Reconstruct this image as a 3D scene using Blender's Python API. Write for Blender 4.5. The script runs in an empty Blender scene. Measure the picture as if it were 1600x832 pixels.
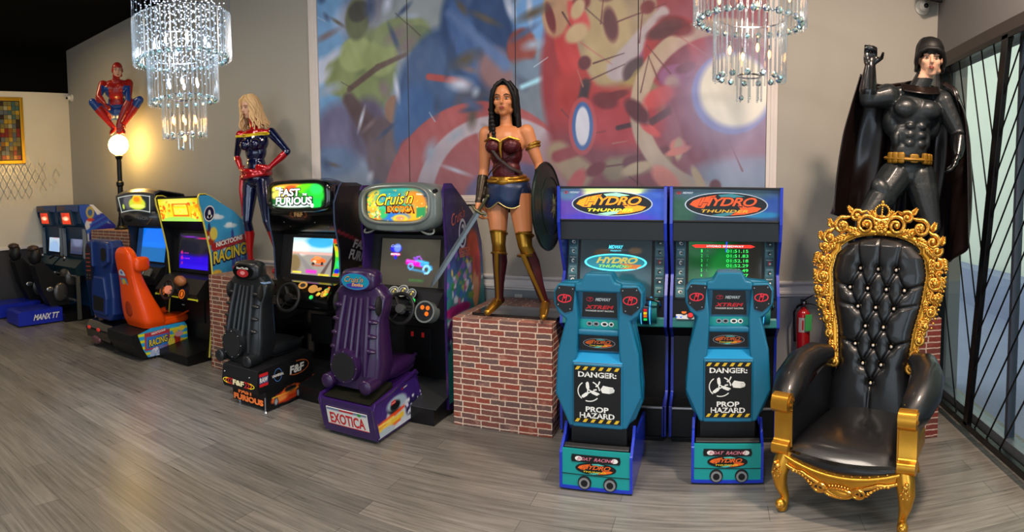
import bpy, math, random
import numpy as np
from mathutils import Vector, Matrix
PI = math.pi
random.seed(7)
S = bpy.context.scene
C = S.collection

# ---------------------------------------------------------------- camera
F, YAW, TILT, ROLL, Y0 = 925.0, -.341, .06, -.008, 351.3
cd = bpy.data.cameras.new('camera')
cd.type = 'PANO'
cd.panorama_type = 'CENTRAL_CYLINDRICAL'
cd.central_cylindrical_range_u_min = -800 / F
cd.central_cylindrical_range_u_max = 800 / F
cd.central_cylindrical_range_v_min = (Y0 - 832) / F
cd.central_cylindrical_range_v_max = Y0 / F
cd.central_cylindrical_radius = 1.0
cd.clip_start = .05
cam = bpy.data.objects.new('camera', cd); C.objects.link(cam)
ct, st, cr, sr = math.cos(TILT), math.sin(TILT), math.cos(ROLL), math.sin(ROLL)
cy_, sy_ = math.cos(YAW), math.sin(YAW)
M = Matrix(((cr, 0, sr), (0, 1, 0), (-sr, 0, cr))) @ Matrix(((1, 0, 0), (0, ct, -st), (0, st, ct))) @ Matrix(((cy_, -sy_, 0), (sy_, cy_, 0), (0, 0, 1)))
Mi = M.transposed()
right, fwd, up = Mi @ Vector((1, 0, 0)), Mi @ Vector((0, 1, 0)), Mi @ Vector((0, 0, 1))
R3 = Matrix((right, up, -fwd)).transposed()
cam.matrix_world = Matrix.Translation((0, 0, 1.75)) @ R3.to_4x4()
S.camera = cam

# ---------------------------------------------------------------- light
S.view_settings.view_transform = 'Standard'
S.view_settings.look = 'None'
S.view_settings.exposure = 0.0
S.view_settings.gamma = 1.0
S.view_settings.use_curve_mapping = False
W = bpy.data.worlds.new('daylight'); S.world = W; W.use_nodes = True
W.node_tree.nodes['Background'].inputs[0].default_value = (.80, .90, .93, 1)
W.node_tree.nodes['Background'].inputs[1].default_value = 1.7

def area(name, loc, sx, sy, power, col, rot=(0, 0, 0), spread=PI):
    l = bpy.data.lights.new(name, 'AREA'); l.shape = 'RECTANGLE'; l.size = sx; l.size_y = sy
    l.energy = power; l.color = col; l.spread = spread
    o = bpy.data.objects.new(name, l); o.location = loc; o.rotation_euler = rot; C.objects.link(o)
    return o
area('ceiling_and_fill_light', (1.45, 2.2, 4.25), .35, .35, 165, (1, .78, .62))
area('ceiling_and_fill_light', (-1.2, 1.6, 4.25), .8, .8, 115, (1, .87, .74))
area('ceiling_and_fill_light', (-4.9, 1.9, 4.25), .5, .5, 50, (1, .84, .66))
area('ceiling_and_fill_light', (-7.5, 3.5, 4.25), .4, .4, 15, (1, .78, .45))
area('ceiling_and_fill_light', (-1.5, -2.2, 4.25), 2.5, 1.2, 45, (.86, .93, 1))  # added fill lamp overhead behind the camera, no known fixture
def spot(loc, aim, power, col, size):
    l = bpy.data.lights.new('ceiling_spot', 'SPOT'); l.energy = power; l.color = col; l.spot_size = size; l.spot_blend = .9; l.shadow_soft_size = .06
    o = bpy.data.objects.new('ceiling_spot', l); o.location = loc; o.rotation_euler = (Vector(aim) - Vector(loc)).to_track_quat('-Z', 'Y').to_euler(); C.objects.link(o)
spot((-3.2, 1.2, 4.3), (-3.8, 2.7, 0), 330, (.78, .88, 1), .55)
spot((-.2, .8, 4.3), (-.3, 2.75, 0), 260, (.78, .88, 1), .5)
# added cool fill before the solid front wall; daylight by the glazed right side
area('window_and_fill_light', (-2.0, -3.6, 1.7), 6.0, 2.4, 110, (.72, .86, 1), (PI / 2, 0, 0))
area('window_and_fill_light', (1.80, .2, 1.6), 2.4, 2.4, 75, (.66, .83, 1), (0, PI / 2, 0))

# ---------------------------------------------------------------- materials
def lin(c):
    if isinstance(c, str):
        c = c.lstrip('#'); c = [int(c[i:i + 2], 16) / 255 for i in (0, 2, 4)]
    return tuple((x / 12.92 if x <= .04045 else ((x + .055) / 1.055) ** 2.4) for x in c[:3])
MATS = {}
def mat(name, col='#808080', rough=.5, metal=0, emit=0, ecol=None, coat=0, bump=0, bscale=60, var=.06, vscale=9, trans=0, ior=1.45, alpha=1, spec=.5, attr=False):
    if name in MATS: return MATS[name]
    m = bpy.data.materials.new(name); m.use_nodes = True; nt = m.node_tree; N = nt.nodes; L = nt.links
    b = N['Principled BSDF']
    c = lin(col)
    tc = N.new('ShaderNodeTexCoord')
    if attr:
        a = N.new('ShaderNodeVertexColor'); a.layer_name = 'paint'
        L.new(a.outputs[0], b.inputs['Base Color'])
        if emit:
            L.new(a.outputs[0], b.inputs['Emission Color'])
    else:
        nz = N.new('ShaderNodeTexNoise'); nz.inputs['Scale'].default_value = vscale; nz.inputs['Detail'].default_value = 3
        L.new(tc.outputs['Object'], nz.inputs['Vector'])
        mx = N.new('ShaderNodeMix'); mx.data_type = 'RGBA'
        mx.inputs['A'].default_value = (*[x * (1 - var) for x in c], 1)
        mx.inputs['B'].default_value = (*[min(1, x * (1 + var)) for x in c], 1)
        L.new(nz.outputs[0], mx.inputs['Factor']); L.new(mx.outputs['Result'], b.inputs['Base Color'])
        if emit: b.inputs['Emission Color'].default_value = (*lin(ecol or col), 1)
    b.inputs['Emission Strength'].default_value = emit
    b.inputs['Roughness'].default_value = rough; b.inputs['Metallic'].default_value = metal
    b.inputs['Coat Weight'].default_value = coat; b.inputs['Coat Roughness'].default_value = .12
    b.inputs['Transmission Weight'].default_value = trans; b.inputs['IOR'].default_value = ior
    b.inputs['Specular IOR Level'].default_value = spec
    b.inputs['Alpha'].default_value = alpha
    if bump:
        n2 = N.new('ShaderNodeTexNoise'); n2.inputs['Scale'].default_value = bscale; n2.inputs['Detail'].default_value = 4
        L.new(tc.outputs['Object'], n2.inputs['Vector'])
        bp = N.new('ShaderNodeBump'); bp.inputs['Strength'].default_value = bump; bp.inputs['Distance'].default_value = .004
        L.new(n2.outputs[0], bp.inputs['Height']); L.new(bp.outputs[0], b.inputs['Normal'])
    MATS[name] = m
    return m

def brick_mat(name, cols, mortar, bw, rh, seed=0, rough=.55, dark=1.0):
    m = bpy.data.materials.new(name); m.use_nodes = True; nt = m.node_tree; N = nt.nodes; L = nt.links
    b = N['Principled BSDF']; b.inputs['Roughness'].default_value = rough
    tc = N.new('ShaderNodeTexCoord'); ge = N.new('ShaderNodeNewGeometry')
    sp = N.new('ShaderNodeSeparateXYZ'); L.new(tc.outputs['Object'], sp.inputs[0])
    sn = N.new('ShaderNodeSeparateXYZ'); L.new(ge.outputs['True Normal'], sn.inputs[0])
    def mt(op, a, bb=None):
        n = N.new('ShaderNodeMath'); n.operation = op
        for i, v in enumerate((a, bb)):
            if v is None: continue
            if isinstance(v, (int, float)): n.inputs[i].default_value = v
            else: L.new(v, n.inputs[i])
        return n.outputs[0]
    az = mt('GREATER_THAN', mt('ABSOLUTE', sn.outputs[2]), .5)
    iz = mt('SUBTRACT', 1, az)
    u = mt('ADD', sp.outputs[0], mt('MULTIPLY', sp.outputs[1], iz))
    v = mt('ADD', mt('MULTIPLY', sp.outputs[2], iz), mt('MULTIPLY', sp.outputs[1], az))
    nz = N.new('ShaderNodeTexNoise'); nz.inputs['Scale'].default_value = 22; L.new(tc.outputs['Object'], nz.inputs['Vector'])
    dz = mt('MULTIPLY', mt('SUBTRACT', nz.outputs[0], .5), .012)
    cb = N.new('ShaderNodeCombineXYZ'); L.new(mt('ADD', mt('ADD', u, dz), 5 + seed), cb.inputs[0]); L.new(mt('ADD', mt('ADD', v, dz), 3), cb.inputs[1])
    def brick(c1, c2, off):
        k = N.new('ShaderNodeTexBrick'); L.new(cb.outputs[0], k.inputs['Vector'])
        k.inputs['Scale'].default_value = 1; k.inputs['Brick Width'].default_value = bw; k.inputs['Row Height'].default_value = rh
        k.inputs['Mortar Size'].default_value = .0048; k.inputs['Mortar Smooth'].default_value = .3; k.inputs['Bias'].default_value = off
        k.offset = .37; k.squash = .8; k.squash_frequency = 3; k.offset_frequency = 3
        k.inputs['Color1'].default_value = (*lin(c1), 1); k.inputs['Color2'].default_value = (*lin(c2), 1)
        k.inputs['Mortar'].default_value = (*lin(mortar), 1)
        return k
    k1 = brick(cols[0], cols[1], .1)
    n2 = N.new('ShaderNodeTexNoise'); n2.inputs['Scale'].default_value = 14; n2.inputs['Detail'].default_value = 6; L.new(cb.outputs[0], n2.inputs['Vector'])
    rp = N.new('ShaderNodeValToRGB'); rp.color_ramp.elements[0].position = .56; rp.color_ramp.elements[1].position = .72
    L.new(n2.outputs[0], rp.inputs[0])
    mx = N.new('ShaderNodeMix'); mx.data_type = 'RGBA'; L.new(mt('MULTIPLY', rp.outputs[0], .5), mx.inputs['Factor'])
    L.new(k1.outputs['Color'], mx.inputs['A']); mx.inputs['B'].default_value = (*lin(cols[2]), 1)
    n3 = N.new('ShaderNodeTexNoise'); n3.inputs['Scale'].default_value = 70; n3.inputs['Detail'].default_value = 4; L.new(cb.outputs[0], n3.inputs['Vector'])
    mp = N.new('ShaderNodeMix'); mp.data_type = 'RGBA'; mp.blend_type = 'MULTIPLY'; mp.inputs['Factor'].default_value = .6
    L.new(mx.outputs['Result'], mp.inputs['A'])
    r3 = N.new('ShaderNodeMapRange'); r3.inputs['From Min'].default_value = .3; r3.inputs['From Max'].default_value = .7; r3.inputs['To Min'].default_value = .62; r3.inputs['To Max'].default_value = 1.15
    L.new(n3.outputs[0], r3.inputs[0]); L.new(r3.outputs[0], mp.inputs['B'])
    L.new(mp.outputs['Result'], b.inputs['Base Color'])
    return m

# ---------------------------------------------------------------- mesh builder
def link(o, parent=None):
    C.objects.link(o)
    if parent is not None: o.parent = parent
    return o
def thing(name, label, cat, loc=(0, 0, 0), rz=0, group=None):
    o = bpy.data.objects.new(name, None); C.objects.link(o); o.empty_display_size = .1
    o.location = loc; o.rotation_euler = (0, 0, rz); o['label'] = label; o['category'] = cat
    if group: o['group'] = group
    return o
def tag(o, label, cat, group=None):
    o['label'] = label; o['category'] = cat
    if group: o['group'] = group
    return o
def struct(o): o['kind'] = 'structure'; return o

FONT = None
TEXTC = {}
def text_geo(body, shear=0.0, bold=0.0, spacing=1.0, res=3):
    key = (body, shear, bold, spacing, res)
    if key in TEXTC: return TEXTC[key]
    cu = bpy.data.curves.new('lettering', 'FONT'); cu.body = body; cu.shear = shear; cu.offset = bold
    cu.space_character = spacing; cu.resolution_u = res; cu.fill_mode = 'FRONT'; cu.align_x = 'LEFT'
    ob = bpy.data.objects.new('lettering', cu)
    me = bpy.data.meshes.new_from_object(ob)
    v = [tuple(p.co) for p in me.vertices]; f = [tuple(p.vertices) for p in me.polygons]
    bpy.data.objects.remove(ob); bpy.data.meshes.remove(me); bpy.data.curves.remove(cu)
    xs = [p[0] for p in v]; ys = [p[1] for p in v]
    x0, x1, y0, y1 = min(xs), max(xs), min(ys), max(ys)
    v = [((p[0] - x0) / (x1 - x0) - .5, (p[1] - y0) / (y1 - y0) - .5) for p in v]
    TEXTC[key] = (v, f, (x1 - x0) / (y1 - y0))
    return TEXTC[key]

class Pl:
    """a plane in space: origin, right, up; puts 2-D art on it"""
    def __init__(s, o, r, u):
        s.o = Vector(o); s.r = Vector(r).normalized(); s.u = Vector(u).normalized(); s.n = s.r.cross(s.u).normalized()
    def at(s, x, y, d=0): return s.o + s.r * x + s.u * y + s.n * d

class MB:
    def __init__(s): s.v = []; s.f = []; s.m = []; s.mats = []; s.cut = 0
    def mi(s, m):
        if m not in s.mats: s.mats.append(m)
        return s.mats.index(m)
    def add(s, vs, fs, m):
        k = len(s.v); s.v += [tuple(p) for p in vs]; i = s.mi(m)
        for f in fs: s.f.append(tuple(k + a for a in f)); s.m.append(i)
        return s
    def box(s, x0, x1, y0, y1, z0, z1, m, tx=0, T=None):
        vs = [Vector((x, y, z)) for x in (x0, x1) for y in (y0, y1) for z in (z0, z1)]
        if T is not None: vs = [T @ p for p in vs]
        return s.add(vs, [(0, 1, 3, 2), (4, 6, 7, 5), (0, 4, 5, 1), (2, 3, 7, 6), (0, 2, 6, 4), (1, 5, 7, 3)], m)
    def px(s, prof, x0, x1, m, side=None):
        """profile [(y,z)] extruded along x"""
        n = len(prof); vs = [(x0, y, z) for y, z in prof] + [(x1, y, z) for y, z in prof]
        s.add(vs, [(i, i + n, (i + 1) % n + n, (i + 1) % n) for i in range(n)], m)
        s.add(vs, [tuple(range(n)), tuple(range(2 * n - 1, n - 1, -1))], side or m)
        return s
    def pl(s, P, poly, m, d0=0, d1=.002):
        """2-D polygon on plane P, from depth d0 to d1"""
        n = len(poly); vs = [P.at(x, y, d1) for x, y in poly] + [P.at(x, y, d0) for x, y in poly]
        return s.add(vs, [tuple(range(n)), tuple(range(2 * n - 1, n - 1, -1))] + [(i, i + n, (i + 1) % n + n, (i + 1) % n) for i in range(n)], m)
    def text(s, P, body, cx, cy, w, h, m, d=.003, shear=0, bold=0, spacing=1, rot=0, arc=0):
        v, f, asp = text_geo(body, shear, bold, spacing)
        if h is None: h = w / asp
        if w is None: w = h * asp
        c_, s_ = math.cos(rot), math.sin(rot); out = []
        for x, y in v:
            X, Y = x * w, y * h
            if arc: Y += arc * (1 - (2 * x) ** 2)
            out.append(P.at(cx + X * c_ - Y * s_, cy + X * s_ + Y * c_, d))
        return s.add(out, f, m)
    def ring(s, P, cx, cy, rx, ry, t, m, d=.003, n=48, a0=0, a1=2 * PI, th=.001):
        full = abs(a1 - a0 - 2 * PI) < 1e-6; k = n if full else n + 1
        for i in range(n):
            a, b = a0 + (a1 - a0) * i / n, a0 + (a1 - a0) * (i + 1) / n
            q = [(cx + rx * math.cos(a), cy + ry * math.sin(a)), (cx + rx * math.cos(b), cy + ry * math.sin(b)), (cx + (rx - t) * math.cos(b), cy + (ry - t) * math.sin(b)), (cx + (rx - t) * math.cos(a), cy + (ry - t) * math.sin(a))]
            s.add([P.at(x, y, d) for x, y in q], [(0, 1, 2, 3)], m)
        return s
    def disc(s, P, cx, cy, rx, ry, m, d=.002, n=40, rot=0):
        c_, s_ = math.cos(rot), math.sin(rot)
        pts = [(rx * math.cos(2 * PI * i / n), ry * math.sin(2 * PI * i / n)) for i in range(n)]
        return s.add([P.at(cx + x * c_ - y * s_, cy + x * s_ + y * c_, d) for x, y in pts], [tuple(range(n))], m)
    def cyl(s, p0, p1, r0, r1=None, m=None, n=20, cap=True):
        r1 = r0 if r1 is None else r1
        return s.tube([p0, p1], [r0, r1], m, n, cap=cap)
    def tube(s, pts, r, m, n=8, closed=False, cap=True, flat=1.0, upv=None):
        pts = [Vector(p) for p in pts]; k = len(pts)
        rs = r if isinstance(r, (list, tuple)) else [r] * k
        vs = []; prev = None
        for i, p in enumerate(pts):
            a = pts[(i - 1) % k] if (i or closed) else p; b = pts[(i + 1) % k] if (i < k - 1 or closed) else p
            t = (b - a)
            t = t.normalized() if t.length > 1e-9 else Vector((0, 0, 1))
            if upv is not None: x = t.cross(Vector(upv))
            elif prev is None: x = t.cross(Vector((0, 0, 1)) if abs(t.z) < .9 else Vector((0, 1, 0)))
            else: x = prev - t * prev.dot(t)
            if x.length < 1e-6: x = t.orthogonal()
            x.normalize(); prev = x; y = t.cross(x)
            for j in range(n):
                a_ = 2 * PI * j / n
                vs.append(p + (x * math.cos(a_) + y * math.sin(a_) * flat) * rs[i])
        fs = []
        for i in range(k if closed else k - 1):
            i2 = (i + 1) % k
            for j in range(n): fs.append((i * n + j, i2 * n + j, i2 * n + (j + 1) % n, i * n + (j + 1) % n))
        if cap and not closed: fs += [tuple(range(n - 1, -1, -1)), tuple((k - 1) * n + j for j in range(n))]
        return s.add(vs, [f[::-1] for f in fs], m)
    def lathe(s, prof, m, T=None, n=24, sx=1, sy=1):
        T = T or Matrix.Identity(4); k = len(prof)
        vs = [T @ Vector((r * math.cos(2 * PI * j / n) * sx, r * math.sin(2 * PI * j / n) * sy, z)) for r, z in prof for j in range(n)]
        fs = [(i * n + j, i * n + (j + 1) % n, (i + 1) * n + (j + 1) % n, (i + 1) * n + j) for i in range(k - 1) for j in range(n)]
        fs += [tuple(range(n - 1, -1, -1)), tuple((k - 1) * n + j for j in range(n))]
        return s.add(vs, fs, m)
    def ell(s, c, r, m, R=None, nu=16, nv=10, e=1):
        c = Vector(c)
        if isinstance(r, (int, float)): r = (r, r, r)
        vs = []
        sg = lambda x: math.copysign(abs(x) ** e, x)
        for i in range(nv + 1):
            t = PI * i / nv
            for j in range(nu):
                a = 2 * PI * j / nu
                p = Vector((r[0] * sg(math.sin(t)) * sg(math.cos(a)), r[1] * sg(math.sin(t)) * sg(math.sin(a)), r[2] * sg(math.cos(t))))
                if R is not None: p = R @ p
                vs.append(c + p)
        fs = [(i * nu + j, (i + 1) * nu + j, (i + 1) * nu + (j + 1) % nu, i * nu + (j + 1) % nu) for i in range(nv) for j in range(nu)]
        return s.add(vs, fs, m)
    def grid(s, fn, nu, nv, m, flip=False):
        vs = [fn(i / nu, j / nv) for i in range(nu + 1) for j in range(nv + 1)]
        fs = [(i * (nv + 1) + j, (i + 1) * (nv + 1) + j, (i + 1) * (nv + 1) + j + 1, i * (nv + 1) + j + 1) for i in range(nu) for j in range(nv)]
        if flip: fs = [f[::-1] for f in fs]
        return s.add(vs, fs, m)
    def out(s, name, parent=None, smooth=None, bevel=0, seg=2, solid=0, subsurf=0, weld=False, ang=.6):
        me = bpy.data.meshes.new(name); me.from_pydata(s.v, [], s.f)
        for m in s.mats: me.materials.append(m)
        me.polygons.foreach_set('material_index', s.m)
        if smooth is None: smooth = True
        me.polygons.foreach_set('use_smooth', [bool(smooth)] * len(s.f))
        me.update(); me.validate()
        if smooth: me.set_sharp_from_angle(angle=ang if smooth is True else smooth)
        o = bpy.data.objects.new(name, me); link(o, parent)
        if weld: w = o.modifiers.new('weld', 'WELD'); w.merge_threshold = 1e-5
        if solid: q = o.modifiers.new('thickness', 'SOLIDIFY'); q.thickness = solid; q.offset = 0
        if bevel:
            b = o.modifiers.new('bevel', 'BEVEL'); b.width = bevel; b.segments = seg; b.limit_method = 'ANGLE'; b.angle_limit = .7; b.harden_normals = False
        if subsurf: q = o.modifiers.new('sub', 'SUBSURF'); q.levels = subsurf; q.render_levels = subsurf
        return o

def paint(name, P, w, h, nx, ny, fn, m, parent=None, shape=None, d=.002, surf=None):
    """a flat panel w x h on plane P (centred) whose printed picture is fn(u, v) -> rgb; u, v in 0..1"""
    u = (np.arange(nx + 1) / nx); v = (np.arange(ny + 1) / ny)
    U, V = np.meshgrid(u, v, indexing='ij')
    col = fn(U, V)
    X, Y = (U - .5) * w, (V - .5) * h
    if shape is not None: X, Y = shape(U, V, X, Y)
    o = np.array(P.o)[None, None] + X[..., None] * np.array(P.r) + Y[..., None] * np.array(P.u) + np.array(P.n) * d
    if surf is not None: o = surf(U, V, o)
    vs = o.reshape(-1, 3)
    i, j = np.meshgrid(np.arange(nx), np.arange(ny), indexing='ij'); a = i * (ny + 1) + j
    fs = np.stack([a, a + ny + 1, a + ny + 2, a + 1], -1).reshape(-1, 4)
    me = bpy.data.meshes.new(name); me.from_pydata(vs.tolist(), [], fs.tolist())
    ca = me.color_attributes.new('paint', 'FLOAT_COLOR', 'POINT')
    c4 = np.ones((len(vs), 4), dtype=np.float32); srgb = np.clip(col.reshape(-1, 3), 0, 1)
    c4[:, :3] = np.where(srgb <= .04045, srgb / 12.92, ((srgb + .055) / 1.055) ** 2.4)
    ca.data.foreach_set('color', c4.ravel())
    me.materials.append(m); me.update()
    ob = bpy.data.objects.new(name, me); link(ob, parent)
    return ob

# painting helpers: layers over a numpy canvas
def hexa(c): c = c.lstrip('#'); return np.array([int(c[i:i + 2], 16) / 255 for i in (0, 2, 4)])
class Art:
    def __init__(s, U, V, asp, base):
        s.x = U * asp; s.y = V; s.c = np.ones(U.shape + (3,)) * hexa(base)
    def mixin(s, mask, col):
        mask = np.clip(mask, 0, 1)[..., None]; s.c = s.c * (1 - mask) + (hexa(col) if isinstance(col, str) else col) * mask; return s
    def ell(s, cx, cy, rx, ry, col, soft=.04, rot=0, op=1):
        c_, s_ = math.cos(rot), math.sin(rot); dx, dy = s.x - cx, s.y - cy
        q = np.sqrt(((dx * c_ + dy * s_) / rx) ** 2 + ((-dx * s_ + dy * c_) / ry) ** 2)
        soft *= .6; return s.mixin(op * (1 - q) / max(soft, .01) + op * .5, col)
    def ring(s, cx, cy, rx, ry, t, col, soft=.01, rot=0):
        c_, s_ = math.cos(rot), math.sin(rot); dx, dy = s.x - cx, s.y - cy
        q = np.sqrt(((dx * c_ + dy * s_) / rx) ** 2 + ((-dx * s_ + dy * c_) / ry) ** 2)
        return s.mixin((t / rx - np.abs(q - 1)) / soft + .5, col)
    def bar(s, x0, y0, x1, y1, r0, r1, col, soft=.01):
        dx, dy = x1 - x0, y1 - y0; L2 = dx * dx + dy * dy + 1e-9
        t = np.clip(((s.x - x0) * dx + (s.y - y0) * dy) / L2, 0, 1)
        d = np.hypot(s.x - x0 - t * dx, s.y - y0 - t * dy); r = r0 + (r1 - r0) * t
        return s.mixin((r - d) / soft + .5, col)
    def rect(s, x0, x1, y0, y1, col, soft=.005):
        d = np.minimum(np.minimum(s.x - x0, x1 - s.x), np.minimum(s.y - y0, y1 - s.y))
        return s.mixin(d / soft + .5, col)
    def noise(s, amp, fx, fy, seed=0):
        rs = np.random.RandomState(seed); n = 0
        for k in range(7):
            a = rs.rand() * 6.28; f = (1 + rs.rand() * 2); n = n + np.sin(s.x * fx * f * math.cos(a) + s.y * fy * f * math.sin(a) + rs.rand() * 6.28 + 1.5 * np.sin(s.x * fx * .5 + k))
        s.c = s.c + (n / 7 * amp)[..., None]; return s
    def speck(s, n, rmin, rmax, cols, box, seed=0, soft=.004):
        rs = np.random.RandomState(seed)
        for k in range(n):
            s.ell(box[0] + rs.rand() * (box[1] - box[0]), box[2] + rs.rand() * (box[3] - box[2]), rmin + rs.rand() * (rmax - rmin), rmin + rs.rand() * (rmax - rmin), cols[rs.randint(len(cols))], .25, rs.rand() * 3)
        return s

# ================================================================ the room
XL, XR, YB, YF, ZC = -9.1, 1.87, 4.85, -3.8, 4.35

def floor_mat():
    m = bpy.data.materials.new('grey_vinyl_planks'); m.use_nodes = True; nt = m.node_tree; N = nt.nodes; L = nt.links
    b = N['Principled BSDF']; tc = N.new('ShaderNodeTexCoord')
    mp = N.new('ShaderNodeMapping'); mp.inputs['Location'].default_value = (20, 10, 0); L.new(tc.outputs['Object'], mp.inputs[0])
    k = N.new('ShaderNodeTexBrick'); L.new(mp.outputs[0], k.inputs['Vector']); k.inputs['Scale'].default_value = 1
    k.inputs['Brick Width'].default_value = 1.3; k.inputs['Row Height'].default_value = .155; k.inputs['Mortar Size'].default_value = .0016; k.offset = .37
    k.inputs['Color1'].default_value = (*lin('#67645f'), 1); k.inputs['Color2'].default_value = (*lin('#7f7b74'), 1); k.inputs['Mortar'].default_value = (*lin('#4a4844'), 1)
    ms = N.new('ShaderNodeMapping'); ms.inputs['Scale'].default_value = (.9, 16, 1); L.new(tc.outputs['Object'], ms.inputs[0])
    n = N.new('ShaderNodeTexNoise'); n.inputs['Scale'].default_value = 2.4; n.inputs['Detail'].default_value = 8; n.inputs['Roughness'].default_value = .65; L.new(ms.outputs[0], n.inputs['Vector'])
    r = N.new('ShaderNodeMapRange'); r.inputs['From Min'].default_value = .28; r.inputs['From Max'].default_value = .72; r.inputs['To Min'].default_value = .5; r.inputs['To Max'].default_value = 1.4; L.new(n.outputs[0], r.inputs[0])
    mx = N.new('ShaderNodeMix'); mx.data_type = 'RGBA'; mx.blend_type = 'MULTIPLY'; mx.inputs['Factor'].default_value = 1
    L.new(k.outputs['Color'], mx.inputs['A']); L.new(r.outputs[0], mx.inputs['B']); L.new(mx.outputs['Result'], b.inputs['Base Color'])
    r2 = N.new('ShaderNodeMapRange'); r2.inputs['To Min'].default_value = .2; r2.inputs['To Max'].default_value = .42; L.new(n.outputs[0], r2.inputs[0]); L.new(r2.outputs[0], b.inputs['Roughness'])
    bp = N.new('ShaderNodeBump'); bp.inputs['Strength'].default_value = .25; bp.inputs['Distance'].default_value = .002; L.new(n.outputs[0], bp.inputs['Height']); L.new(bp.outputs[0], b.inputs['Normal'])
    return m
b = MB(); b.box(XL - .3, XR + .3, YF - .3, YB + .3, -.12, 0, floor_mat()); struct(b.out('floor', smooth=False))
m_wall = mat('grey_wall_paint', '#a5a095', .75, var=.03, vscale=1.5, bump=.1, bscale=160)
m_low = mat('lower_wall_paint', '#93989a', .7, var=.03, vscale=1.5)
m_black = mat('black_ceiling_and_void', '#060606', .95, spec=.1)
m_trim = mat('white_gloss_trim', '#e3ddd8', .4, var=.02)
b = MB(); b.box(XL - .3, XR + .3, YB, YB + .2, .98, ZC, m_wall); b.box(XL - .3, XR + .3, YB, YB + .2, 0, .98, m_low); struct(b.out('wall_back', smooth=False))
b = MB(); b.box(XL - .3, XR + .3, YF - .3, YB + .3, ZC, ZC + .2, m_black); struct(b.out('ceiling', smooth=False))
b = MB(); b.box(XL - .3, XR + .3, YF - .2, YF, 0, ZC, m_wall); struct(b.out('wall_front', smooth=False))

def wallpaper():
    m = bpy.data.materials.new('pale_wallpaper'); m.use_nodes = True; nt = m.node_tree; N = nt.nodes; L = nt.links
    b = N['Principled BSDF']; b.inputs['Roughness'].default_value = .6
    tc = N.new('ShaderNodeTexCoord'); nz = N.new('ShaderNodeTexNoise'); nz.inputs['Scale'].default_value = 2; L.new(tc.outputs['Object'], nz.inputs['Vector'])
    r = N.new('ShaderNodeValToRGB'); r.color_ramp.elements[0].color = (*lin('#cfc7b6'), 1); r.color_ramp.elements[1].color = (*lin('#d9d2c2'), 1)
    L.new(nz.outputs[0], r.inputs[0]); L.new(r.outputs[0], b.inputs['Base Color'])
    return m
m_paper = wallpaper()
m_slate = mat('dark_wainscot', '#3b3a3c', .6, var=.25, vscale=3)
b = MB(); b.box(XL - .2, XL, YF, YB, 1.0, 3.62, m_paper); b.box(XL - .2, XL, YF, YB, 0, 1.0, m_slate)
b.box(XL - .2, XL, YF, YB, 3.62, ZC, m_black); struct(b.out('wall_left', smooth=False))  # black top box paints the dark open space above the left wall
# printed diamond line motif on the wallpaper: fine raised foil lines
b = MB(); m_foil = mat('silver_foil_line', '#e6dcbc', .3, .6)
P = Pl((XL + .002, 4.15, 2.2), (0, 1, 0), (0, 0, 1))
def seg(b, P, x0, y0, x1, y1, t, m, d=.001):
    dx, dy = x1 - x0, y1 - y0; l = math.hypot(dx, dy); nx, ny = -dy / l * t / 2, dx / l * t / 2
    b.add([P.at(x0 + nx, y0 + ny, d), P.at(x0 - nx, y0 - ny, d), P.at(x1 - nx, y1 - ny, d), P.at(x1 + nx, y1 + ny, d)], [(0, 1, 2, 3)], m)
rs = random.Random(3)
for i in range(-7, 4):
    for j in range(-3, 3):
        cx, cz = i * .13 + (j % 2) * .065, j * .12
        if abs(cz) > .15 + .1 * rs.random() and i > -1: continue
        if i > 0 and rs.random() < .5: continue
        for k in (1, .62):
            w, h = .065 * k, .12 * k
            for (a, c, e, f) in ((0, h, w, 0), (w, 0, 0, -h), (0, -h, -w, 0), (-w, 0, 0, h)): seg(b, P, cx + a, cz + c, cx + e, cz + f, .005, m_foil)
o = b.out('trim_1', smooth=False); struct(o)

# mouldings, profile swept along x at the back wall, along y at the left wall
def rail(z):
    return [(0, z), (.012, z), (.012, z + .012), (.022, z + .02), (.022, z + .036), (.014, z + .042), (.014, z + .085), (.02, z + .092), (.034, z + .1), (.04, z + .112), (.04, z + .124), (0, z + .128)]
b = MB(); b.px([(YB - d, z) for d, z in rail(.873)][::-1], XL, XR, m_trim); struct(b.out('trim_2', smooth=False))
m_base = mat('black_baseboard', '#131416', .45)
b = MB(); b.px([(YB, 0), (YB - .014, 0), (YB - .014, .095), (YB - .006, .105), (YB, .105)][::-1], XL, XR, m_base); struct(b.out('baseboard_back', smooth=False))
b = MB(); b.box(XL, XL + .014, YF, YB - .015, 0, .1, m_base); struct(b.out('baseboard_left', smooth=False))
b = MB()
for x0, x1, z0, z1 in ((.0, .03, 1.0, 1.05),): b.box(XL, XL + x1, YF, YB - .042, z0, z1, m_trim)
struct(b.out('trim_3', smooth=False, bevel=.006))

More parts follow.
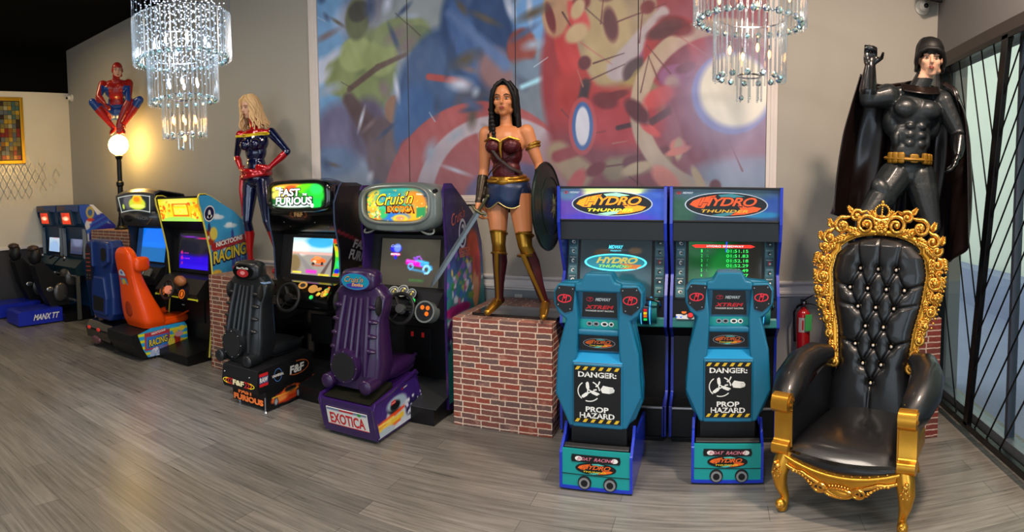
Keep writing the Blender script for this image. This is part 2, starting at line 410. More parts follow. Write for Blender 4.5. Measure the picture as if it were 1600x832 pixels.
# right wall: painted head over a glazed shopfront
m_head = mat('charcoal_header_paint', '#6f6d6c', .7, var=.03)
WZ0, WZ1 = .12, 2.80
b = MB(); b.box(XR, XR + .16, YF, YB, WZ1 + .12, ZC, m_head); b.box(XR, XR + .16, YB - .06, YB, 0, WZ1 + .12, m_head); b.box(XR, XR + .16, YF, -2.6, 0, WZ1 + .12, m_head)
struct(b.out('wall_right', smooth=False))
m_frame = mat('black_steel_frame', '#141416', .35, .3)
m_brown = mat('bronze_head_frame', '#3c3532', .5, .2)
b = MB(); b.box(XR - .05, XR + .12, -2.6, YB - .02, WZ1, WZ1 + .11, m_brown); struct(b.out('trim_4', smooth=False, bevel=.004))
m_glass = bpy.data.materials.new('window_glass'); m_glass.use_nodes = True
nt = m_glass.node_tree; nt.nodes.clear(); o_ = nt.nodes.new('ShaderNodeOutputMaterial'); t_ = nt.nodes.new('ShaderNodeBsdfTransparent'); g_ = nt.nodes.new('ShaderNodeBsdfGlossy'); x_ = nt.nodes.new('ShaderNodeMixShader'); f_ = nt.nodes.new('ShaderNodeLayerWeight'); mp_ = nt.nodes.new('ShaderNodeMath'); mp_.operation = 'POWER'; mp_.inputs[1].default_value = 5
t_.inputs[0].default_value = (.90, .93, .91, 1); g_.inputs['Roughness'].default_value = .02; f_.inputs[0].default_value = .5; nt.links.new(f_.outputs['Facing'], mp_.inputs[0])
nt.links.new(mp_.outputs[0], x_.inputs[0]); nt.links.new(t_.outputs[0], x_.inputs[1]); nt.links.new(g_.outputs[0], x_.inputs[2]); nt.links.new(x_.outputs[0], o_.inputs[0])
w = MB(); w.box(XR + .07, XR + .08, -2.6, YB - .1, .1, WZ1, m_glass); wo = w.out('window_1', smooth=False); struct(wo)
b = MB()
b.box(XR + .0, XR + .12, -2.6, YB - .06, 0, .05, m_frame); b.box(XR + .03, XR + .12, -2.6, YB - .06, .05, .12, mat('zinc_sill', '#7f8890', .35, .7))
b.box(XR + .02, XR + .12, YB - .10, YB - .06, .1, WZ1, m_frame)
for y in (3.45, .9, -1.4): b.box(XR + .05, XR + .11, y - .02, y + .02, .1, WZ1, mat('mullion_grey', '#4d5563', .4, .5))
struct(b.out('trim_5', smooth=False, bevel=.003))
# outside: pavement, low kerb band and a pale rendered wall across the way
mo1 = mat('outside_render', '#dadccb', .9, var=.08, vscale=1.2); mo2 = mat('outside_pavement', '#8d93ab', .9, var=.12, vscale=1.5)
b = MB(); b.box(XR + 2.6, XR + 2.8, -8, 12, .0, 6, mo1); struct(b.out('wall_outside', smooth=False))
b = MB(); b.box(XR + .17, XR + 2.6, -8, 12, -.12, -.02, mo2); struct(b.out('ground', smooth=False))
b = MB(); b.px([(-8, -.02), (12, -.02), (12, .5), (4, .62), (-8, .55)], XR + 2.2, XR + 2.6, mo2); struct(b.out('trim_6', smooth=False))

# security grille in front of the glass
g = thing('security_grille', 'black steel security grille of slanting bars in front of the glazed right wall', 'grille', (XR, 3.7, 0))
m_bar = mat('black_grille_bar', '#0c0c0d', .35, .4)
GX = XR - .06
def gb(a, c, r=.0065, name='grille_bar'):
    d = MB(); A = Vector((GX - XR, a[0] - 3.7, a[1])); B_ = Vector((GX - XR, c[0] - 3.7, c[1])); d.tube([A, B_], r, m_bar, 6); return d.out(name, g, smooth=False)
d = MB(); q = lambda y, z, x=0: (GX - XR + x, y - 3.7, z)
for s_ in (-.02, .02):
    pass
vs = [q(3.80, .08, -.02), q(3.87, .08, -.02), q(3.48, WZ1 + .0, -.02), q(3.39, WZ1 + .0, -.02), q(3.80, .08, .02), q(3.87, .08, .02), q(3.48, WZ1, .02), q(3.39, WZ1, .02)]
d.add(vs, [(0, 1, 2, 3), (7, 6, 5, 4), (0, 4, 5, 1), (1, 5, 6, 2), (2, 6, 7, 3), (3, 7, 4, 0)], m_bar); d.out('grille_post', g, smooth=False, bevel=.004)
d = MB(); d.box(GX - XR - .02, GX - XR + .02, -6.2, YB - .1 - 3.7, .06, .11, m_bar); d.box(GX - XR - .02, GX - XR + .02, -6.2, YB - .1 - 3.7, WZ1 - .03, WZ1 + .01, m_bar)
d.out('grille_frame', g, smooth=False, bevel=.003)
pl_ = lambda z: 3.83 - (z - .1) / 2.7 * .40   # line of the post
for y0 in (4.62, 4.42, 4.22, 4.02, 3.83, 3.64):
    sl = .42; z0 = WZ1; ya = y0; zb = .1; yb = y0 - (z0 - zb) * sl / 1.16
    if yb < pl_(zb):
        for t in np.linspace(z0, .1, 200):
            yb = y0 - (z0 - t) * sl / 1.16
            if yb <= pl_(t): zb = t; break
    gb((ya, z0), (yb, zb))
for k in range(2): gb((4.68, 1.9 - k * .8), (4.68 - (1.8 - k * .8) * .36, .1))
for k in range(-3, 13):
    z = .2 + k * .27     # slopes: rising towards the camera
    ye, ze = pl_(max(z, .1)), z
    if z < .1: ye = ye - (.1 - z) / 1.42; ze = .1
    y1 = ye - (WZ1 - ze) / 1.42; z1 = WZ1
    if ze < WZ1 - .05: gb((ye, ze), (y1, z1))

# ---------------------------------------------------------------- brick pattern plinths
mb1 = brick_mat('brick_print_wrap', ('#a04834', '#705550', '#d09a84'), '#ecd2ba', .145, .0425, 0)
mb2 = brick_mat('brick_print_wrap_left', ('#8f4a38', '#6d5148', '#b58a72'), '#cdb69c', .155, .0425, 1)
mb3 = brick_mat('brick_print_wrap_right', ('#93352a', '#733a33', '#b06a5c'), '#d8c0ae', .13, .0425, 2)
def plinth(x0, x1, y0, y1, h, m, label):
    b = MB(); b.box(0, x1 - x0, 0, y1 - y0, 0, h, m); o = b.out('brick_plinth', smooth=False, bevel=.003)
    o.location = (x0, y0, 0); return tag(o, label, 'plinth', None)
plinth(-1.86, -1.10, 3.91, 4.80, .81, mb1, 'brick patterned box plinth under the dark haired statue with the shield')
plinth(-4.53, -3.80, 3.92, 4.80, .95, mb2, 'brick patterned box plinth under the blond statue, behind the black racing seat')
plinth(.95, 1.60, 3.88, 4.78, .87, mb3, 'brick patterned box plinth behind the golden throne')
plinth(-7.42, -6.42, 4.22, 4.80, 1.33, mb2, 'tall brick patterned box carrying the globe lamp and its crouching statue')

# ---------------------------------------------------------------- mural (a plain abstract poster in the mural's own colours)
MX0, MX1, MZ0, MZ1 = -3.77, .42, 1.70, 4.15
MWD, MHT = MX1 - MX0, MZ1 - MZ0
def mural_art(U, V):
    a = Art(U, V, 1, '#7f93ad'); a.x = U * MWD; a.y = V * MHT; E0 = a.ell; a.ell = lambda cx, cy, rx, ry, col, soft=.04, rot=0, op=1: E0(cx, cy, rx, ry, col, soft, rot, op)
    a.ell(.3, 2.2, 1.0, .9, '#3f7fc0', .8); a.ell(.1, 1.6, .35, .8, '#6f9fce', .8); a.ell(.55, 1.75, .3, .16, '#b9c2dc', 1); a.ell(.1, 1.3, .2, .12, '#c2cbe2', 1)
    a.ell(0.80, 1.73, .45, .5, '#6f6f86', .8); a.ell(1.21, 1.60, .6, .35, '#8e979c', .9, .3); a.bar(0.77, 0.56, 2.07, 1.55, .14, .28, '#a9b2b8', .12); a.bar(1.06, 0.69, 1.59, 1.49, .03, .09, '#cfd4d6', .03)
    a.ell(2.46, 1.41, .5, .6, '#6f9fd6', .9); a.ell(2.40, 0.78, .35, .5, '#5f86b5', .9); a.ell(2.26, 0.84, .24, .42, '#73808f', .5); a.ell(2.40, 0.35, .4, .18, '#8b97a8', .8)
    # rounded green boulders
    for (c, r1, r2, col) in (((0.58, 1.19), .34, .42, '#6f7d55'), ((0.26, 1.21), .19, .2, '#7f8c5c'), ((0.46, 1.39), .2, .17, '#93a06a'), ((0.75, 1.32), .2, .18, '#8a9763'), ((0.56, 0.98), .2, .2, '#7b8a5c'), ((0.97, 1.52), .3, .14, '#7f8c62'), ((1.11, 1.44), .2, .12, '#6b7858')):
        a.ell(*c, r1, r2, col, .35)
    a.ell(0.49, 1.72, .14, .2, '#5c6448', .4); a.ell(0.51, 1.79, .12, .1, '#3a3b38', .5)
    a.ell(0.24, 0.60, .3, .34, '#6c6a8c', .6); a.ell(0.59, 0.66, .22, .3, '#5c556f', .6); a.ell(0.15, 0.35, .3, .16, '#5f79a0', .8)
    a.bar(0.38, 1.06, 0.72, 1.23, .03, .03, '#5b4a44', .02); a.bar(0.72, 1.23, 1.03, 1.31, .03, .02, '#5b4a44', .02)
    a.bar(0.37, 0.96, 0.70, 0.53, .07, .13, '#57464c', .05); a.ell(0.77, 0.41, .2, .35, '#5e4e56', .4); a.ell(0.89, 0.82, .1, .13, '#8c6c5c', .4); a.ell(0.88, 0.46, .1, .2, '#6e5d62', .6)
    # big blue dome and shoulders
    a.ell(1.45, 0.89, .52, .62, '#35507c', .25); a.ell(1.33, 1.13, .3, .3, '#415c86', .4); a.ell(1.12, 0.63, .24, .4, '#3b5f94', .4); a.ell(1.70, 0.65, .22, .36, '#4b4f63', .4)
    a.bar(1.26, 1.08, 1.67, 0.99, .03, .03, '#a54a48', .02); a.bar(1.05, 0.42, 1.28, 0.38, .11, .11, '#a8463c', .05); a.ell(1.15, 0.26, .22, .1, '#7a5a55', .5)
    a.ell(1.74, 1.42, .34, .5, '#2c4673', .3, .25); a.ell(1.62, 1.38, .12, .4, '#48669a', .7, .3); a.ell(1.92, 1.08, .16, .2, '#8b6c70', .8, .5); a.bar(1.47, 1.62, 2.01, 1.12, .03, .06, '#5d77a6', .06)
    a.ell(2.17, 1.14, .1, .25, '#56637a', .5); a.ell(2.15, 1.25, .13, .16, '#8c4540', .4); a.ell(2.35, 1.02, .3, .1, '#6d8299', .6, -.3); a.bar(2.15, 0.92, 2.49, 1.03, .02, .02, '#a6ddf2', .03)
    # sweeping red and pale crescents
    c = (1.77, -0.04)
    a.ell(c[0] - .05, c[1] - .1, .98, .96, '#a85254', .03, .35); a.ell(c[0] + .16, c[1] - .14, .84, .88, '#b7aab6', .04, .5); a.ell(c[0] + .12, c[1] - .2, .62, .80, '#a04c50', .05, .2); a.ell(c[0] + .3, c[1] - .1, .5, .42, '#5d5688', .2)
    # great red and gold forms on the right
    a.ell(3.34, 1.01, 1.02, 1.35, '#8e2f37', .10); a.ell(2.87, 0.81, .42, .85, '#a33436', .3); a.ell(3.48, 0.34, 1.1, .5, '#7c3742', .4); a.ell(3.94, 1.06, .7, .8, '#8a4858', .6); a.ell(3.94, 0.50, .5, .5, '#8d5866', .7)
    a.ell(2.57, 1.40, .14, .4, '#b3373a', .3); a.ell(2.45, 1.51, .12, .2, '#b08a6c', .4)
    a.ell(2.95, 1.48, .34, .62, '#95826a', .12); a.ell(2.89, 1.28, .2, .4, '#a8946f', .4); a.bar(3.34, 1.47, 2.97, 1.02, .05, .09, '#ab9fa4', .03); a.bar(3.42, 1.42, 3.08, 0.97, .03, .05, '#8a4b74', .03)
    a.ell(3.18, 0.99, .16, .13, '#4b3842', .4); a.ell(3.21, 0.81, .16, .24, '#7f7050', .15); a.bar(2.95, 0.84, 3.16, 0.96, .03, .03, '#9a8654', .02)
    a.ell(2.95, 0.63, .4, .25, '#a8343c', .6); a.bar(2.71, 0.92, 2.62, 0.50, .04, .04, '#3b2c36', .03); a.bar(2.98, 0.55, 3.21, 0.60, .02, .02, '#41222c', .01); a.bar(3.21, 0.57, 3.42, 0.70, .03, .03, '#4a2a33', .02)
    a.bar(2.95, 0.21, 3.37, 0.29, .1, .05, '#86755b', .05); a.bar(3.08, 0.26, 3.37, 0.37, .06, .03, '#5e2d36', .03)
    a.ell(3.44, 1.14, .26, .3, '#a02f38', .2); a.ell(3.42, 1.09, .15, .22, '#6d2736', .5); a.ell(3.47, 0.96, .17, .1, '#8a4a76', .4)
    a.bar(3.42, 0.91, 3.55, 0.47, .06, .05, '#a9907e', .04); a.bar(3.47, 0.80, 3.63, 0.34, .09, .09, '#7b3340', .06)
    a.ring(3.83, 0.70, .68, .66, .07, '#b09a86', .03)
    a.ell(4.13, 0.17, .5, .16, '#7f93b0', .7); a.bar(2.47, 0.35, 2.65, 0.18, .1, .12, '#a08a6c', .05); a.bar(2.46, 0.32, 2.62, 0.37, .05, .05, '#8c3a42', .03)
    rs = np.random.RandomState(12)      # plates and joints drawn over the big shapes
    for k in range(30):
        x0, y0 = 2.35 + rs.rand() * 1.75, .05 + rs.rand() * 2.1; an = rs.choice([.35, 1.3, -.6, 2.0, -1.1]) + rs.randn() * .15; l = .1 + rs.rand() * .35
        a.bar(x0, y0, x0 + l * math.cos(an), y0 + l * math.sin(an), .004 + rs.rand() * .004, .003, ['#5c2a32', '#a86a62', '#6a3038', '#4c2a32'][rs.randint(4)], .008)
    for k in range(34):
        x0, y0 = 2.4 + rs.rand() * 1.6, .05 + rs.rand() * 2.0; a.ell(x0, y0, .05 + rs.rand() * .12, .03 + rs.rand() * .06, ['#c2484a', '#6a222c', '#b8a07c', '#d8786a', '#55222e'][rs.randint(5)], .35, rs.rand() * 3, .55)
    for k in range(60):
        x0, y0 = rs.rand() * 2.3, .05 + rs.rand() * 2.2; a.ell(x0, y0, .04 + rs.rand() * .16, .02 + rs.rand() * .06, ['#c4cbe0', '#4c5f86', '#7a6a70', '#9aa7bc', '#5a5148', '#35486c'][rs.randint(6)], .6, rs.rand() * 3, .35)
    for k in range(8):
        x0, y0 = rs.rand() * 2.3, .05 + rs.rand() * 2.2; an = rs.rand() * 3; l = .08 + rs.rand() * .3; a.bar(x0, y0, x0 + l * math.cos(an), y0 + l * math.sin(an), .004, .003, ['#2c3450', '#b8c2d4', '#40363c'][rs.randint(3)], .008)
    a.ell(3.94, 0.81, .56, .54, '#96809c', .9, 0, .8); a.ell(3.91, 0.83, .33, .33, '#8d93c8', .12); a.ell(3.93, 0.85, .29, .29, '#ece6d8', .3)
    a.ell(2.68, 0.57, .12, .24, '#b24a50', .12); a.ell(2.68, 0.57, .09, .2, '#3f66a8', .12); a.ell(2.68, 0.57, .06, .16, '#e0e0ee', .25)
    a.noise(.05, 5, 5, 4); a.noise(.03, 22, 26, 9)
    # colours blend to pale blue-grey towards the foot of the print
    a.mixin(np.clip(.42 - a.y * .5, 0, .4), '#8e94a8')
    return a.c
m_print = mat('mural_print', rough=.45, attr=True)
mu = thing('wall_mural', 'huge colourful abstract mural in a pale frame on the back wall', 'mural', (MX0, YB, MZ0))
off = Vector((-MX0, -YB, -MZ0))
for i in range(4):
    w = MWD / 4; u0 = i / 4
    P = Pl(Vector((MX0 + w * (i + .5), YB - .006, (MZ0 + MZ1) / 2)) + off, (1, 0, 0), (0, 0, 1))
    paint('printed_panel', P, w - .008, MHT, 180, 330, lambda U, V, u0=u0: mural_art(u0 + U / 4, V), m_print, mu, d=.004)
b = MB(); m_mf = mat('cream_mural_frame', '#d9cec6', .5, var=.03)
fw = .11
for (x0, x1, z0, z1) in ((MX0 - fw, MX0, MZ0 - fw * .75, MZ1 + .08), (MX1, MX1 + fw * .8, MZ0 - fw * .75, MZ1 + .08), (MX0, MX1, MZ0 - fw * .75, MZ0), (MX0, MX1, MZ1, MZ1 + .08)):
    b.box(x0 - MX0, x1 - MX0, -.022, -.001, z0 - MZ0, z1 - MZ0, m_mf)
    if z1 - z0 > 1: b.box(x0 - MX0 + .03, x1 - MX0 - .03, -.028, -.02, z0 - MZ0, z1 - MZ0, m_mf)
    else: b.box(x0 - MX0, x1 - MX0, -.028, -.02, z0 - MZ0 + .025, z1 - MZ0 - .02, m_mf)
b.out('mural_frame', mu, smooth=False, bevel=.003)
b = MB(); m_seam = mat('dark_seam', '#3c3436', .7)
for i in (1, 2, 3): b.box(MWD / 4 * i - .004, MWD / 4 * i + .004, -.006, -.001, 0, MHT, m_seam)
b.out('panel_joint', mu, smooth=False)

# ---------------------------------------------------------------- framed mosaic picture on the left wall
pc = thing('framed_mosaic', 'gold framed picture of coloured square tiles on the pale left wall', 'picture', (XL, 3.45, 2.42))
m_gold_f = mat('gold_picture_frame', '#c79a2b', .35, .7)
b = MB(); W_, H_ = 1.05, 1.10
for (y0, y1, z0, z1) in ((-W_ / 2, -W_ / 2 + .06, 0, H_), (W_ / 2 - .06, W_ / 2, 0, H_), (-W_ / 2 + .06, W_ / 2 - .06, 0, .06), (-W_ / 2 + .06, W_ / 2 - .06, H_ - .06, H_)):
    b.box(.003, .035, y0, y1, z0, z1, m_gold_f)
b.out('picture_frame', pc, smooth=False, bevel=.006)
b = MB(); rs = random.Random(11); mt_ = [mat('tile_%s' % n, c, .25, .2) for n, c in (('olive', '#7b7142'), ('ochre', '#b08d2e'), ('teal', '#46625c'), ('maroon', '#7d2a28'), ('umber', '#3a2c22'), ('cream', '#a79e78'), ('grey', '#5c6468'), ('amber', '#8c5c26'))]
b.box(.003, .012, -W_ / 2 + .05, W_ / 2 - .05, .05, H_ - .05, mat('dark_back', '#1a1614', .6))
n = 13; s = (W_ - .14) / n
for i in range(n):
    for j in range(n):
        h = (H_ - .14) / n; zz = .07 + j * h; k = rs.choice([0, 1, 2, 5, 6, 4]) if j > n * .5 else rs.choice([3, 4, 7, 1, 3, 6, 0])
        b.box(.012, .018 + rs.random() * .008, -W_ / 2 + .07 + i * s + .003, -W_ / 2 + .07 + (i + 1) * s - .003, zz + .003, zz + h - .003, mt_[k])
b.out('tile_mosaic', pc, smooth=False)

# ---------------------------------------------------------------- chandeliers
m_cry = bpy.data.materials.new('cut_crystal'); m_cry.use_nodes = True; nt = m_cry.node_tree; nt.nodes.clear()
N, L = nt.nodes, nt.links
o_ = N.new('ShaderNodeOutputMaterial'); tr = N.new('ShaderNodeBsdfTransparent'); gl = N.new('ShaderNodeBsdfGlossy'); lw = N.new('ShaderNodeLayerWeight'); mx = N.new('ShaderNodeMixShader'); ad = N.new('ShaderNodeMixShader'); df = N.new('ShaderNodeBsdfTranslucent')
tr.inputs[0].default_value = (.93, .96, .98, 1); gl.inputs['Color'].default_value = (.95, .98, 1, 1); gl.inputs['Roughness'].default_value = .12; lw.inputs[0].default_value = .62; df.inputs[0].default_value = (.8, .92, 1, 1)
ml = N.new('ShaderNodeMapRange'); ml.inputs['To Min'].default_value = .18; ml.inputs['To Max'].default_value = .9; L.new(lw.outputs['Facing'], ml.inputs[0])
L.new(ml.outputs[0], mx.inputs[0]); L.new(tr.outputs[0], mx.inputs[1]); ad.inputs[0].default_value = .28; L.new(gl.outputs[0], ad.inputs[1]); L.new(df.outputs[0], ad.inputs[2]); L.new(ad.outputs[0], mx.inputs[2]); L.new(mx.outputs[0], o_.inputs[0])
m_ball = bpy.data.materials.new('faceted_crystal_ball'); m_ball.use_nodes = True; nt = m_ball.node_tree; N, L = nt.nodes, nt.links
pb = N['Principled BSDF']; tc = N.new('ShaderNodeTexCoord'); wn = N.new('ShaderNodeTexNoise'); wn.inputs['Scale'].default_value = 30; rp = N.new('ShaderNodeValToRGB'); geo = N.new('ShaderNodeNewGeometry'); L.new(geo.outputs['Normal'], wn.inputs['Vector']); wn.inputs['Scale'].default_value = 2.5
L.new(wn.outputs[0], rp.inputs[0]); e = rp.color_ramp.elements; e[0].position = .3; e[0].color = (.25, .38, .9, 1); e[1].position = .7; e[1].color = (1, .9, .75, 1)
for p, c in ((.42, (.4, .9, .95, 1)), (.5, (1, 1, 1, 1)), (.58, (.45, .85, .8, 1))): q = e.new(p); q.color = c
L.new(rp.outputs[0], pb.inputs['Base Color']); pb.inputs['Metallic'].default_value = .85; pb.inputs['Roughness'].default_value = .08
m_led = mat('cold_white_led_bulb', '#ffffff', .4, emit=9, ecol='#dcecff'); m_amb = mat('warm_bulb', '#ffd8a0', .4, emit=14, ecol='#ff9a48')
m_bead = mat('self_lit_crystal_bead', '#dfeaf6', .15, .3, emit=.9, ecol='#bfd8ff')  # beads get a glow of their own so they look lit
m_chrome = mat('polished_chrome', '#d8dade', .12, 1)

def chandelier(loc, tiers, ztop, label, beads, warm, cold_power):
    t = thing('chandelier', label, 'chandelier', loc); rs = random.Random(5)
    z0 = loc[2]
    b = MB(); b.cyl((0, 0, ztop), (0, 0, ztop - .06), .34, None, m_chrome, 40); b.out('ceiling_plate', t, smooth=True)
    rod_parts = 0; stuff = MB(); ballstuff = MB()
    protor = {}; protob = {}
    for (r, zt, zb, n, rb, nb) in tiers:     # radius, top, bottom, rods, ball radius, balls
        L_ = zt - zb
        pr = MB(); pr.tube([(0, 0, 0), (0, 0, L_)], .0062, m_cry, 6, cap=True); pr.ell((0, 0, -.004), (.0075, .0075, .010), m_cry, nu=6, nv=4)
        first = None
        for i in range(n):
            a = 2 * PI * i / n; x, y = r * math.cos(a), r * math.sin(a)
            if rod_parts < 96 and (math.sin(a) < .35 or r < .2):
                rod_parts += 1
                if first is None:
                    first = pr.out('crystal_rod', t, smooth=.9); first.location = (x, y, zb); first.rotation_euler = (0, 0, a)
                else:
                    c = first.copy(); c.location = (x, y, zb + rs.uniform(-.004, .004)); c.rotation_euler = (0, 0, a); C.objects.link(c); c.parent = t
            else:
                k = len(stuff.v); stuff.tube([(x, y, zb), (x, y, zt)], .0062, m_cry, 6)
        fb = None
        for i in range(nb):
            a = 2 * PI * (i + .5) / nb; rr = r - rb * 1.5; x, y = rr * math.cos(a), rr * math.sin(a)
            if fb is None:
                q = MB(); q.ell((0, 0, 0), rb, m_ball, nu=9, nv=6); fb = q.out('crystal_ball', t, smooth=False); fb.location = (x, y, zb + rb * .6)
            else:
                c = fb.copy(); c.location = (x, y, zb + rb * .6); c.rotation_euler = (rs.random(), rs.random(), rs.random()); C.objects.link(c); c.parent = t
        q = MB(); q.tube([(r * .97 * math.cos(2 * PI * i / 40), r * .97 * math.sin(2 * PI * i / 40), zt + .004) for i in range(40)], .006, m_chrome, 5, closed=True); q.out('tier_ring', t)
    o = stuff.out('crystal_rods', t, smooth=.9); o['kind'] = 'stuff'
    if beads:
        q = MB()
        for i in range(100):
            a = i * 2.39996; r = .92 * tiers[0][0] * math.sqrt((i + .5) / 100); x, y = r * math.cos(a), r * math.sin(a)
            zb = tiers[0][2] + (.05 if r > tiers[1][0] else -(tiers[0][2] - tiers[1][2]) * rs.uniform(.1, .7))
            z = ztop - .08 - rs.random() * .1
            while z > zb:
                q.ell((x, y, z), .0060, m_bead, nu=5, nv=3); z -= rs.uniform(.055, .09)
        o = q.out('crystal_bead_strands', t, smooth=False); o['kind'] = 'stuff'
        q = MB()
        for i in range(40):
            a = 2 * PI * i / 40; q.tube([(tiers[0][0] * math.cos(a), tiers[0][0] * math.sin(a), tiers[0][1]), (tiers[0][0] * math.cos(a), tiers[0][0] * math.sin(a), ztop - .05)], .0012, m_chrome, 3)
        o = q.out('suspension_wires', t); o['kind'] = 'stuff'
    for (x, y, z, kind) in warm:
        q = MB(); q.ell((0, 0, 0), (.011, .011, .028), m_amb if kind else m_led, nu=8, nv=6); q.cyl((0, 0, .028), (0, 0, .06), .008, None, m_chrome, 8)
        bo = q.out('bulb', t); bo.location = (x, y, z)
    for z, pw, col in cold_power:
        l = bpy.data.lights.new('chandelier_light', 'POINT'); l.energy = pw; l.color = col; l.shadow_soft_size = .08
        lo = bpy.data.objects.new('chandelier_light', l); lo.parent = t; lo.location = (0, 0, z); C.objects.link(lo)
    return t
ring = lambda r, n, z, k=0: [(r * math.cos(6.283 * i / n + .3), r * math.sin(6.283 * i / n + .3), z, k) for i in range(n)]
c1 = chandelier((-3.69, 3.0, 0), [(.39, 3.16, 2.82, 64, .022, 30), (.28, 2.86, 2.50, 44, .021, 20), (.175, 2.54, 2.23, 28, .019, 11), (.06, 2.25, 2.13, 7, .016, 1)], ZC - .002,
    'large tiered crystal chandelier on the left, with strands of beads inside its top tier', True,
    ring(.22, 8, 2.95) + ring(.13, 6, 2.65) + ring(.10, 6, 2.36, 1) + [(0, 0, 2.22, 1)] + ring(.25, 8, 3.5), [(3.0, 9, (.8, .9, 1)), (3.6, 7, (.8, .9, 1)), (2.35, 2, (1, .65, .35))])
c2 = chandelier((.226, 3.97, 0), [(.372, 3.30, 2.84, 60, .024, 26), (.24, 2.88, 2.48, 36, .022, 13), (.08, 2.50, 2.35, 8, .018, 1)], ZC - .002,
    'crystal chandelier on the right, hanging in front of the red part of the mural', False,
    ring(.28, 6, 3.05, 1) + ring(.14, 4, 2.66, 1) + ring(.22, 6, 3.3, 1), [(3.0, 6, (1, .85, .7))])

# ---------------------------------------------------------------- small wall things
m_white = mat('white_plastic', '#d9d5cc', .35); m_lens = mat('black_lens', '#0a0a0c', .1)
def dome_cam(loc, ax, label):
    t = thing('security_camera', label, 'camera', loc); ax = Vector(ax).normalized()
    R = Vector((0, 0, 1)).rotation_difference(ax).to_matrix()
    b = MB(); b.lathe([(.062, 0), (.062, .012), (.05, .022), (.045, .03)], m_white, R.to_4x4(), 28); b.out('mounting_base', t)
    b = MB(); b.ell(ax * .055, .044, m_white, nu=20, nv=14); b.out('camera_body', t)
    d = (ax + Vector((.1, -.5, -.25))).normalized()
    b = MB(); b.cyl(ax * .055 + d * .036, ax * .055 + d * .052, .02, .02, m_lens, 18); b.ell(ax * .055 + d * .05, .014, m_lens, nu=12, nv=8); b.out('lens', t)
dome_cam((1.72, YB - .001, 3.34), (0, -1, 0), 'white dome security camera high on the back wall at right, above the caped statue')
dome_cam((XL + .13, YB - .001, 3.52), (0, -1, 0), 'small pale security camera in the left corner of the back wall')
o = MB(); P = Pl((0, 0, 0), (1, 0, 0), (0, 0, 1))
o.box(-.036, .036, -.007, -.001, -.058, .058, m_white)
for z in (-.022, .022):
    o.disc(P, 0, z, .018, .02, mat('outlet_face', '#cfcac0', .4), d=.0075, n=20)
    for x in (-.007, .007): o.add([P.at(x - .0015, z - .006, .0082), P.at(x + .0015, z - .006, .0082), P.at(x + .0015, z + .006, .0082), P.at(x - .0015, z + .006, .0082)], [(0, 1, 2, 3)], m_lens)
oo = o.out('power_outlet', smooth=False, bevel=.002); oo.location = (-1.665, YB, .775); tag(oo, 'white double power outlet on the wall between the legs of the shield statue', 'outlet')

t = thing('wall_speaker', 'small black speaker box mounted high in the right corner beside the white camera', 'speaker', (1.74, 4.70, 3.42))
Rm = Matrix.Rotation(.35, 4, 'X') @ Matrix.Rotation(.5, 4, 'Z'); b = MB(); b.box(-.08, .08, -.08, .06, -.06, .16, m_lens, T=Rm); b.out('speaker_body', t, smooth=False, bevel=.01)
b = MB(); b.box(-.068, .068, -.086, -.079, -.05, .15, mat('speaker_mesh', '#1a1b1b', .6), T=Rm); b.out('speaker_grille', t, smooth=False, bevel=.003)
b = MB(); b.tube([(0, .04, .05), (0, .14, .05)], .015, m_lens, 8); b.out('bracket', t)
# fire extinguisher
t = thing('fire_extinguisher', 'red fire extinguisher with green tag hung on the wall beside the throne', 'fire extinguisher', (.745, YB - .09, .45))
m_red = mat('extinguisher_red', '#b3161c', .22, coat=.6, var=.02)
b = MB(); b.lathe([(.0, 0), (.05, .0), (.056, .01), (.058, .03), (.058, .27), (.052, .305), (.03, .33), (.02, .335), (.02, .35)], m_red, n=32); b.out('cylinder', t)
b = MB(); P = Pl((0, 0, 0), (1, 0, 0), (0, 0, 1))
b.grid(lambda u, v: (.0588 * math.cos(-2.4 + u * 1.65), .0588 * math.sin(-2.4 + u * 1.65), .15 + v * .12), 12, 1, mat('label_silver', '#b9b4b4', .4)); b.out('label', t)
b = MB(); b.grid(lambda u, v: (.0595 * math.cos(-1.9 + u * .25), .0595 * math.sin(-1.9 + u * .25), .17 + v * .08), 4, 1, m_red); b.out('label_stripe', t)
b = MB(); b.box(.005, .06, -.071, -.069, .165, .30, mat('green_tag', '#3fae5c', .6)); b.out('inspection_tag', t, smooth=False)
b = MB(); b.cyl((0, 0, .345), (0, 0, .395), .016, .014, mat('valve_steel', '#55585a', .35, .8), 14); b.box(-.02, .02, -.02, .02, .37, .40, m_lens); b.out('valve', t, smooth=False, bevel=.003)
b = MB(); b.tube([(-.02, 0, .39), (.04, -.01, .43), (.085, -.02, .455)], [.012, .011, .008], m_lens, 8, flat=.5); b.tube([(.0, 0, .375), (.06, -.01, .375), (.115, -.02, .36)], [.01, .009, .006], m_lens, 8, flat=.5); b.out('handle', t)
b = MB(); b.tube([(-.01, -.01, .375), (-.05, -.02, .36), (-.08, -.02, .31), (-.078, -.02, .2), (-.072, -.02, .1), (-.07, -.02, .07)], [.009, .009, .009, .009, .009, .012], m_lens, 10); b.out('hose', t)
b = MB(); b.ell((.0, -.022, .385), .014, m_chrome, nu=12, nv=8); b.out('gauge', t)
b = MB(); b.box(-.015, .015, .045, .09, .24, .40, m_lens); b.out('wall_bracket', t, smooth=False)

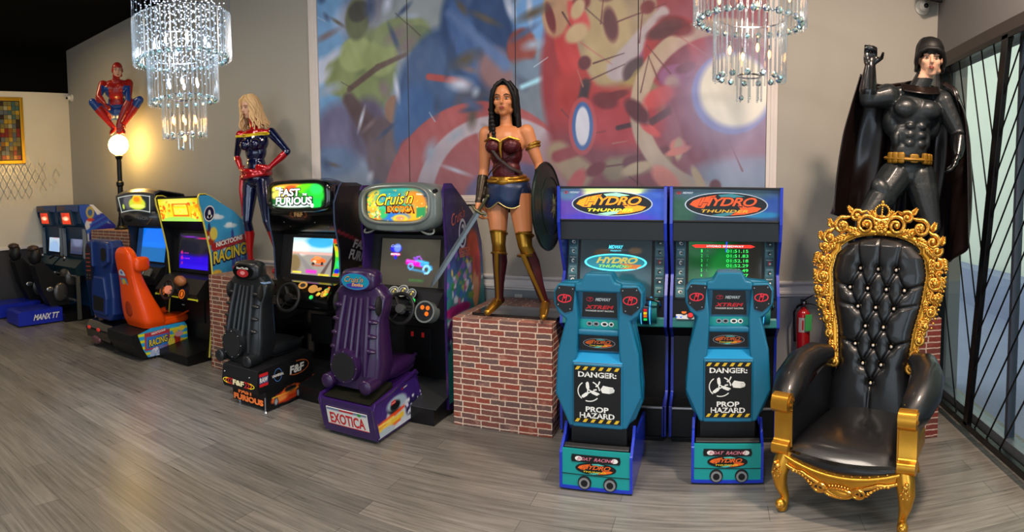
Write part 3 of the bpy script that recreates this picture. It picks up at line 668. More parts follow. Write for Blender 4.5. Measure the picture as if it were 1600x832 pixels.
# ================================================================ boat racing machines
m_blk = mat('black_laminate', '#0d0d0f', .38, var=.2); m_blk2 = mat('black_matte_plastic', '#111113', .5); m_rub = mat('black_rubber', '#0a0a0a', .7)
m_blue = mat('glossy_blue_edge', '#1430b0', .25, coat=.5); m_teal = mat('teal_plastic', '#0a6686', .34, coat=.3, bump=.15, bscale=400); m_teal2 = mat('teal_panel', '#14908c', .35)
m_tealc = mat('teal_control_deck', '#13706f', .35); m_sil = mat('brushed_silver', '#b4b6ba', .3, .9); m_wt = mat('white_print', '#e6e4dc', .5); m_redp = mat('red_print', '#d0242a', .5)
m_org = mat('orange_print', '#e8641e', .45); m_yel = mat('yellow_print', '#e9c51e', .45); m_tq = mat('turquoise_print', '#4fb8ac', .45); m_haz = mat('hazard_yellow', '#d7b02a', .5)
e_org = mat('orange_backlit', '#ff8a12', .4, emit=1.0); e_yel = mat('yellow_backlit', '#ffe32a', .4, emit=1.0); e_tq = mat('turquoise_backlit', '#8fd8b0', .4, emit=.75); e_cy = mat('cyan_glow', '#58e8ff', .4, emit=1.2)
e_org2 = mat('orange_dimly_backlit', '#d84f1c', .4, emit=.35); e_yel2 = mat('yellow_dimly_backlit', '#c79a28', .4, emit=.3); e_tq2 = mat('turquoise_dimly_backlit', '#2f7480', .4, emit=.25)
e_gr = mat('green_glow', '#35f060', .4, emit=1.0); e_red = mat('red_glow', '#ff3020', .4, emit=1.1); e_wh = mat('white_glow', '#ffffff', .4, emit=1.1); e_blu = mat('blue_glow', '#3048ff', .4, emit=1.3)
m_scr = mat('dark_screen_glass', '#1d2022', .08, coat=.5, spec=.6); p_emit = mat('lit_print', rough=.3, attr=True, emit=.78); p_dim = mat('dim_lit_print', rough=.3, attr=True, emit=.3); p_ink = mat('printed_vinyl', rough=.32, attr=True)
p_scr = mat('screen_picture', rough=.1, attr=True, emit=.85)
m_btnr = mat('red_button', '#d8202a', .3, emit=.2); m_btny = mat('yellow_button', '#e8d030', .3, emit=.25); m_btno = mat('orange_button', '#e87018', .3, emit=.25); m_btng = mat('green_button', '#20c050', .3, emit=.8); m_btnb = mat('blue_button', '#2050e0', .3, emit=.8)

def hydro_logo(b, P, cx, cy, w, ms, d=.002, rim=m_sil):
    h = w * .29
    b.disc(P, cx, cy, w * .5, h * .52, rim, d); b.disc(P, cx, cy, w * .485, h * .485, m_blk, d + .0006)
    o, y, tq = ms
    def poly(pts, m, dd): b.add([P.at(cx + x * w, cy + yy * w, dd) for x, yy in pts], [tuple(range(len(pts)))], m)
    poly([(-.10, .12), (.06, .135), (.22, .105), (.10, .085), (-.06, .085)], tq, d + .0009)
    poly([(-.18, -.125), (.0, -.09), (.10, -.075), (.06, -.12), (-.05, -.138)], tq, d + .0009)
    poly([(-.44, .0), (-.40, .045), (-.30, .085), (-.18, .105), (-.12, .115), (-.24, .0), (-.27, -.042), (-.36, -.036)], o, d + .001)
    poly([(.13, .0), (.30, -.012), (.42, -.035), (.37, -.075), (.22, -.11), (.05, -.125), (.12, -.085), (.17, -.05)], o, d + .001)
    b.text(P, 'HYDRO', cx + .015 * w, cy + .035 * w, w * .72, w * .125, m_blk, d + .0014, shear=.35, bold=.045, spacing=.86)
    b.text(P, 'HYDRO', cx + .015 * w, cy + .038 * w, w * .70, w * .105, o, d + .002, shear=.35, bold=.02, spacing=.9)
    b.text(P, 'THUNDER', cx - .02 * w, cy - .075 * w, w * .56, w * .036, y, d + .0024, shear=.25, bold=.03, spacing=1.1)
def md_logo(b, P, cx, cy, w, m, d=.002):
    b.ring(P, cx - w * .05, cy, w * .48, w * .3, w * .07, m, d, 28, .6, 5.4)
    b.text(P, 'M', cx - w * .02, cy + .02 * w, w * .42, w * .5, m, d + .0004, shear=.45, bold=.02)
    b.ring(P, cx + w * .22, cy + w * .02, w * .24, w * .25, w * .07, m, d + .0006, 20, -1.7, 1.9)
def midway(b, P, cx, cy, w, m1, m2, d=.002):
    md_logo(b, P, cx - w * .36, cy, w * .28, m1, d); b.text(P, 'MIDWAY', cx + w * .14, cy, w * .6, w * .12, m2, d, shear=.3, bold=.03)

def hydro_cabinet(xc, y0, lit, label):
    t = thing('arcade_cabinet', label, 'arcade machine', (xc, y0, 0), 0, None)
    hw = .378
    prof = [(-.06, 1.77), (-.06, 1.52), (-.03, 1.40), (.10, 1.16), (.02, 1.02), (.0, .80), (.16, .70), (.16, .30), (.0, .25), (.0, .03), (.78, .03), (.78, 1.77)][::-1]
    for s in (-1, 1):
        b = MB(); x = s * hw; b.px(prof, min(x, x - s * .02), max(x, x - s * .02), m_blue, None)
        b.out('side_panel', t, smooth=False, bevel=.006, seg=3)
    b = MB(); iw = hw - .02
    b.px([(.0, 1.40), (.22, 1.40), (.14, .96), (.02, .99), (.02, .80), (.18, .70), (.18, .02), (.76, .02), (.76, 1.755), (-.03, 1.755), (-.03, 1.54), (.0, 1.52)], -iw, iw, m_blk)
    b.out('cabinet_body', t, smooth=False)
    # marquee
    def mart(U, V):
        a = Art(U, V, 3.2, '#2a2f6e' if lit else '#1e2c44')
        if lit: a.ell(1.5, .8, 1.3, .6, '#d8e890', .9); a.ell(1.7, .75, .7, .35, '#e9f6b0', .9); a.ell(.3, .5, .5, .7, '#4a2f86', .9); a.ell(.2, .9, .4, .3, '#3d5a7a', .8); a.ell(2.95, .4, .5, .6, '#1f3f9c', .8); a.ell(1.5, .05, 1.4, .2, '#3b2a9c', .8); a.ell(2.7, .75, .5, .1, '#284a9a', .7)
        else: a.ell(.2, .3, .5, .5, '#1e4a38', .9); a.ell(2.9, .5, .5, .4, '#1d3f86', .9); a.ell(1.5, .9, 1.5, .3, '#34505e', .9); a.ell(2.6, .2, .6, .1, '#1a6c9a', .8)
        a.noise(.03, 9, 14, 3); return a.c
    P = Pl((0, -.034, 1.648), (1, 0, 0), (0, 0, 1))
    paint('marquee_print', P, iw * 2, .215, 60, 20, mart, p_emit if lit else p_dim, t, d=.0)
    b = MB(); hydro_logo(b, P, .0, .0, .56, (e_org, e_yel, e_tq) if lit else (e_org2, e_yel2, e_tq2)); midway(b, P, -.275, .078, .12, m_redp, m_sil); b.out('marquee_logo', t, smooth=False)
    b = MB(); b.box(-iw, iw, -.055, -.036, 1.752, 1.768, m_blk2); b.box(-iw, iw, -.05, -.034, 1.53, 1.542, m_blk2); b.box(-iw, iw, -.04, .05, 1.40, 1.53, m_blk); b.out('speaker_shelf', t, smooth=False, bevel=.003)
    # monitor bezel tilted back
    a = math.atan2(.06, .42); u = (0, .17 * .42, .42); Pm = Pl((0, .165, 1.175), (1, 0, 0), (0, -.08 + .15, .40))
    Pm = Pl((0, .135, 1.19), (1, 0, 0), (0, .075, .42))
    b = MB()
    b.pl(Pm, [(-iw, -.215), (iw, -.215), (iw, .215), (-iw, .215)], m_blk2, -.03, .0)
    b.out('monitor_bezel', t, smooth=False)
    for s in (-1, 1):
        b = MB(); x0 = s * (iw - .045)
        b.pl(Pm, [(x0 - .034, -.20), (x0 + .034, -.20), (x0 + .034, .195), (x0 - .034, .195)], mat('instruction_strip', '#35606a', .3, emit=.1), .0, .003)
        for k in range(6):
            yy = -.175 + k * .068
            b.pl(Pm, [(x0 - .029, yy - .008), (x0 + .029, yy - .008), (x0 + .029, yy + .05), (x0 - .029, yy + .05)], mat('strip_cell', '#1f4a56', .3) if k % 2 else mat('strip_cell_light', '#4d7f86', .3), .003, .0038)
            b.text(Pm, ('STEER', 'BOOST', 'THROTTLE', 'FINISH', 'RACE', 'START')[k], x0, yy + .038, .045, .008, m_wt, .0044)
            b.disc(Pm, x0, yy + .014, .015, .011, m_redp if (k == 3 and s > 0) else m_blk2 if s > 0 else m_wt, .0042, 12, .5 * k)
            b.disc(Pm, x0 + .004, yy + .012, .008, .006, m_wt if s > 0 else m_blk2, .0046, 10)
        b.out('instruction_strip', t, smooth=False)
    def scr(U, V):
        if lit:
            a = Art(U, V, 1.3, '#2b3438'); a.ell(.65, .3, .7, .4, '#233f48', .9); a.ell(.4, .75, .15, .08, '#4b3a2e', .9); a.ell(1.0, .8, .12, .06, '#5a4a3a', .9); a.ell(.65, .2, .5, .2, '#1c4a55', .8)
        else:
            a = Art(U, V, 1.3, '#16241a'); a.ell(.4, .5, .5, .7, '#0f4a22', .9); a.ell(.6, .3, .25, .6, '#14702c', .9); a.ell(.95, .1, .5, .15, '#1c8a3a', .8); a.ell(.2, .9, .3, .2, '#2a5a3a', .9); a.ell(1.1, .6, .25, .5, '#262420', .8)
        return a.c
    paint('screen', Pm, .515, .40, 40, 30, scr, p_scr, t, d=.004, surf=lambda U, V, o: o + np.array(Pm.n) * (-.0 + .012 * (1 - (2 * U - 1) ** 2) * (1 - (2 * V - 1) ** 2))[..., None])
    b = MB(); D = .018
    if lit:
        b.text(Pm, 'MIDWAY', .0, .145, .105, .026, e_cy, D, shear=.3, bold=.02); b.text(Pm, 'PRESENTS', 0, .118, .075, .01, e_cy, D)
        b.disc(Pm, 0, .035, .225, .062, e_cy, D - .0006); b.disc(Pm, 0, .035, .21, .052, mat('teal_glow', '#2c8fa0', .4, emit=.5), D)
        b.text(Pm, 'HYDRO', .01, .05, .30, .045, mat('olive_glow', '#d8c25a', .4, emit=.7), D + .001, shear=.35, bold=.04, spacing=.9); b.text(Pm, 'THUNDER', 0, .008, .24, .02, mat('lime_glow', '#9be05a', .4, emit=.7), D + .001, shear=.25, bold=.03)
        b.add([Pm.at(x, y, D + .001) for x, y in ((.02, .03), (.19, .02), (.15, -.01), (.03, -.012), (.10, .005))], [(0, 1, 2, 3, 4)], mat('orange_dim_glow', '#d87a3a', .4, emit=.6))
    else:
        b.pl(Pm, [(-.235, .165), (-.21, .15), (.18, .15), (.21, .16), (.18, .172), (-.21, .172)], e_red, D - .001, D)
        b.text(Pm, 'HYDRO SPEEDWAY', 0, .161, .26, .013, e_wh, D + .001, bold=.01)
        for k, tm in enumerate(('01:51.15', '01:51.83', '01:52.18', '01:52.29', '01:52.49', '01:52.87')):
            z = .128 - k * .034
            b.text(Pm, tm, .085, z, .155, .022, e_gr, D, bold=.01); b.text(Pm, str(k + 1), -.165, z, .010, .022, e_gr, D)
            if k < 5: b.text(Pm, ('W', 'G', 'T', 'R', 'L')[k], -.125, z, .016, .018, mat('green_dim_glow', '#20a048', .4, emit=.6), D)
        b.pl(Pm, [(.003, .12), (.008, .12), (.014, .20), (.006, .20)], e_blu, D, D + .001); b.disc(Pm, -.02, -.03, .012, .012, e_cy, D + .001, 12)
    b.out('screen_lettering', t, smooth=False)
    # control deck
    Pd = Pl((0, .06, .915), (1, 0, 0), (0, .10, .17))
    b = MB(); b.px([(-.0, .80), (.01, .855), (.12, .985), (.2, .985), (.2, .78)][::-1], -iw, iw, m_tealc); b.out('control_deck', t, smooth=False, bevel=.01, seg=3)
    Pd = Pl((0, .055, .912), (1, 0, 0), (0, .11, .13))
    b = MB(); b.pl(Pd, [(-.34, .06), (-.27, .06), (-.25, -.01), (-.14, -.02), (-.14, -.055), (-.20, -.075), (-.33, -.075), (-.34, -.02)], mat('pale_button_plate', '#c4cfd8', .35), .005, .013)
    for x, y in ((-.325, .045), (-.285, .045), (-.33, -.06), (-.155, -.035), (-.19, -.03), (-.3, -.06)): b.disc(Pd, x, y, .006, .006, m_btnb, .0136, 10)
    b.out('button_plate', t, smooth=False, bevel=.002)
    for x, y, m, tx in ((-.30, .028, m_btny, 'VIEW'), (-.28, -.022, m_btno, 'START'), (-.235, -.05, m_btnr, '')):
        b = MB(); b.cyl(Pd.at(x, y, .012), Pd.at(x, y, .02), .023, .023, m_blk2, 20); b.cyl(Pd.at(x, y, .012), Pd.at(x, y, .026), .019, .017, m, 20)
        if tx: b.text(Pd, tx, x, y, .022, .008, m_blk2, .0265)
        b.out('push_button', t)
    # throttle drum
    b = MB(); c0 = (.205, .04, .885); b.cyl((.16, .06, .90), (.31, .06, .90), .092, .092, m_tealc, 30); b.cyl((.19, .06, .90), (.275, .06, .90), .098, .098, mat('throttle_blue', '#1d5fa8', .3), 30)
    for x, m in ((.202, e_cy), (.262, e_cy)): b.cyl((x, .06, .90), (x + .003, .06, .90), .0995, .0995, m, 30)
    b.cyl((.215, .06, .90), (.252, .06, .90), .1, .1, mat('throttle_dark', '#16243a', .3), 30); b.out('throttle_drum', t)
    b = MB()
    for a_, m in ((.25, m_btnr), (.05, m_btny), (-.15, m_btno), (-.4, m_btng)):
        y_, z_ = .06 - .1 * math.cos(a_), .90 + .1 * math.sin(a_); b.box(.222, .245, y_ - .004, y_ + .01, z_ - .008, z_ + .008, m)
    b.out('throttle_label', t, smooth=False)
    b = MB(); b.tube([(.315, .06, .90), (.335, .0, .95), (.325, -.04, .985), (.29, -.06, 1.0)], .008, m_chrome, 8); b.tube([(.18, -.055, 1.012), (.30, -.06, 1.002)], .011, m_blk2, 10); b.out('throttle_lever', t)
    # steering wheel (mostly behind the seat)
    b = MB(); cw = Vector((-.03, -.06, .93)); 
    b.tube([cw + Vector((.13 * math.cos(a_), .035 * math.sin(a_), .125 * math.sin(a_))) for a_ in np.linspace(.0, 2 * PI, 33)[:-1]], .014, m_blk2, 8, closed=True)
    for a_ in (PI / 2, PI * 7 / 6, PI * 11 / 6): b.tube([cw + Vector((0, .02, 0)), cw + Vector((.13 * math.cos(a_), .035 * math.sin(a_), .125 * math.sin(a_)))], .011, m_sil, 6)
    b.cyl(cw + Vector((0, .12, 0)), cw + Vector((0, .01, 0)), .03, .035, m_blk2, 16); b.out('steering_wheel', t)
    # coin door and lower front
    b = MB(); b.box(-.12, .12, .168, .18, .40, .66, mat('coin_door_black', '#141416', .45, .3))
    for x in (-.05, .05): b.box(x - .012, x + .012, .160, .168, .58, .62, mat('coin_slot_red', '#9a1a18', .3, emit=.3)); b.box(x - .02, x + .02, .160, .168, .44, .50, m_blk)
    b.out('coin_door', t, smooth=False, bevel=.003)
    b = MB(); b.box(-iw, iw, .0, .2, .0, .03, m_rub); b.box(-iw, iw, .01, .2, .03, .245, m_blk); b.box(-iw, iw, .0, .02, .228, .242, m_sil); b.box(iw - .01, iw + .01, .0, .2, .03, .25, m_blue); b.out('foot_platform', t, smooth=False, bevel=.003)
    return t

def hydro_seat(cab, dx, dy):
    def pr(b, pts, y0, y1, m): 
        P = Pl((0, 0, 0), (1, 0, 0), (0, 0, 1)); b.pl(P, pts, m, -y1, -y0)
    sym = lambda pts: pts + [(-x, z) for x, z in pts[::-1]]
    outline = sym([(.0, .355), (.17, .36), (.215, .40), (.255, .50), (.258, .60), (.24, .80), (.205, .97), (.235, 1.02), (.262, 1.08), (.262, 1.16), (.235, 1.20), (.10, 1.212), (.075, 1.262), (.0, 1.264)])
    outline = [p for i, p in enumerate(outline) if not (p[0] == 0 and i > 5 and i != 13) ]
    b = MB(); pr(b, outline, .12, .22, m_teal); t = b.out('racing_seat', cab, smooth=False, bevel=.018, seg=3); t.location = (dx, dy, 0)
    sh = MB()
    # raised rails, bars and lower block
    for s in (-1, 1):
        q = [(s * .115, .985), (s * .135, 1.20), (s * .235, 1.20), (s * .262, 1.16), (s * .262, 1.08), (s * .235, 1.025), (s * .19, .99), (s * .24, .80), (s * .255, .55), (s * .17, .36), (s * .135, .36), (s * .135, .72), (s * .125, .78)]
        pr(sh, q if s > 0 else q[::-1], .06, .13, m_teal)
    pr(sh, [(-.14, 1.155), (.14, 1.155), (.135, 1.205), (.10, 1.212), (.075, 1.262), (-.075, 1.262), (-.10, 1.212), (-.135, 1.205)], .06, .13, m_teal)
    pr(sh, [(-.15, .36), (.15, .36), (.15, .745), (-.15, .745)], .05, .13, m_teal)
    pr(sh, [(-.125, .90), (.125, .90), (.122, .935), (-.122, .935)], .07, .13, m_teal)
    o = sh.out('shell_back_frame', t, smooth=False, bevel=.012, seg=3)
    sh = MB(); sh.px([(.05, .745), (.13, .745), (.13, .80)], -.145, .145, mat('teal_ledge', '#1d86b8', .3)); sh.out('shell_ledge', t, smooth=False, bevel=.004)
    # decal plates
    P = Pl((0, .06, 0), (1, 0, 0), (0, 0, 1))
    for s in (-1, 1):
        b = MB(); pts = [(s * .133, 1.185), (s * .228, 1.19), (s * .25, 1.155), (s * .246, 1.075), (s * .195, 1.03), (s * .148, 1.045)]
        b.pl(P, pts if s < 0 else pts, m_blk, .0, .006); md_logo(b, P, s * .192, 1.115, .085, mat('red_logo', '#d42838', .4), .007)
        for x, z in ((.146, 1.172), (.226, 1.176), (.162, 1.055), (.233, 1.078)): b.disc(P, s * x, z, .0035, .0035, m_sil, .0066, 8)
        b.out('logo_plate', t, smooth=False)
    Pc = Pl((0, .12, 1.06), (1, 0, 0), (0, -.0, 1))
    b = MB(); b.pl(Pc, [(-.105, -.06), (.105, -.06), (.098, .085), (-.098, .085)], m_blk, 0, .006); midway(b, Pc, .0, .045, .155, mat('red_logo', '#d42838', .4), m_wt, .007)
    b.text(Pc, 'XTREM', -.0, .0, .17, .022, m_redp, .007, shear=.3, bold=.04, spacing=1.1); b.text(Pc, 'THUNDER BOAT RACING', .0, -.022, .17, .009, m_wt, .007, bold=.01); b.out('sponsor_plate', t, smooth=False)
    b = MB(); b.pl(Pc, [(-.12, -.155), (.12, -.155), (.115, -.075), (-.115, -.075)], m_teal2, 0, .002); b.out('inner_ledge', t, smooth=False)
    b = MB()
    for x, r in ((-.06, .018), (-.02, .02), (.03, .022), (.07, .015)): b.disc(Pc, x, -.1, r, .014, m_sil if x < 0 else m_wt, .004, 14); b.disc(Pc, x, -.1, r * .6, .008, m_blk, .0046, 12)
    b.out('gauge_strip', t, smooth=False)
    Pb = Pl((0, .11, .845), (1, 0, 0), (0, .0, 1)); b = MB(); b.pl(Pb, [(-.115, -.04), (.115, -.04), (.11, .048), (-.11, .048)], m_blk, -.01, .006); hydro_logo(b, Pb, 0, .004, .19, (m_org, m_yel, m_tq), .007); b.out('name_plate', t, smooth=False)
    # hazard sign
    Pd = Pl((0, .05, .56), (1, 0, 0), (0, 0, 1)); b = MB(); w, h = .138, .168; m_sign = mat('sign_black', '#0c0b0c', .35)
    b.pl(Pd, [(-w, -h), (w, -h), (w, h), (-w, h)], m_sign, 0, .004)
    for zz in (h - .024, -h + .004):
        for k in range(6):
            x0 = -w + .006 + k * .046; pts = [(x0, zz), (x0 + .02, zz), (x0 + .034, zz + .02), (x0 + .014, zz + .02)]
            b.add([Pd.at(min(x, w - .004), y, .0046) for x, y in pts], [(0, 1, 2, 3)], m_haz)
    b.text(Pd, 'DANGER:', 0, h - .05, .225, .032, m_wt, .005, bold=.03); b.text(Pd, 'PROP', 0, -h + .082, .135, .032, m_wt, .005, bold=.03); b.text(Pd, 'HAZARD', 0, -h + .045, .205, .032, m_wt, .005, bold=.03)
    for x in (-.095, -.06, -.022, .015, .052, .088):
        for zz in (h - .05, -h + .045): b.add([Pd.at(x - .0015, zz - .014, .0056), Pd.at(x + .0015, zz - .014, .0056), Pd.at(x + .0015, zz + .014, .0056), Pd.at(x - .0015, zz + .014, .0056)], [(0, 1, 2, 3)], m_sign)
    pcx, pcy = -.048, .02
    for k in range(3):
        a = PI / 2 + .15 + k * 2 * PI / 3; ca, sa = math.cos(a), math.sin(a)
        pts = [(.0, .006), (.025, .014), (.05, .012), (.058, .0), (.05, -.006), (.02, -.006)]
        b.add([Pd.at(pcx + x * ca - y * sa, pcy + x * sa + y * ca, .005) for x, y in pts], [tuple(range(6))], m_wt)
    b.disc(Pd, pcx, pcy, .012, .012, m_wt, .0054, 14); b.disc(Pd, pcx, pcy, .005, .005, m_sign, .006, 10)
    b.ring(Pd, pcx, pcy, .068, .062, .006, m_wt, .005, 14, 2.2, 4.0); b.ring(Pd, pcx, pcy, .068, .062, .006, m_wt, .005, 14, 4.4, 5.6); b.ring(Pd, pcx, pcy, .066, .062, .007, m_wt, .005, 10, .1, 1.2)
    b.add([Pd.at(x, y, .005) for x, y in ((.02, .035), (.035, .058), (.07, .052), (.092, .05), (.102, .035), (.098, .02), (.07, .012), (.03, .015))], [tuple(range(8))], m_wt)
    for k in range(3): b.add([Pd.at(x, y + .010 * k, .0056) for x, y in ((.072, .02), (.098, .022), (.098, .0235), (.072, .0215))], [(0, 1, 2, 3)], m_sign)
    for x, y, a in ((.0, .055, .6), (-.012, .03, .2), (.004, .01, -.4), (.012, .072, 1.2)): 
        ca, sa = math.cos(a), math.sin(a); b.add([Pd.at(x + u * ca - v * sa, y + u * sa + v * ca, .0052) for u, v in ((-.01, -.004), (.01, -.004), (.01, .004), (-.01, .004))], [(0, 1, 2, 3)], m_wt)
    b.out('hazard_sign', t, smooth=False)
    # cushion side, seat pan, pedestal, base
    b = MB(); b.px([(.22, .50), (.22, 1.15), (.25, 1.15), (.29, .56), (.62, .52), (.62, .44), (.22, .40)][::-1], -.20, .20, m_teal); b.out('seat_pan', t, smooth=False, bevel=.02, seg=3)
    b = MB(); b.px([(.10, .24), (.10, .40), (.5, .44), (.5, .24)][::-1], -.165, .165, m_blk2); b.out('pedestal', t, smooth=False, bevel=.01)
    b = MB(); b.px([(.02, .03), (.02, .255), (.045, .27), (.06, .24), (.62, .24), (.62, .03)][::-1], -.19, .19, m_blk)
    t = b.out('seat_base', cab, smooth=False, bevel=.003); t.location = (dx, dy, 0)
    for s in (-1, 1):
        b = MB(); b.px([(.0, .0 + .01), (.0, .225), (.10, .30), (.14, .36), (.2, .28), (.62, .26), (.62, .01)][::-1], s * .206 - .008, s * .206 + .008, m_blue); b.out('base_side', t, smooth=False, bevel=.006, seg=3)
    b = MB(); b.box(-.198, .198, .0, .02, .012, .03, m_blue); b.box(-.198, .198, .006, .02, .03, .245, m_teal2); P = Pl((0, .006, .13), (1, 0, 0), (0, 0, 1))
    b.pl(P, [(-.14, .045), (.14, .045), (.145, .065), (.14, .088), (-.14, .088), (-.145, .065)], m_blk, 0, .004); b.text(P, 'BOAT  RACING', -.0, .066, .22, .02, mat('pink_print', '#c87080', .4), .005, shear=.4, bold=.02)
    b.disc(P, -.10, .066, .022, .014, m_wt, .0045, 14); b.disc(P, .11, .066, .02, .014, m_wt, .0045, 14)
    hydro_logo(b, P, 0, -.0 + .01, .24, (m_org, m_yel, m_tq), .002, m_blk)
    b.box(-.198, .198, .003, .006, .098, .101, m_blk)
    b.out('base_front', t, smooth=False)
    for s in (-.075, .075):
        b = MB(); P = Pl((s + .01, .006, .055), (1, 0, 0), (0, 0, 1)); c = P.o
        b.cyl(c, c + Vector((0, -.01, 0)), .040, .038, m_blk2, 26); b.cyl(c + Vector((0, -.01, 0)), c + Vector((0, -.013, 0)), .032, .032, m_sil, 26); b.cyl(c + Vector((0, -.013, 0)), c + Vector((0, -.0145, 0)), .02, .02, m_blk, 22); b.out('exhaust_ring', t)
    return t
hc = hydro_cabinet(-.69, 4.0, True, 'boat racing arcade machine with brightly lit marquee and glowing oval logo on its screen')
hydro_seat(hc, .035, -.76)
hc = hydro_cabinet(.085, 4.0, False, 'boat racing arcade machine with dim marquee and green time table on its screen')
hydro_seat(hc, .015, -.59)

# ================================================================ driving machines
m_purp = mat('purple_plastic', '#2c1340', .36, coat=.3, bump=.1, bscale=300); m_purpd = mat('purple_edge', '#321858', .25, coat=.6); m_hood = mat('grey_green_hood', '#5d6763', .32, coat=.4); m_hood2 = mat('pewter_bezel', '#8a8f8a', .3, .5)
m_carbon = mat('diamond_plate', '#54585a', .35, .7, bump=.8, bscale=120); m_glossb = mat('gloss_black_plastic', '#0b0c0d', .12, coat=.8); m_lime = mat('lime_trim', '#c8c832', .4, emit=.15)

def interp(z, tab, k): return np.interp(z, [a[0] for a in tab], [a[k] for a in tab])
def side_art(name, t, x, tab, z0, z1, fn, m, nx=40, nz=70, left=False):
    """printed side of a cabinet: tab = rows (z, front y, back y)"""
    P = Pl((x, 0, 0), (0, 1, 0), (0, 0, 1))
    def yz(U, V):
        z = z0 + (z1 - z0) * V; f, b = interp(z, tab, 1), interp(z, tab, 2); return f + (b - f) * U, z
    def art(U, V):
        y, z = yz(U, V); a = Art(U, V, 1, '#000000'); a.x, a.y = y, z; fn(a); return a.c
    return paint(name, P, 1, 1, nx, nz, art, m, t, shape=lambda U, V, X, Y: yz(U, V), d=.0025)
def wheel(t, c, R, hubm, tilt=.35, spokes=3, rim=None, hubr=.045, label=None):
    c = Vector(c); u = Vector((0, math.sin(tilt), math.cos(tilt))); n = Vector((0, -math.cos(tilt), math.sin(tilt))); r = Vector((1, 0, 0))
    b = MB(); b.tube([c + (r * math.cos(a) + u * math.sin(a)) * R for a in np.linspace(0, 2 * PI, 37)[:-1]], R * .13, rim or m_blk2, 10, closed=True)
    o = b.out('steering_wheel', t); b = MB()
    for k in range(spokes):
        a = PI / 2 + .5 + k * 2 * PI / spokes; b.tube([c - n * .02, c + (r * math.cos(a) + u * math.sin(a)) * R], [R * .16, R * .12], m_blk2, 8, flat=.4)
    b.cyl(c - n * .14, c - n * .01, .03, .035, m_blk2, 14); b.out('spokes', o)
    b = MB(); b.cyl(c - n * .025, c + n * .012, hubr, hubr * .85, hubm, 22); b.out('hub', o)
    return o
def button(t, P, x, y, r, m, name='push_button'):
    b = MB(); b.cyl(P.at(x, y, 0), P.at(x, y, .008), r * 1.25, r * 1.2, m_blk2, 16); b.cyl(P.at(x, y, .0), P.at(x, y, .016), r, r * .9, m, 16); b.out(name, t)

def racer_seat(cab, loc, ms, badge, mdisc):
    b = MB()
    secs = [(.345, .17, .12, .10), (.40, .215, .13, .12), (.52, .228, .13, .13), (.68, .215, .115, .135), (.82, .20, .095, .15), (.92, .222, .085, .165), (.99, .228, .08, .175), (1.04, .19, .072, .18), (1.08, .13, .065, .185)]
    def f(u, v):
        z = np.interp(u, np.linspace(0, 1, 9), [s[0] for s in secs]); w = np.interp(u, np.linspace(0, 1, 9), [s[1] for s in secs]); d = np.interp(u, np.linspace(0, 1, 9), [s[2] for s in secs]); yc = np.interp(u, np.linspace(0, 1, 9), [s[3] for s in secs])
        a = -2 * PI * v; ca, sa = math.cos(a), math.sin(a); g = lambda q: math.copysign(abs(q) ** .45, q)
        return (w * g(ca), yc + d * g(sa), z)
    b.grid(f, 24, 36, ms, flip=True)
    vs = [f(1, j / 36) for j in range(36)]; b.add(vs, [tuple(range(35, -1, -1))], ms)
    s = b.out('racing_seat', cab, smooth=1.0, weld=True); s.location = loc
    b = MB()     # raised ridges and cross ribs of the moulded back
    for x in (-.055, 0, .055): b.tube([(x, -.012, .56), (x * .9, .045, .80), (x * .8, .09, .98)], [.016, .02, .016], ms, 8)
    for sx in (-1, 1):
        b.tube([(sx * .115, .0, .44), (sx * .125, .005, .60), (sx * .115, .045, .80), (sx * .10, .09, .99)], [.02, .024, .022, .018], ms, 8)
        for z in (.62, .72, .82, .92): b.ell((sx * .15, -.005 + (z - .5) * .2, z), (.05, .03, .018), ms, nu=12, nv=8)
        b.ell((sx * .185, .10, .93), (.022, .05, .075), m_rub, nu=12, nv=8)  # black ellipsoid paints the dark of an uncut shoulder slot
        b.cyl((sx * .165, -.075, .385), (sx * .165, .06, .395), .052, .05, ms, 20); b.ell((sx * .165, -.075, .385), (.052, .02, .052), ms, nu=20, nv=8)
    b.out('seat_ribs', s)
    b = MB(); b.cyl((-.035, -.05, .50), (-.035, .02, .50), .118, .13, ms, 32); b.cyl((-.035, -.056, .50), (-.035, -.04, .50), .10, .10, mdisc, 32)
    for k in range(8): b.ell((-.035 + .109 * math.cos(k * .785), -.052, .50 + .109 * math.sin(k * .785)), .0045, m_sil, nu=6, nv=4)
    b.out('speaker_disc', s)
    b = MB(); b.ell((0, .16, 1.105), (.155, .088, .085), ms, nu=28, nv=16, e=.62); b.out('headrest', s)
    P = Pl((0, .0705, 1.10), (1, 0, 0), (0, .0, 1)); b = MB(); badge(b, P); b.out('headrest_badge', s, smooth=False)
    b = MB(); b.grid(lambda u, v: ((u - .5) * .42 * (1 - .12 * v), .18 + v * .46, .385 + .045 * abs(2 * u - 1) ** 2.5 + .03 * v ** 4), 12, 12, ms); 
    b.ell((0, .42, .40), (.20, .24, .055), ms, nu=28, nv=12, e=.6); b.ell((-.17, .36, .43), (.045, .24, .045), ms, e=.8); b.ell((.17, .36, .43), (.045, .24, .045), ms, e=.8)
    b.out('seat_pan', s, solid=.02)
    return s

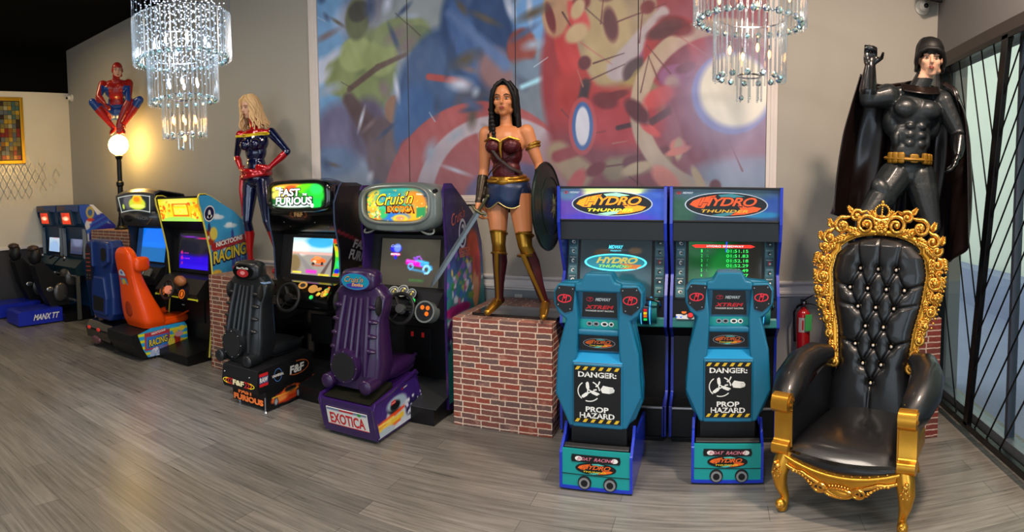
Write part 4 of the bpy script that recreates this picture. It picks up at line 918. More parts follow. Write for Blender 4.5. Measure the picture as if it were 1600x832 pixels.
# ---------------------------------------------------------------- purple machine
def cruisn():
    cx, y0 = -2.335, 4.0; hw = .385
    t = thing('arcade_cabinet', 'purple sided driving arcade machine with rounded grey hood and purple seat', 'arcade machine', (cx, y0, 0))
    tab = [(.05, .02, .76), (.78, .0, .76), (.95, .0, .74), (1.3, .02, .70), (1.5, .0, .60), (1.62, -.02, .42), (1.74, -.02, .22), (1.80, .02, .12)]
    prof = [(f, z) for z, f, b_ in tab] + [(b_, z) for z, f, b_ in tab[::-1]]
    for s in (-1, 1):
        b = MB(); x = s * hw; b.px(prof[::-1], min(x, x - s * .02), max(x, x - s * .02), m_purpd); b.out('side_panel', t, smooth=False, bevel=.007, seg=3)
    def art(a):
        y, z = a.x, a.y
        a.c[:] = hexa('#2a2058'); a.mixin((1.35 - z) / .3, '#3a64a8'); a.mixin((1.15 - z) / .2, '#2f8d8d'); a.mixin((z - 1.55) / .1, '#20164a')
        a.speck(60, .012, .04, ['#3e9a48', '#79b83f', '#2f6fb0', '#d8e0ea', '#8a5fc0', '#e0c850'], (.0, .7, .9, 1.28), 3); a.ell(.5, 1.30, .12, .12, '#c8401c', .8); a.ell(.58, 1.05, .09, .26, '#d8402c', .4); a.ell(.56, .92, .07, .16, '#e8a070', .4); a.ell(.60, 1.12, .05, .10, '#c82848', .5)
        a.speck(26, .015, .04, ['#c89ad8', '#e8e8f4', '#4a78d0', '#7fa84a', '#d85f8f'], (.1, .5, .85, 1.1), 8)
        a.ell(.2, .80, .25, .05, '#b02878', .3); a.ell(.3, .72, .3, .05, '#d8cce8', .4); a.ell(.25, .62, .25, .06, '#8a3a9a', .4); a.speck(20, .02, .05, ['#c8c0e0', '#6a2a78', '#30306a'], (.0, .6, .5, .72), 9)
        a.noise(.05, 30, 22, 2)
    o = side_art('side_artwork', t, hw, tab, .10, 1.76, art, p_ink, 50, 110)
    P = Pl((hw + .004, .2, 1.5), (0, 1, 0), (0, 0, 1)); b = MB(); m_or2 = mat('coral_lettering', '#e0745a', .4); m_ivory = mat('ivory_print', '#d6d8e4', .4)
    b.text(P, "Cruis'n", .02, .045, .26, .095, m_or2, .001, shear=.45, bold=.0, rot=.25)
    b.ring(P, .10, -.10, .075, .12, .022, m_ivory, .001, 30); b.text(P, '3', .10, -.10, .07, .15, m_ivory, .0014, shear=.2, bold=.02)
    b.text(P, 'EXOTICA', .14, -.235, .22, .045, m_or2, .001, bold=.05); b.text(P, 'EXOTICA', .14, -.275, .20, .03, m_or2, .0014, bold=.05)
    b.out('side_lettering', t, smooth=False)
    iw = hw - .02
    b = MB(); b.px([(.05, 1.46), (.20, 1.38), (.12, .96), (.10, .80), (.25, .72), (.25, .02), (.74, .02), (.70, 1.30), (.30, 1.60), (.08, 1.70)], -iw, iw, m_blk); b.out('cabinet_body', t, smooth=False)
    # hood : rounded rectangular shell with a big lens-shaped window
    b = MB()
    def outline(k, w, ztop, zbot):
        pts = []
        for i in range(k):
            a = 2 * PI * i / k; g = lambda q, e: math.copysign(abs(q) ** e, q)
            x = w * g(math.cos(a), .55); zz = g(math.sin(a), .62); z = (ztop + zbot) / 2 + (ztop - zbot) / 2 * zz
            pts.append((x, z))
        return pts
    k = 48; o1 = outline(k, .372, 1.815, 1.43); rings_ = []
    for yy, sc in ((.22, .96), (.0, 1.0), (-.05, .99), (-.085, .93), (-.095, .86)):
        rings_.append([((x * sc), yy, 1.63 + (z - 1.63) * (sc if z > 1.6 else (sc * .5 + .5))) for x, z in o1])
    inn = outline(k, .295, 1.785, 1.50); rings_.append([(x, -.092, z) for x, z in inn]); rings_.append([(x * .98, -.06, 1.642 + (z - 1.642) * .97) for x, z in inn])
    vs = [p for r_ in rings_ for p in r_]; fs = [(i * k + j, (i + 1) * k + j, (i + 1) * k + (j + 1) % k, i * k + (j + 1) % k) for i in range(len(rings_) - 1) for j in range(k)]
    b.add(vs, [f[::-1] for f in fs], m_hood); b.out('hood', t, smooth=.9)
    b = MB(); b.tube([(x * 1.01, -.095, z) for x, z in inn], .012, m_hood2, 8, closed=True); b.out('marquee_rim', t)
    def mart(U, V):
        a = Art(U, V, 2.0, '#3a5a78'); a.ell(1.0, .9, .7, .3, '#48b8a0', .8); a.ell(1.2, .35, .7, .45, '#f0a820', .6); a.ell(1.55, .6, .35, .3, '#f08a28', .8); a.ell(.25, .5, .3, .45, '#e8c838', .7); a.ell(.25, .2, .3, .2, '#f0a030', .8); a.ell(.75, .35, .35, .25, '#58c8a8', .7); a.ell(.95, .15, .45, .14, '#2f6fc0', .7); a.ell(.5, .25, .2, .15, '#38b060', .8)
        a.ell(.8, .70, .5, .2, '#2f9a9a', .9); a.ell(1.0, .45, .5, .1, '#38a880', .9); a.ell(1.1, .1, .25, .12, '#f0c030', .6); a.ell(1.1, .12, .14, .06, '#e88860', .6); a.rect(1.6, 1.88, .12, .42, '#2f8a50', .02); a.speck(60, .015, .05, ['#f8d040', '#e86828', '#78c850', '#f8f0a0', '#2a8a70'], (.02, .45, .05, .9), 4); a.speck(40, .01, .03, ['#f8d040', '#e86828', '#204060', '#f8f0a0'], (.45, 1.95, .03, .9), 14)
        a.rect(1.62, 1.8, .78, .82, '#f8f8e0', .02); a.mixin((np.abs(V - .5) - .44) / .04, '#20242a'); a.mixin((np.abs(U - .5) - .47) / .02, '#20242a'); return a.c
    P = Pl((0, -.062, 1.643), (1, 0, 0), (0, 0, 1))
    def rr(U, V, X, Y):
        x = (U - .5) * 2; y = (V - .5) * 2; return .285 * x * np.sqrt(np.clip(1 - .16 * y ** 4, 0, 1)), .139 * y * np.sqrt(np.clip(1 - .42 * np.abs(x) ** 3.2, 0, 1))
    paint('marquee_print', P, 1, 1, 70, 40, mart, p_emit, t, shape=rr, d=0)
    b = MB(); b.text(P, "Cruis'n", -.02, .043, .345, .105, mat('dark_red_print', '#6a2408', .5), .002, shear=.45, bold=.05, rot=.05); b.text(P, "Cruis'n", -.02, .047, .33, .092, e_yel, .003, shear=.45, bold=.0, rot=.05)
    b.text(P, 'EXOTICA', .03, -.038, .26, .064, mat('dark_red_print', '#6a2408', .5), .002, bold=.09); b.text(P, 'EXOTICA', .03, -.035, .23, .044, e_org, .003, bold=.03); b.out('marquee_lettering', t, smooth=False)
    for s in (-1, 1):
        b = MB(); b.tube([(s * .25 + .062 * math.cos(a), -.05 + .02 * math.sin(a), 1.455 + .03 * math.sin(a) - s * .02 * math.cos(a)) for a in np.linspace(0, 2 * PI, 25)[:-1]], .008, m_hood2, 6, closed=True); b.ell((s * .25, -.045, 1.457), (.06, .02, .028), m_rub); b.out('speaker_port', t)
        b = MB(); b.cyl((s * .335, -.05, 1.745), (s * .335, -.085, 1.74), .016, .014, m_rub, 14); b.out('hood_bolt', t)
    Pm = Pl((0, .125, 1.17), (1, 0, 0), (0, .075, .42))
    b = MB(); b.pl(Pm, [(-iw, -.235), (iw, -.235), (iw, .225), (-iw, .225)], m_blk2, -.03, 0); b.pl(Pm, [(-.30, -.21), (.30, -.21), (.29, .20), (-.29, .20)], mat('bezel_smoke', '#1d1e1c', .12, coat=.6), 0, .003); b.out('monitor_bezel', t, smooth=False)
    def scr(U, V):
        a = Art(U, V, 1.3, '#3a3730'); a.ell(.65, .5, .8, .6, '#454139', .9); a.ell(.9, .8, .4, .2, '#4c483e', .9)
        a.bar(.62, .50, .95, .46, .05, .05, '#e818c0', .03); a.bar(.60, .54, .80, .52, .03, .02, '#f050e0', .02); a.bar(.78, .56, 1.05, .50, .018, .03, '#48b8f0', .02); a.bar(.74, .60, .86, .64, .012, .012, '#b868f0', .01); a.bar(.86, .64, .92, .57, .012, .012, '#b868f0', .01); a.ell(.79, .59, .05, .035, '#8a48d0', .5); a.bar(.92, .47, 1.12, .42, .04, .03, '#3898d8', .03); a.ring(1.03, .37, .065, .08, .018, '#8ad0ff', .02); a.ring(.68, .42, .05, .06, .014, '#58a8e8', .02); a.bar(.70, .36, 1.0, .32, .02, .02, '#4888b8', .03); a.bar(1.08, .36, 1.14, .38, .02, .015, '#58c8f8', .02)
        a.ell(.33, .78, .13, .08, '#3028e8', .5); a.ell(.36, .8, .08, .09, '#7898ff', .5); a.ell(.33, .66, .11, .035, '#ff4898', .5); a.ell(.33, .6, .03, .05, '#2830e0', .5); a.rect(.66, .98, .10, .16, '#3f5a38', .02); return a.c
    paint('screen', Pm, .54, .38, 60, 46, scr, p_scr, t, d=.006)
    b = MB(); b.text(Pm, "Cruis'n", -.135, .13, .09, .022, mat('pale_blue_glow', '#a8b8ff', .4, emit=.9), .009, shear=.4, bold=.02); b.text(Pm, 'EXOTICA', -.135, .062, .085, .014, e_wh, .009, bold=.03); b.text(Pm, 'INSERT COIN', .06, -.14, .11, .012, mat('olive_dim_glow', '#5a7a48', .4, emit=.5), .009); b.out('screen_lettering', t, smooth=False)
    # dashboard
    b = MB(); b.px([(-.12, .80), (-.14, .86), (-.02, .97), (.13, .985), (.16, .74), (-.02, .76)][::-1], -iw, iw, m_blk2); b.out('dashboard', t, smooth=False, bevel=.02, seg=3)
    Pd = Pl((0, -.105, .925), (1, 0, 0), (0, .55, .8))
    for x, y, r, q in ((-.03, .045, .045, 1), (.05, .055, .05, 1), (.13, .035, .045, 1), (-.14, .035, .05, 0)):
        b = MB(); b.ring(Pd, x, y, r, r, .007, m_hood2, .012, 26); b.cyl(Pd.at(x, y, -.02), Pd.at(x, y, .008), r, r, m_blk, 26); b.disc(Pd, x, y, r * .8, r * .8, mat('gauge_face', '#24282c', .3), .009, 20)
        b.ring(Pd, x, y, r * .6, r * .6, .003, m_sil, .010, 20, .3, 4.0); b.text(Pd, '8', x, y, .012, .02, m_btny, .0105); b.disc(Pd, x + .01, y + .02, .008, .006, m_btny, .0105, 10); b.out('gauge', t, smooth=False)
    for x in (-.295, .295):
        b = MB(); P2 = Pl((x, -.19, .855), (1, 0, 0), (0, .25, .9)); b.cyl(P2.at(0, 0, -.1), P2.at(0, 0, 0), .078, .082, m_hood, 30); b.ring(P2, 0, 0, .082, .082, .012, m_hood2, .001, 30); b.disc(P2, 0, 0, .07, .07, m_blk2, .0008, 28)
        for dx, dy, m in ((-.02, .03, m_btno), (.025, .028, m_btno), (-.025, -.012, m_blk), (.02, -.015, m_btno), (0, -.04, m_blk)): b.disc(P2, dx, dy, .017, .017, m, .003, 14)
        b.out('control_pod', t, smooth=.6)
    button(t, Pd, .16, -.02, .022, m_btng)
    P3 = Pl((.17, -.15, .82), (1, 0, 0), (0, .1, 1)); b = MB(); b.pl(P3, [(-.03, -.04), (.03, -.04), (.03, .03), (-.03, .03)], m_blk, 0, .006)
    for i in range(3):
        for j in range(3): b.disc(P3, -.018 + i * .018, -.028 + j * .02, .006, .006, m_sil, .007, 10)
    b.out('keypad', t, smooth=False)
    wheel(t, (.085, -.19, .86), .115, m_sil, hubr=.04)
    b = MB(); b.box(-.12, .12, .235, .25, .36, .62, mat('coin_door_black', '#141416', .45, .3)); 
    for x in (-.05, .05): b.box(x - .012, x + .012, .228, .236, .54, .58, mat('coin_slot_red', '#9a1a18', .3, emit=.3))
    b.out('coin_door', t, smooth=False, bevel=.003)
    b = MB(); b.px([(-.20, .01), (-.20, .13), (.25, .20), (.25, .01)][::-1], -iw, iw, m_blk); b.px([(-.205, .13), (-.205, .135), (.25, .205), (.25, .20)][::-1], -iw - .01, iw + .02, m_carbon); b.out('foot_platform', t, smooth=False)
    b = MB(); b.box(iw + .0, iw + .01, .28, .33, .10, .15, m_sil); b.out('side_latch', t, smooth=False); b = MB(); b.box(iw, iw + .01, .12, .16, .12, .13, m_sil); b.out('side_latch', t, smooth=False)
    # seat base
    sx = -.06; w = .225
    b = MB(); prof = [(-.66, .02), (-.72, .28), (-.56, .30), (-.10, .36), (.0, .14), (.0, .02)][::-1]
    b.px(prof, sx - w, sx + w, m_purpd, None); base = b.out('seat_base', t, smooth=False, bevel=.008, seg=3)
    b = MB(); b.px([(-.70, .283), (-.55, .29), (-.40, .33), (-.40, .36), (-.60, .31), (-.71, .295)][::-1], sx - w + .03, sx + w - .03, mat('olive_black_vinyl', '#1c1d14', .4)); b.out('base_top', base, smooth=False)
    for s in (-1, 1):
        b = MB(); b.tube([(sx + s * (w + .002), -.655, .05), (sx + s * (w + .004), -.715, .265), (sx + s * (w + .004), -.70, .295), (sx + s * (w + .004), -.40, .335), (sx + s * (w + .004), -.12, .375), (sx + s * w, -.09, .35)], .014, m_purpd, 8); b.out('side_rail', base)
    n_ = Vector((0, -.26, -.06)); P = Pl((sx, -.694, .148), (1, 0, 0), (0, -.06, .26)); b = MB()
    b.pl(P, [(-.175, -.06), (.175, -.06), (.175, .075), (-.175, .075)], m_wt, .001, .006); b.text(P, 'EXOTICA', 0, -.005, .30, .085, m_redp, .0072, bold=.03)
    b.pl(P, [(-.175, -.06), (.175, -.06), (.175, -.055), (-.175, -.055)], m_redp, .006, .0068); b.add([P.at(x, y, .0066) for x, y in ((-.17, .055), (.17, .055), (.17, .072), (-.17, .072))], [(0, 1, 2, 3)], mat('plate_blue_grey', '#7f8ca8', .4)); b.pl(P, [(-.06, .058), (.06, .058), (.06, .070), (-.06, .070)], m_redp, .0062, .0072)
    b.disc(P, .11, .06, .018, .012, mat('leaf_green_print', '#3f9a4a', .4), .0072, 12); b.out('number_plate', base, smooth=False)
    tabb = [(.03, -.65, -.01), (.14, -.675, -.01), (.28, -.70, -.08), (.34, -.25, -.13)]
    def bart(a):
        a.c[:] = hexa('#3a2070'); a.ell(-.38, .12, .17, .13, '#c8d4dc', .25); a.ell(-.43, .20, .10, .05, '#141820', .4); a.ell(-.40, .22, .14, .05, '#9fb6c8', .5); a.ell(-.42, .205, .07, .035, '#101418', .5)
        a.bar(-.66, .12, -.30, .16, .02, .012, '#e84a1c', .01); a.bar(-.66, .08, -.32, .11, .025, .02, '#f0c838', .015); a.bar(-.66, .05, -.36, .08, .014, .012, '#e86a28', .01); a.bar(-.66, .12, -.45, .13, .008, .008, '#f8e060', .01)
        a.bar(-.22, .04, -.02, .10, .03, .03, '#dfe4ee', .01); a.ell(-.15, .12, .12, .07, '#241a4a', .4); a.speck(26, .006, .02, ['#e8ecf4', '#d8dcf0', '#3a2a6a'], (-.28, -.02, .08, .2), 5); a.ell(-.3, .04, .2, .03, '#d0d8e4', .3); a.ell(-.55, .05, .12, .04, '#aebfc8', .3); a.noise(.03, 40, 40, 3)
    side_art('base_artwork', base, sx + w, tabb, .035, .33, bart, p_ink, 60, 30)
    P = Pl((sx + w + .004, -.42, .27), (0, 1, .08), (0, 0, 1)); b = MB(); b.pl(P, [(-.06, -.045), (.0, -.045), (.0, -.02), (-.06, -.02)], m_redp, 0, .002); b.text(P, 'Nintendo', -.03, -.032, .05, .01, m_wt, .003); b.out('sticker', base, smooth=False); b = MB(); midway(b, P, .13, .02, .10, m_redp, m_wt, .002); b.out('sticker', base, smooth=False)
    for x in (-.19, .19):
        for y in (-.6, -.1): b = MB(); b.cyl((sx + x, y, .0), (sx + x, y, .03), .022, .018, m_rub, 12); b.out('levelling_foot', base)
    def badge(b, P):
        b.disc(P, 0, 0, .125, .062, mat('badge_rim', '#4a5fa8', .3), .0, 30); b.disc(P, 0, 0, .118, .056, mat('badge_teal', '#0f8aa8', .3), .001, 30)
        b.disc(P, .0, -.03, .08, .02, mat('badge_violet', '#3c3a9a', .3), .0014, 20); b.text(P, "Cruis'n", -.01, .015, .17, .045, m_blk, .002, shear=.45, bold=.03); b.text(P, "Cruis'n", -.01, .016, .165, .042, mat('tan_print', '#d8a060', .4), .0026, shear=.45)
        b.text(P, 'Exotica', .02, -.022, .10, .026, mat('tan_print', '#d8a060', .4), .0024, shear=.3, bold=.04)
    racer_seat(t, (-.095, -.585, .0), m_purp, badge, mat('disc_black', '#17161a', .5))
cruisn()

# ---------------------------------------------------------------- black street racing machine
def furious():
    cx, y0 = -3.345, 4.0; hw = .385
    t = thing('arcade_cabinet', 'black driving arcade machine with a bright green and white marquee and black seat', 'arcade machine', (cx, y0, 0))
    tab = [(.05, .02, .70), (.78, .0, .70), (.95, .05, .70), (1.25, .04, .72), (1.5, -.02, .66), (1.66, -.02, .56), (1.80, .06, .42), (1.83, .1, .3)]
    prof = [(f, z) for z, f, b_ in tab] + [(b_, z) for z, f, b_ in tab[::-1]]
    for s in (-1, 1):
        b = MB(); x = s * hw; b.px(prof[::-1], min(x, x - s * .02), max(x, x - s * .02), m_glossb); b.out('side_panel', t, smooth=False, bevel=.006)
        b = MB(); b.tube([(x - s * .01, f - .004, z) for z, f, b_ in tab], .008, mat('blue_grey_edge', '#39455f', .25, coat=.5), 6); b.out('edge_trim', t)
    def art(a):
        y, z = a.x, a.y; a.c[:] = hexa('#141114'); a.ell(.4, 1.62, .16, .12, '#4a3730', .9); a.ell(.45, 1.62, .06, .09, '#7a5a48', .7); a.ell(.3, 1.0, .25, .2, '#2a2620', .8); a.bar(.0, 1.42, .6, 1.22, .012, .012, '#7a1f2a', .01); a.bar(.0, 1.0, .6, 1.14, .01, .01, '#8a8a30', .01)
        a.speck(30, .01, .03, ['#5a4438', '#6a6a60', '#3a2a24', '#8a5a30'], (.1, .6, .7, 1.15), 6); a.noise(.02, 30, 22, 2)
    side_art('side_artwork', t, hw, tab, .10, 1.80, art, p_ink, 40, 80)
    P = Pl((hw + .004, .35, 1.2), (0, 1, -.25), (0, .25, 1)); b = MB(); m_g = mat('grey_print', '#9a9aa0', .4); b.text(P, 'FAST', .0, .07, .30, .08, m_g, .001, shear=.3, bold=.04); b.text(P, 'FURIOUS', .02, -.03, .42, .09, m_g, .001, shear=.3, bold=.04)
    b.text(P, 'F&F', .05, -.2, .16, .08, mat('tan_grey_print', '#8a7a60', .4), .001, bold=.04); b.out('side_lettering', t, smooth=False)
    iw = hw - .02
    b = MB(); b.px([(.0, 1.66), (-.01, 1.56), (.14, 1.40), (.17, 1.36), (.10, .96), (.10, .80), (.25, .72), (.25, .02), (.68, .02), (.68, 1.5), (.45, 1.76)], -iw, iw, m_glossb); b.out('cabinet_body', t, smooth=False, bevel=.01)
    b = MB(); k = 40; rg = []
    def oc(k, w, zt, zb): return [(w * math.copysign(abs(math.cos(2 * PI * i / k)) ** .45, math.cos(2 * PI * i / k)), (zt + zb) / 2 + (zt - zb) / 2 * math.copysign(abs(math.sin(2 * PI * i / k)) ** .5, math.sin(2 * PI * i / k))) for i in range(k)]
    o1 = oc(k, .37, 1.87, 1.58)
    for yy, sc, dz in ((.35, .82, -.0), (.12, .95, .015), (.0, 1.0, 0), (-.05, .99, 0), (-.07, .94, 0)): rg.append([(x * sc, yy, 1.725 + (z - 1.725) * sc + dz) for x, z in o1])
    i1 = oc(k, .325, 1.845, 1.605); rg.append([(x, -.07, z) for x, z in i1]); rg.append([(x * .98, -.045, 1.725 + (z - 1.725) * .97) for x, z in i1])
    vs = [p for r_ in rg for p in r_]; fs = [(i * k + j, (i + 1) * k + j, (i + 1) * k + (j + 1) % k, i * k + (j + 1) % k)[::-1] for i in range(len(rg) - 1) for j in range(k)]
    b.add(vs, fs, m_glossb); b.out('hood', t, smooth=.9)
    def mart(U, V):
        a = Art(U, V, 2.4, '#1c2010'); a.rect(.05, 2.35, .08, .92, '#0f3a14', .1); a.ell(.8, .85, .8, .12, '#f0a838', .8); a.ell(.35, .8, .4, .1, '#e8d848', .8); a.ell(.95, .78, .3, .12, '#f05828', .8); a.ell(1.7, .75, .55, .2, '#68f020', .6); a.ell(1.9, .5, .45, .3, '#28c838', .7); a.ell(2.0, .75, .25, .2, '#30e860', .8); a.ell(.4, .55, .4, .18, '#e8d060', .8); a.ell(1.0, .14, .9, .07, '#d8f8e8', .8); a.ell(1.0, .3, .9, .12, '#207a3a', .8)
        a.rect(1.85, 2.2, .05, .38, '#18c848', .03); a.ell(1.3, .5, .35, .1, '#30902a', .8); a.mixin((np.abs(V - .5) - .43) / .05, '#0c0f0a'); a.mixin((np.abs(U - .5) - .45) / .03, '#0c0f0a'); return a.c
    P = Pl((0, -.052, 1.725), (1, 0, 0), (0, 0, 1))
    def rr(U, V, X, Y):
        x = (U - .5) * 2; y = (V - .5) * 2; return .322 * x * np.sqrt(np.clip(1 - .1 * y ** 4, 0, 1)), .118 * y * np.sqrt(np.clip(1 - .3 * np.abs(x) ** 4, 0, 1))
    paint('marquee_print', P, 1, 1, 60, 30, mart, p_emit, t, shape=rr, d=0)
    b = MB()
    for body, x, y, w, h, sh in (('THE', -.22, .070, .08, .024, .1), ('FAST', -.09, .032, .25, .066, .1), ('THE', .085, .012, .05, .018, .1), ('FURIOUS', -.045, -.042, .42, .066, .1)):
        b.text(P, body, x + .002, y - .002, w * 1.05, h * 1.28, m_blk, .002, shear=sh, bold=.09); b.text(P, body, x, y, w, h, e_wh, .003, shear=sh, bold=.03)
    b.disc(P, .165, -.085, .018, .018, e_wh, .003, 16); b.out('marquee_lettering', t, smooth=False)
    P = Pl((0, .015, 1.535), (1, 0, 0), (0, -.35, .6)); b = MB(); m_ob = mat('orange_brown_print', '#c0602c', .4)
    P = Pl((0, -.018, 1.56), (1, 0, 0), (0, -.1, .6))
    b.text(P, 'F&F', -.02, -.0, .10, .04, mat('tan_print', '#d8a060', .4), .003, bold=.06)
    for k_ in (0, 1): 
        b.ring(P, -.02, 0, .085 + k_ * .016, .034 + k_ * .004, .004, m_ob, .003, 14, -.8, .8); b.ring(P, -.02, 0, .085 + k_ * .016, .034 + k_ * .004, .004, m_ob, .003, 14, PI - .8, PI + .8)
    b.out('logo_sticker', t, smooth=False)
    b = MB(); P = Pl((.02, .06, 1.487), (1, 0, 0), (0, -.15, .16)); b.text(P, '*', 0, 0, .03, .03, m_redp, .001, bold=.05); b.out('star_sticker', t, smooth=False)
    for x, z, y in ((-.22, 1.45, .10), (.22, 1.45, .10), (.1, 1.49, .06), (-.26, 1.49, .06)):
        b = MB(); b.ell((x, y, z), .007, m_sil, nu=8, nv=6); b.out('bolt', t)
    Pm = Pl((0, .13, 1.175), (1, 0, 0), (0, .075, .42)); b = MB(); b.pl(Pm, [(-iw, -.22), (iw, -.22), (iw, .20), (-iw, .20)], m_blk2, -.03, 0); b.out('monitor_bezel', t, smooth=False)
    def scr(U, V):
        a = Art(U, V, 1.3, '#b8b6ac'); a.c[:] = hexa('#8f8b84'); a.rect(-1, 3, .62, 2, '#b8d8dc', .05); a.ell(.9, .9, .45, .16, '#3aa8d8', .7); a.ell(.2, .7, .35, .2, '#d8dcd0', .8); a.rect(-1, 3, .55, .62, '#d8a8a0', .03); a.ell(.1, .3, .2, .25, '#7a6848', .7); a.bar(.2, .55, .75, .0, .02, .12, '#7f7c7c', .05); a.bar(1.3, .5, 1.0, .0, .02, .06, '#5a4a48', .03)
        a.ell(.88, .40, .24, .08, '#e8682c', .3); a.ell(.84, .47, .12, .05, '#f08a50', .4); a.ell(.76, .37, .06, .04, '#f0c0a0', .5); a.ell(.72, .3, .05, .05, '#2a2624', .5); a.ell(1.0, .32, .04, .055, '#2a2624', .5); a.ell(.88, .27, .2, .02, '#b84828', .6)
        a.rect(.05, .35, .03, .08, '#e8d848', .02); a.rect(.5, .85, .05, .14, '#d838b8', .03); a.rect(.9, 1.25, .0, .05, '#d8c838', .02); return a.c
    paint('screen', Pm, .46, .335, 60, 44, scr, p_scr, t, d=.006)
    def strip(U, V):
        a = Art(U, V, .3, '#38c838'); a.ell(.1, .95, .2, .08, '#e83818', .6); a.ell(.15, .75, .2, .12, '#e8c820', .7); a.ell(.15, .83, .1, .03, '#101010', .6); a.ell(.1, .6, .15, .08, '#a8e828', .8); a.ell(.2, .35, .15, .1, '#28d888', .8); a.ell(.15, .15, .12, .07, '#1828c8', .6); a.ell(.15, .05, .15, .04, '#e87828', .7); return a.c
    P = Pl(Pm.at(.29, -.0, .004), (1, 0, 0), (0, .075, .42))
    paint('instruction_print', P, .075, .33, 10, 40, strip, p_emit, t, d=0, shape=lambda U, V, X, Y: (X + .025 * np.sin(V * PI) - .01 - .03 * V ** 3, Y))
    b = MB(); b.px([(-.12, .76), (-.14, .84), (-.03, .96), (.13, .985), (.16, .72), (-.02, .72)][::-1], -iw, iw, m_glossb); b.out('dashboard', t, smooth=False, bevel=.02, seg=3)
    Pd = Pl((0, -.10, .905), (1, 0, 0), (0, .6, .75))
    b = MB(); mo = mat('tan_gauge_print', '#c8903f', .3, emit=.2); b.disc(Pd, .06, .045, .05, .036, mo, .012, 22); b.disc(Pd, .185, .02, .05, .04, mo, .012, 22); b.disc(Pd, .06, .045, .03, .02, m_blk, .0125, 16); b.out('gauge_print', t, smooth=False)
    b = MB()
    rs = random.Random(2)
    for k_ in range(16): b.disc(Pd, .24 + rs.random() * .11, -.05 + rs.random() * .1, .012 + rs.random() * .014, .010 + rs.random() * .01, rs.choice([m_btnr, m_btno, m_btny, m_btng, mo]), .012 + k_ * .0003, 10)
    b.out('dashboard_decal', t, smooth=False)
    for x, y, m in ((-.31, .035, m_btnr), (-.315, -.0, m_btny), (-.33, -.045, m_btnb), (.20, -.06, m_btng), (.33, -.02, m_btny)): button(t, Pd, x, y, .02, m)
    wheel(t, (-.02, -.19, .85), .12, m_blk2, hubr=.04)
    b = MB(); b.box(-.12, .12, .235, .25, .36, .62, mat('coin_door_black', '#141416', .45, .3)); b.box(.10, .14, .24, .252, .66, .665, m_sil); b.box(.2, .24, .24, .252, .60, .604, m_sil); b.out('coin_door', t, smooth=False, bevel=.003)
    b = MB(); b.px([(-.25, .01), (-.25, .12), (.25, .20), (.25, .01)][::-1], -iw, iw, m_blk); b.px([(-.255, .12), (-.255, .125), (.25, .205), (.25, .20)][::-1], -iw, iw, mat('dark_tread_plate', '#25282b', .4, .6, bump=.8, bscale=120)); b.out('foot_platform', t, smooth=False)
    # seat base, two steps
    sx = -.085; w = .205
    b = MB(); b.px([(-.64, .03), (-.65, .155), (.1, .155), (.1, .03)][::-1], sx - w + .02, sx + w, m_blk2); b.px([(-.70, .15), (-.72, .22), (-.70, .34), (-.02, .37), (-.02, .15)][::-1], sx - w - .03, sx + w - .03, m_blk2); base = b.out('seat_base', t, smooth=False, bevel=.006)
    b = MB(); b.box(sx - w - .035, sx - w - .028, -.70, -.02, .15, .34, m_sil); 
    b.out('corner_strip', base, smooth=False)
    for x, z in ((-.17, .30), (.12, .30)): b = MB(); b.ell((sx - .03 + x, -.718, z - .02), .007, m_sil, nu=8, nv=6); b.out('bolt', base)
    b = MB()
    b.cyl((sx + w - .01, -.65, .0), (sx + w - .01, -.65, .12), .006, None, m_sil, 8); b.cyl((sx + w - .01, -.65, .0), (sx + w - .01, -.65, .012), .02, .012, m_sil, 12); b.out('levelling_foot', base)
    b = MB(); b.cyl((sx - w + .06, -.6, .0), (sx - w + .06, -.6, .03), .02, None, m_sil, 10); b.out('levelling_foot', base); b = MB(); b.cyl((sx + w - .03, -.0, .0), (sx + w - .03, -.0, .03), .02, None, m_sil, 10); b.out('levelling_foot', base)
    P = Pl((sx - .03, -.725, .215), (1, 0, 0), (0, .0, 1)); b = MB(); e_o2 = mat('glowing_orange_print', '#f07838', .4, emit=.25)
    b.text(P, 'F&F', 0, -.0, .13, .045, mat('cream_print', '#f0e0b0', .4), .003, bold=.05)
    for k_, m in enumerate((m_redp, m_redp, m_btno, m_btny)):
        for q0 in (-.75, PI - .75): b.ring(P, 0, 0, .095 + k_ * .03, .042 - k_ * .002, .008, m, .002, 12, q0, q0 + 1.5)
    b.out('rear_logo', base, smooth=False)
    P = Pl((sx + .01, -.655, .09), (1, 0, 0), (0, -.0, 1)); b = MB(); b.text(P, 'FAST', -.03, .035, .17, .038, e_o2, .003, bold=.06); b.text(P, 'FURIOUS', .0, -.018, .34, .05, e_o2, .003, bold=.06); b.out('rear_lettering', base, smooth=False)
    P = Pl((sx + w - .03, -.35, .26), (0, 1, 0), (0, 0, 1)); b = MB()
    b.pl(P, [(-.34, -.05), (-.24, -.05), (-.24, .055), (-.34, .055)], m_redp, 0, .002); b.pl(P, [(-.345, -.025), (-.235, -.025), (-.235, .03), (-.345, .03)], mat('deep_blue_print', '#20306a', .4), .002, .0026); b.text(P, 'RAW', -.29, .003, .095, .042, m_wt, .003, bold=.05)
    b.ring(P, -.12, .0, .05, .055, .006, mat('steel_blue_print', '#4a78b8', .4), .002, 24); b.text(P, 'UNIVERSAL', -.12, .0, .14, .022, m_wt, .003, bold=.03)
    b.ring(P, .13, .005, .15, .06, .008, m_ob, .002, 30, -2.4, 1.7); b.text(P, 'F&F', .12, .0, .19, .07, m_wt, .003, bold=.04, shear=.1); b.out('sponsor_stickers', base, smooth=False)
    P = Pl((sx + w + .0, -.3, .09), (0, 1, 0), (0, 0, 1))
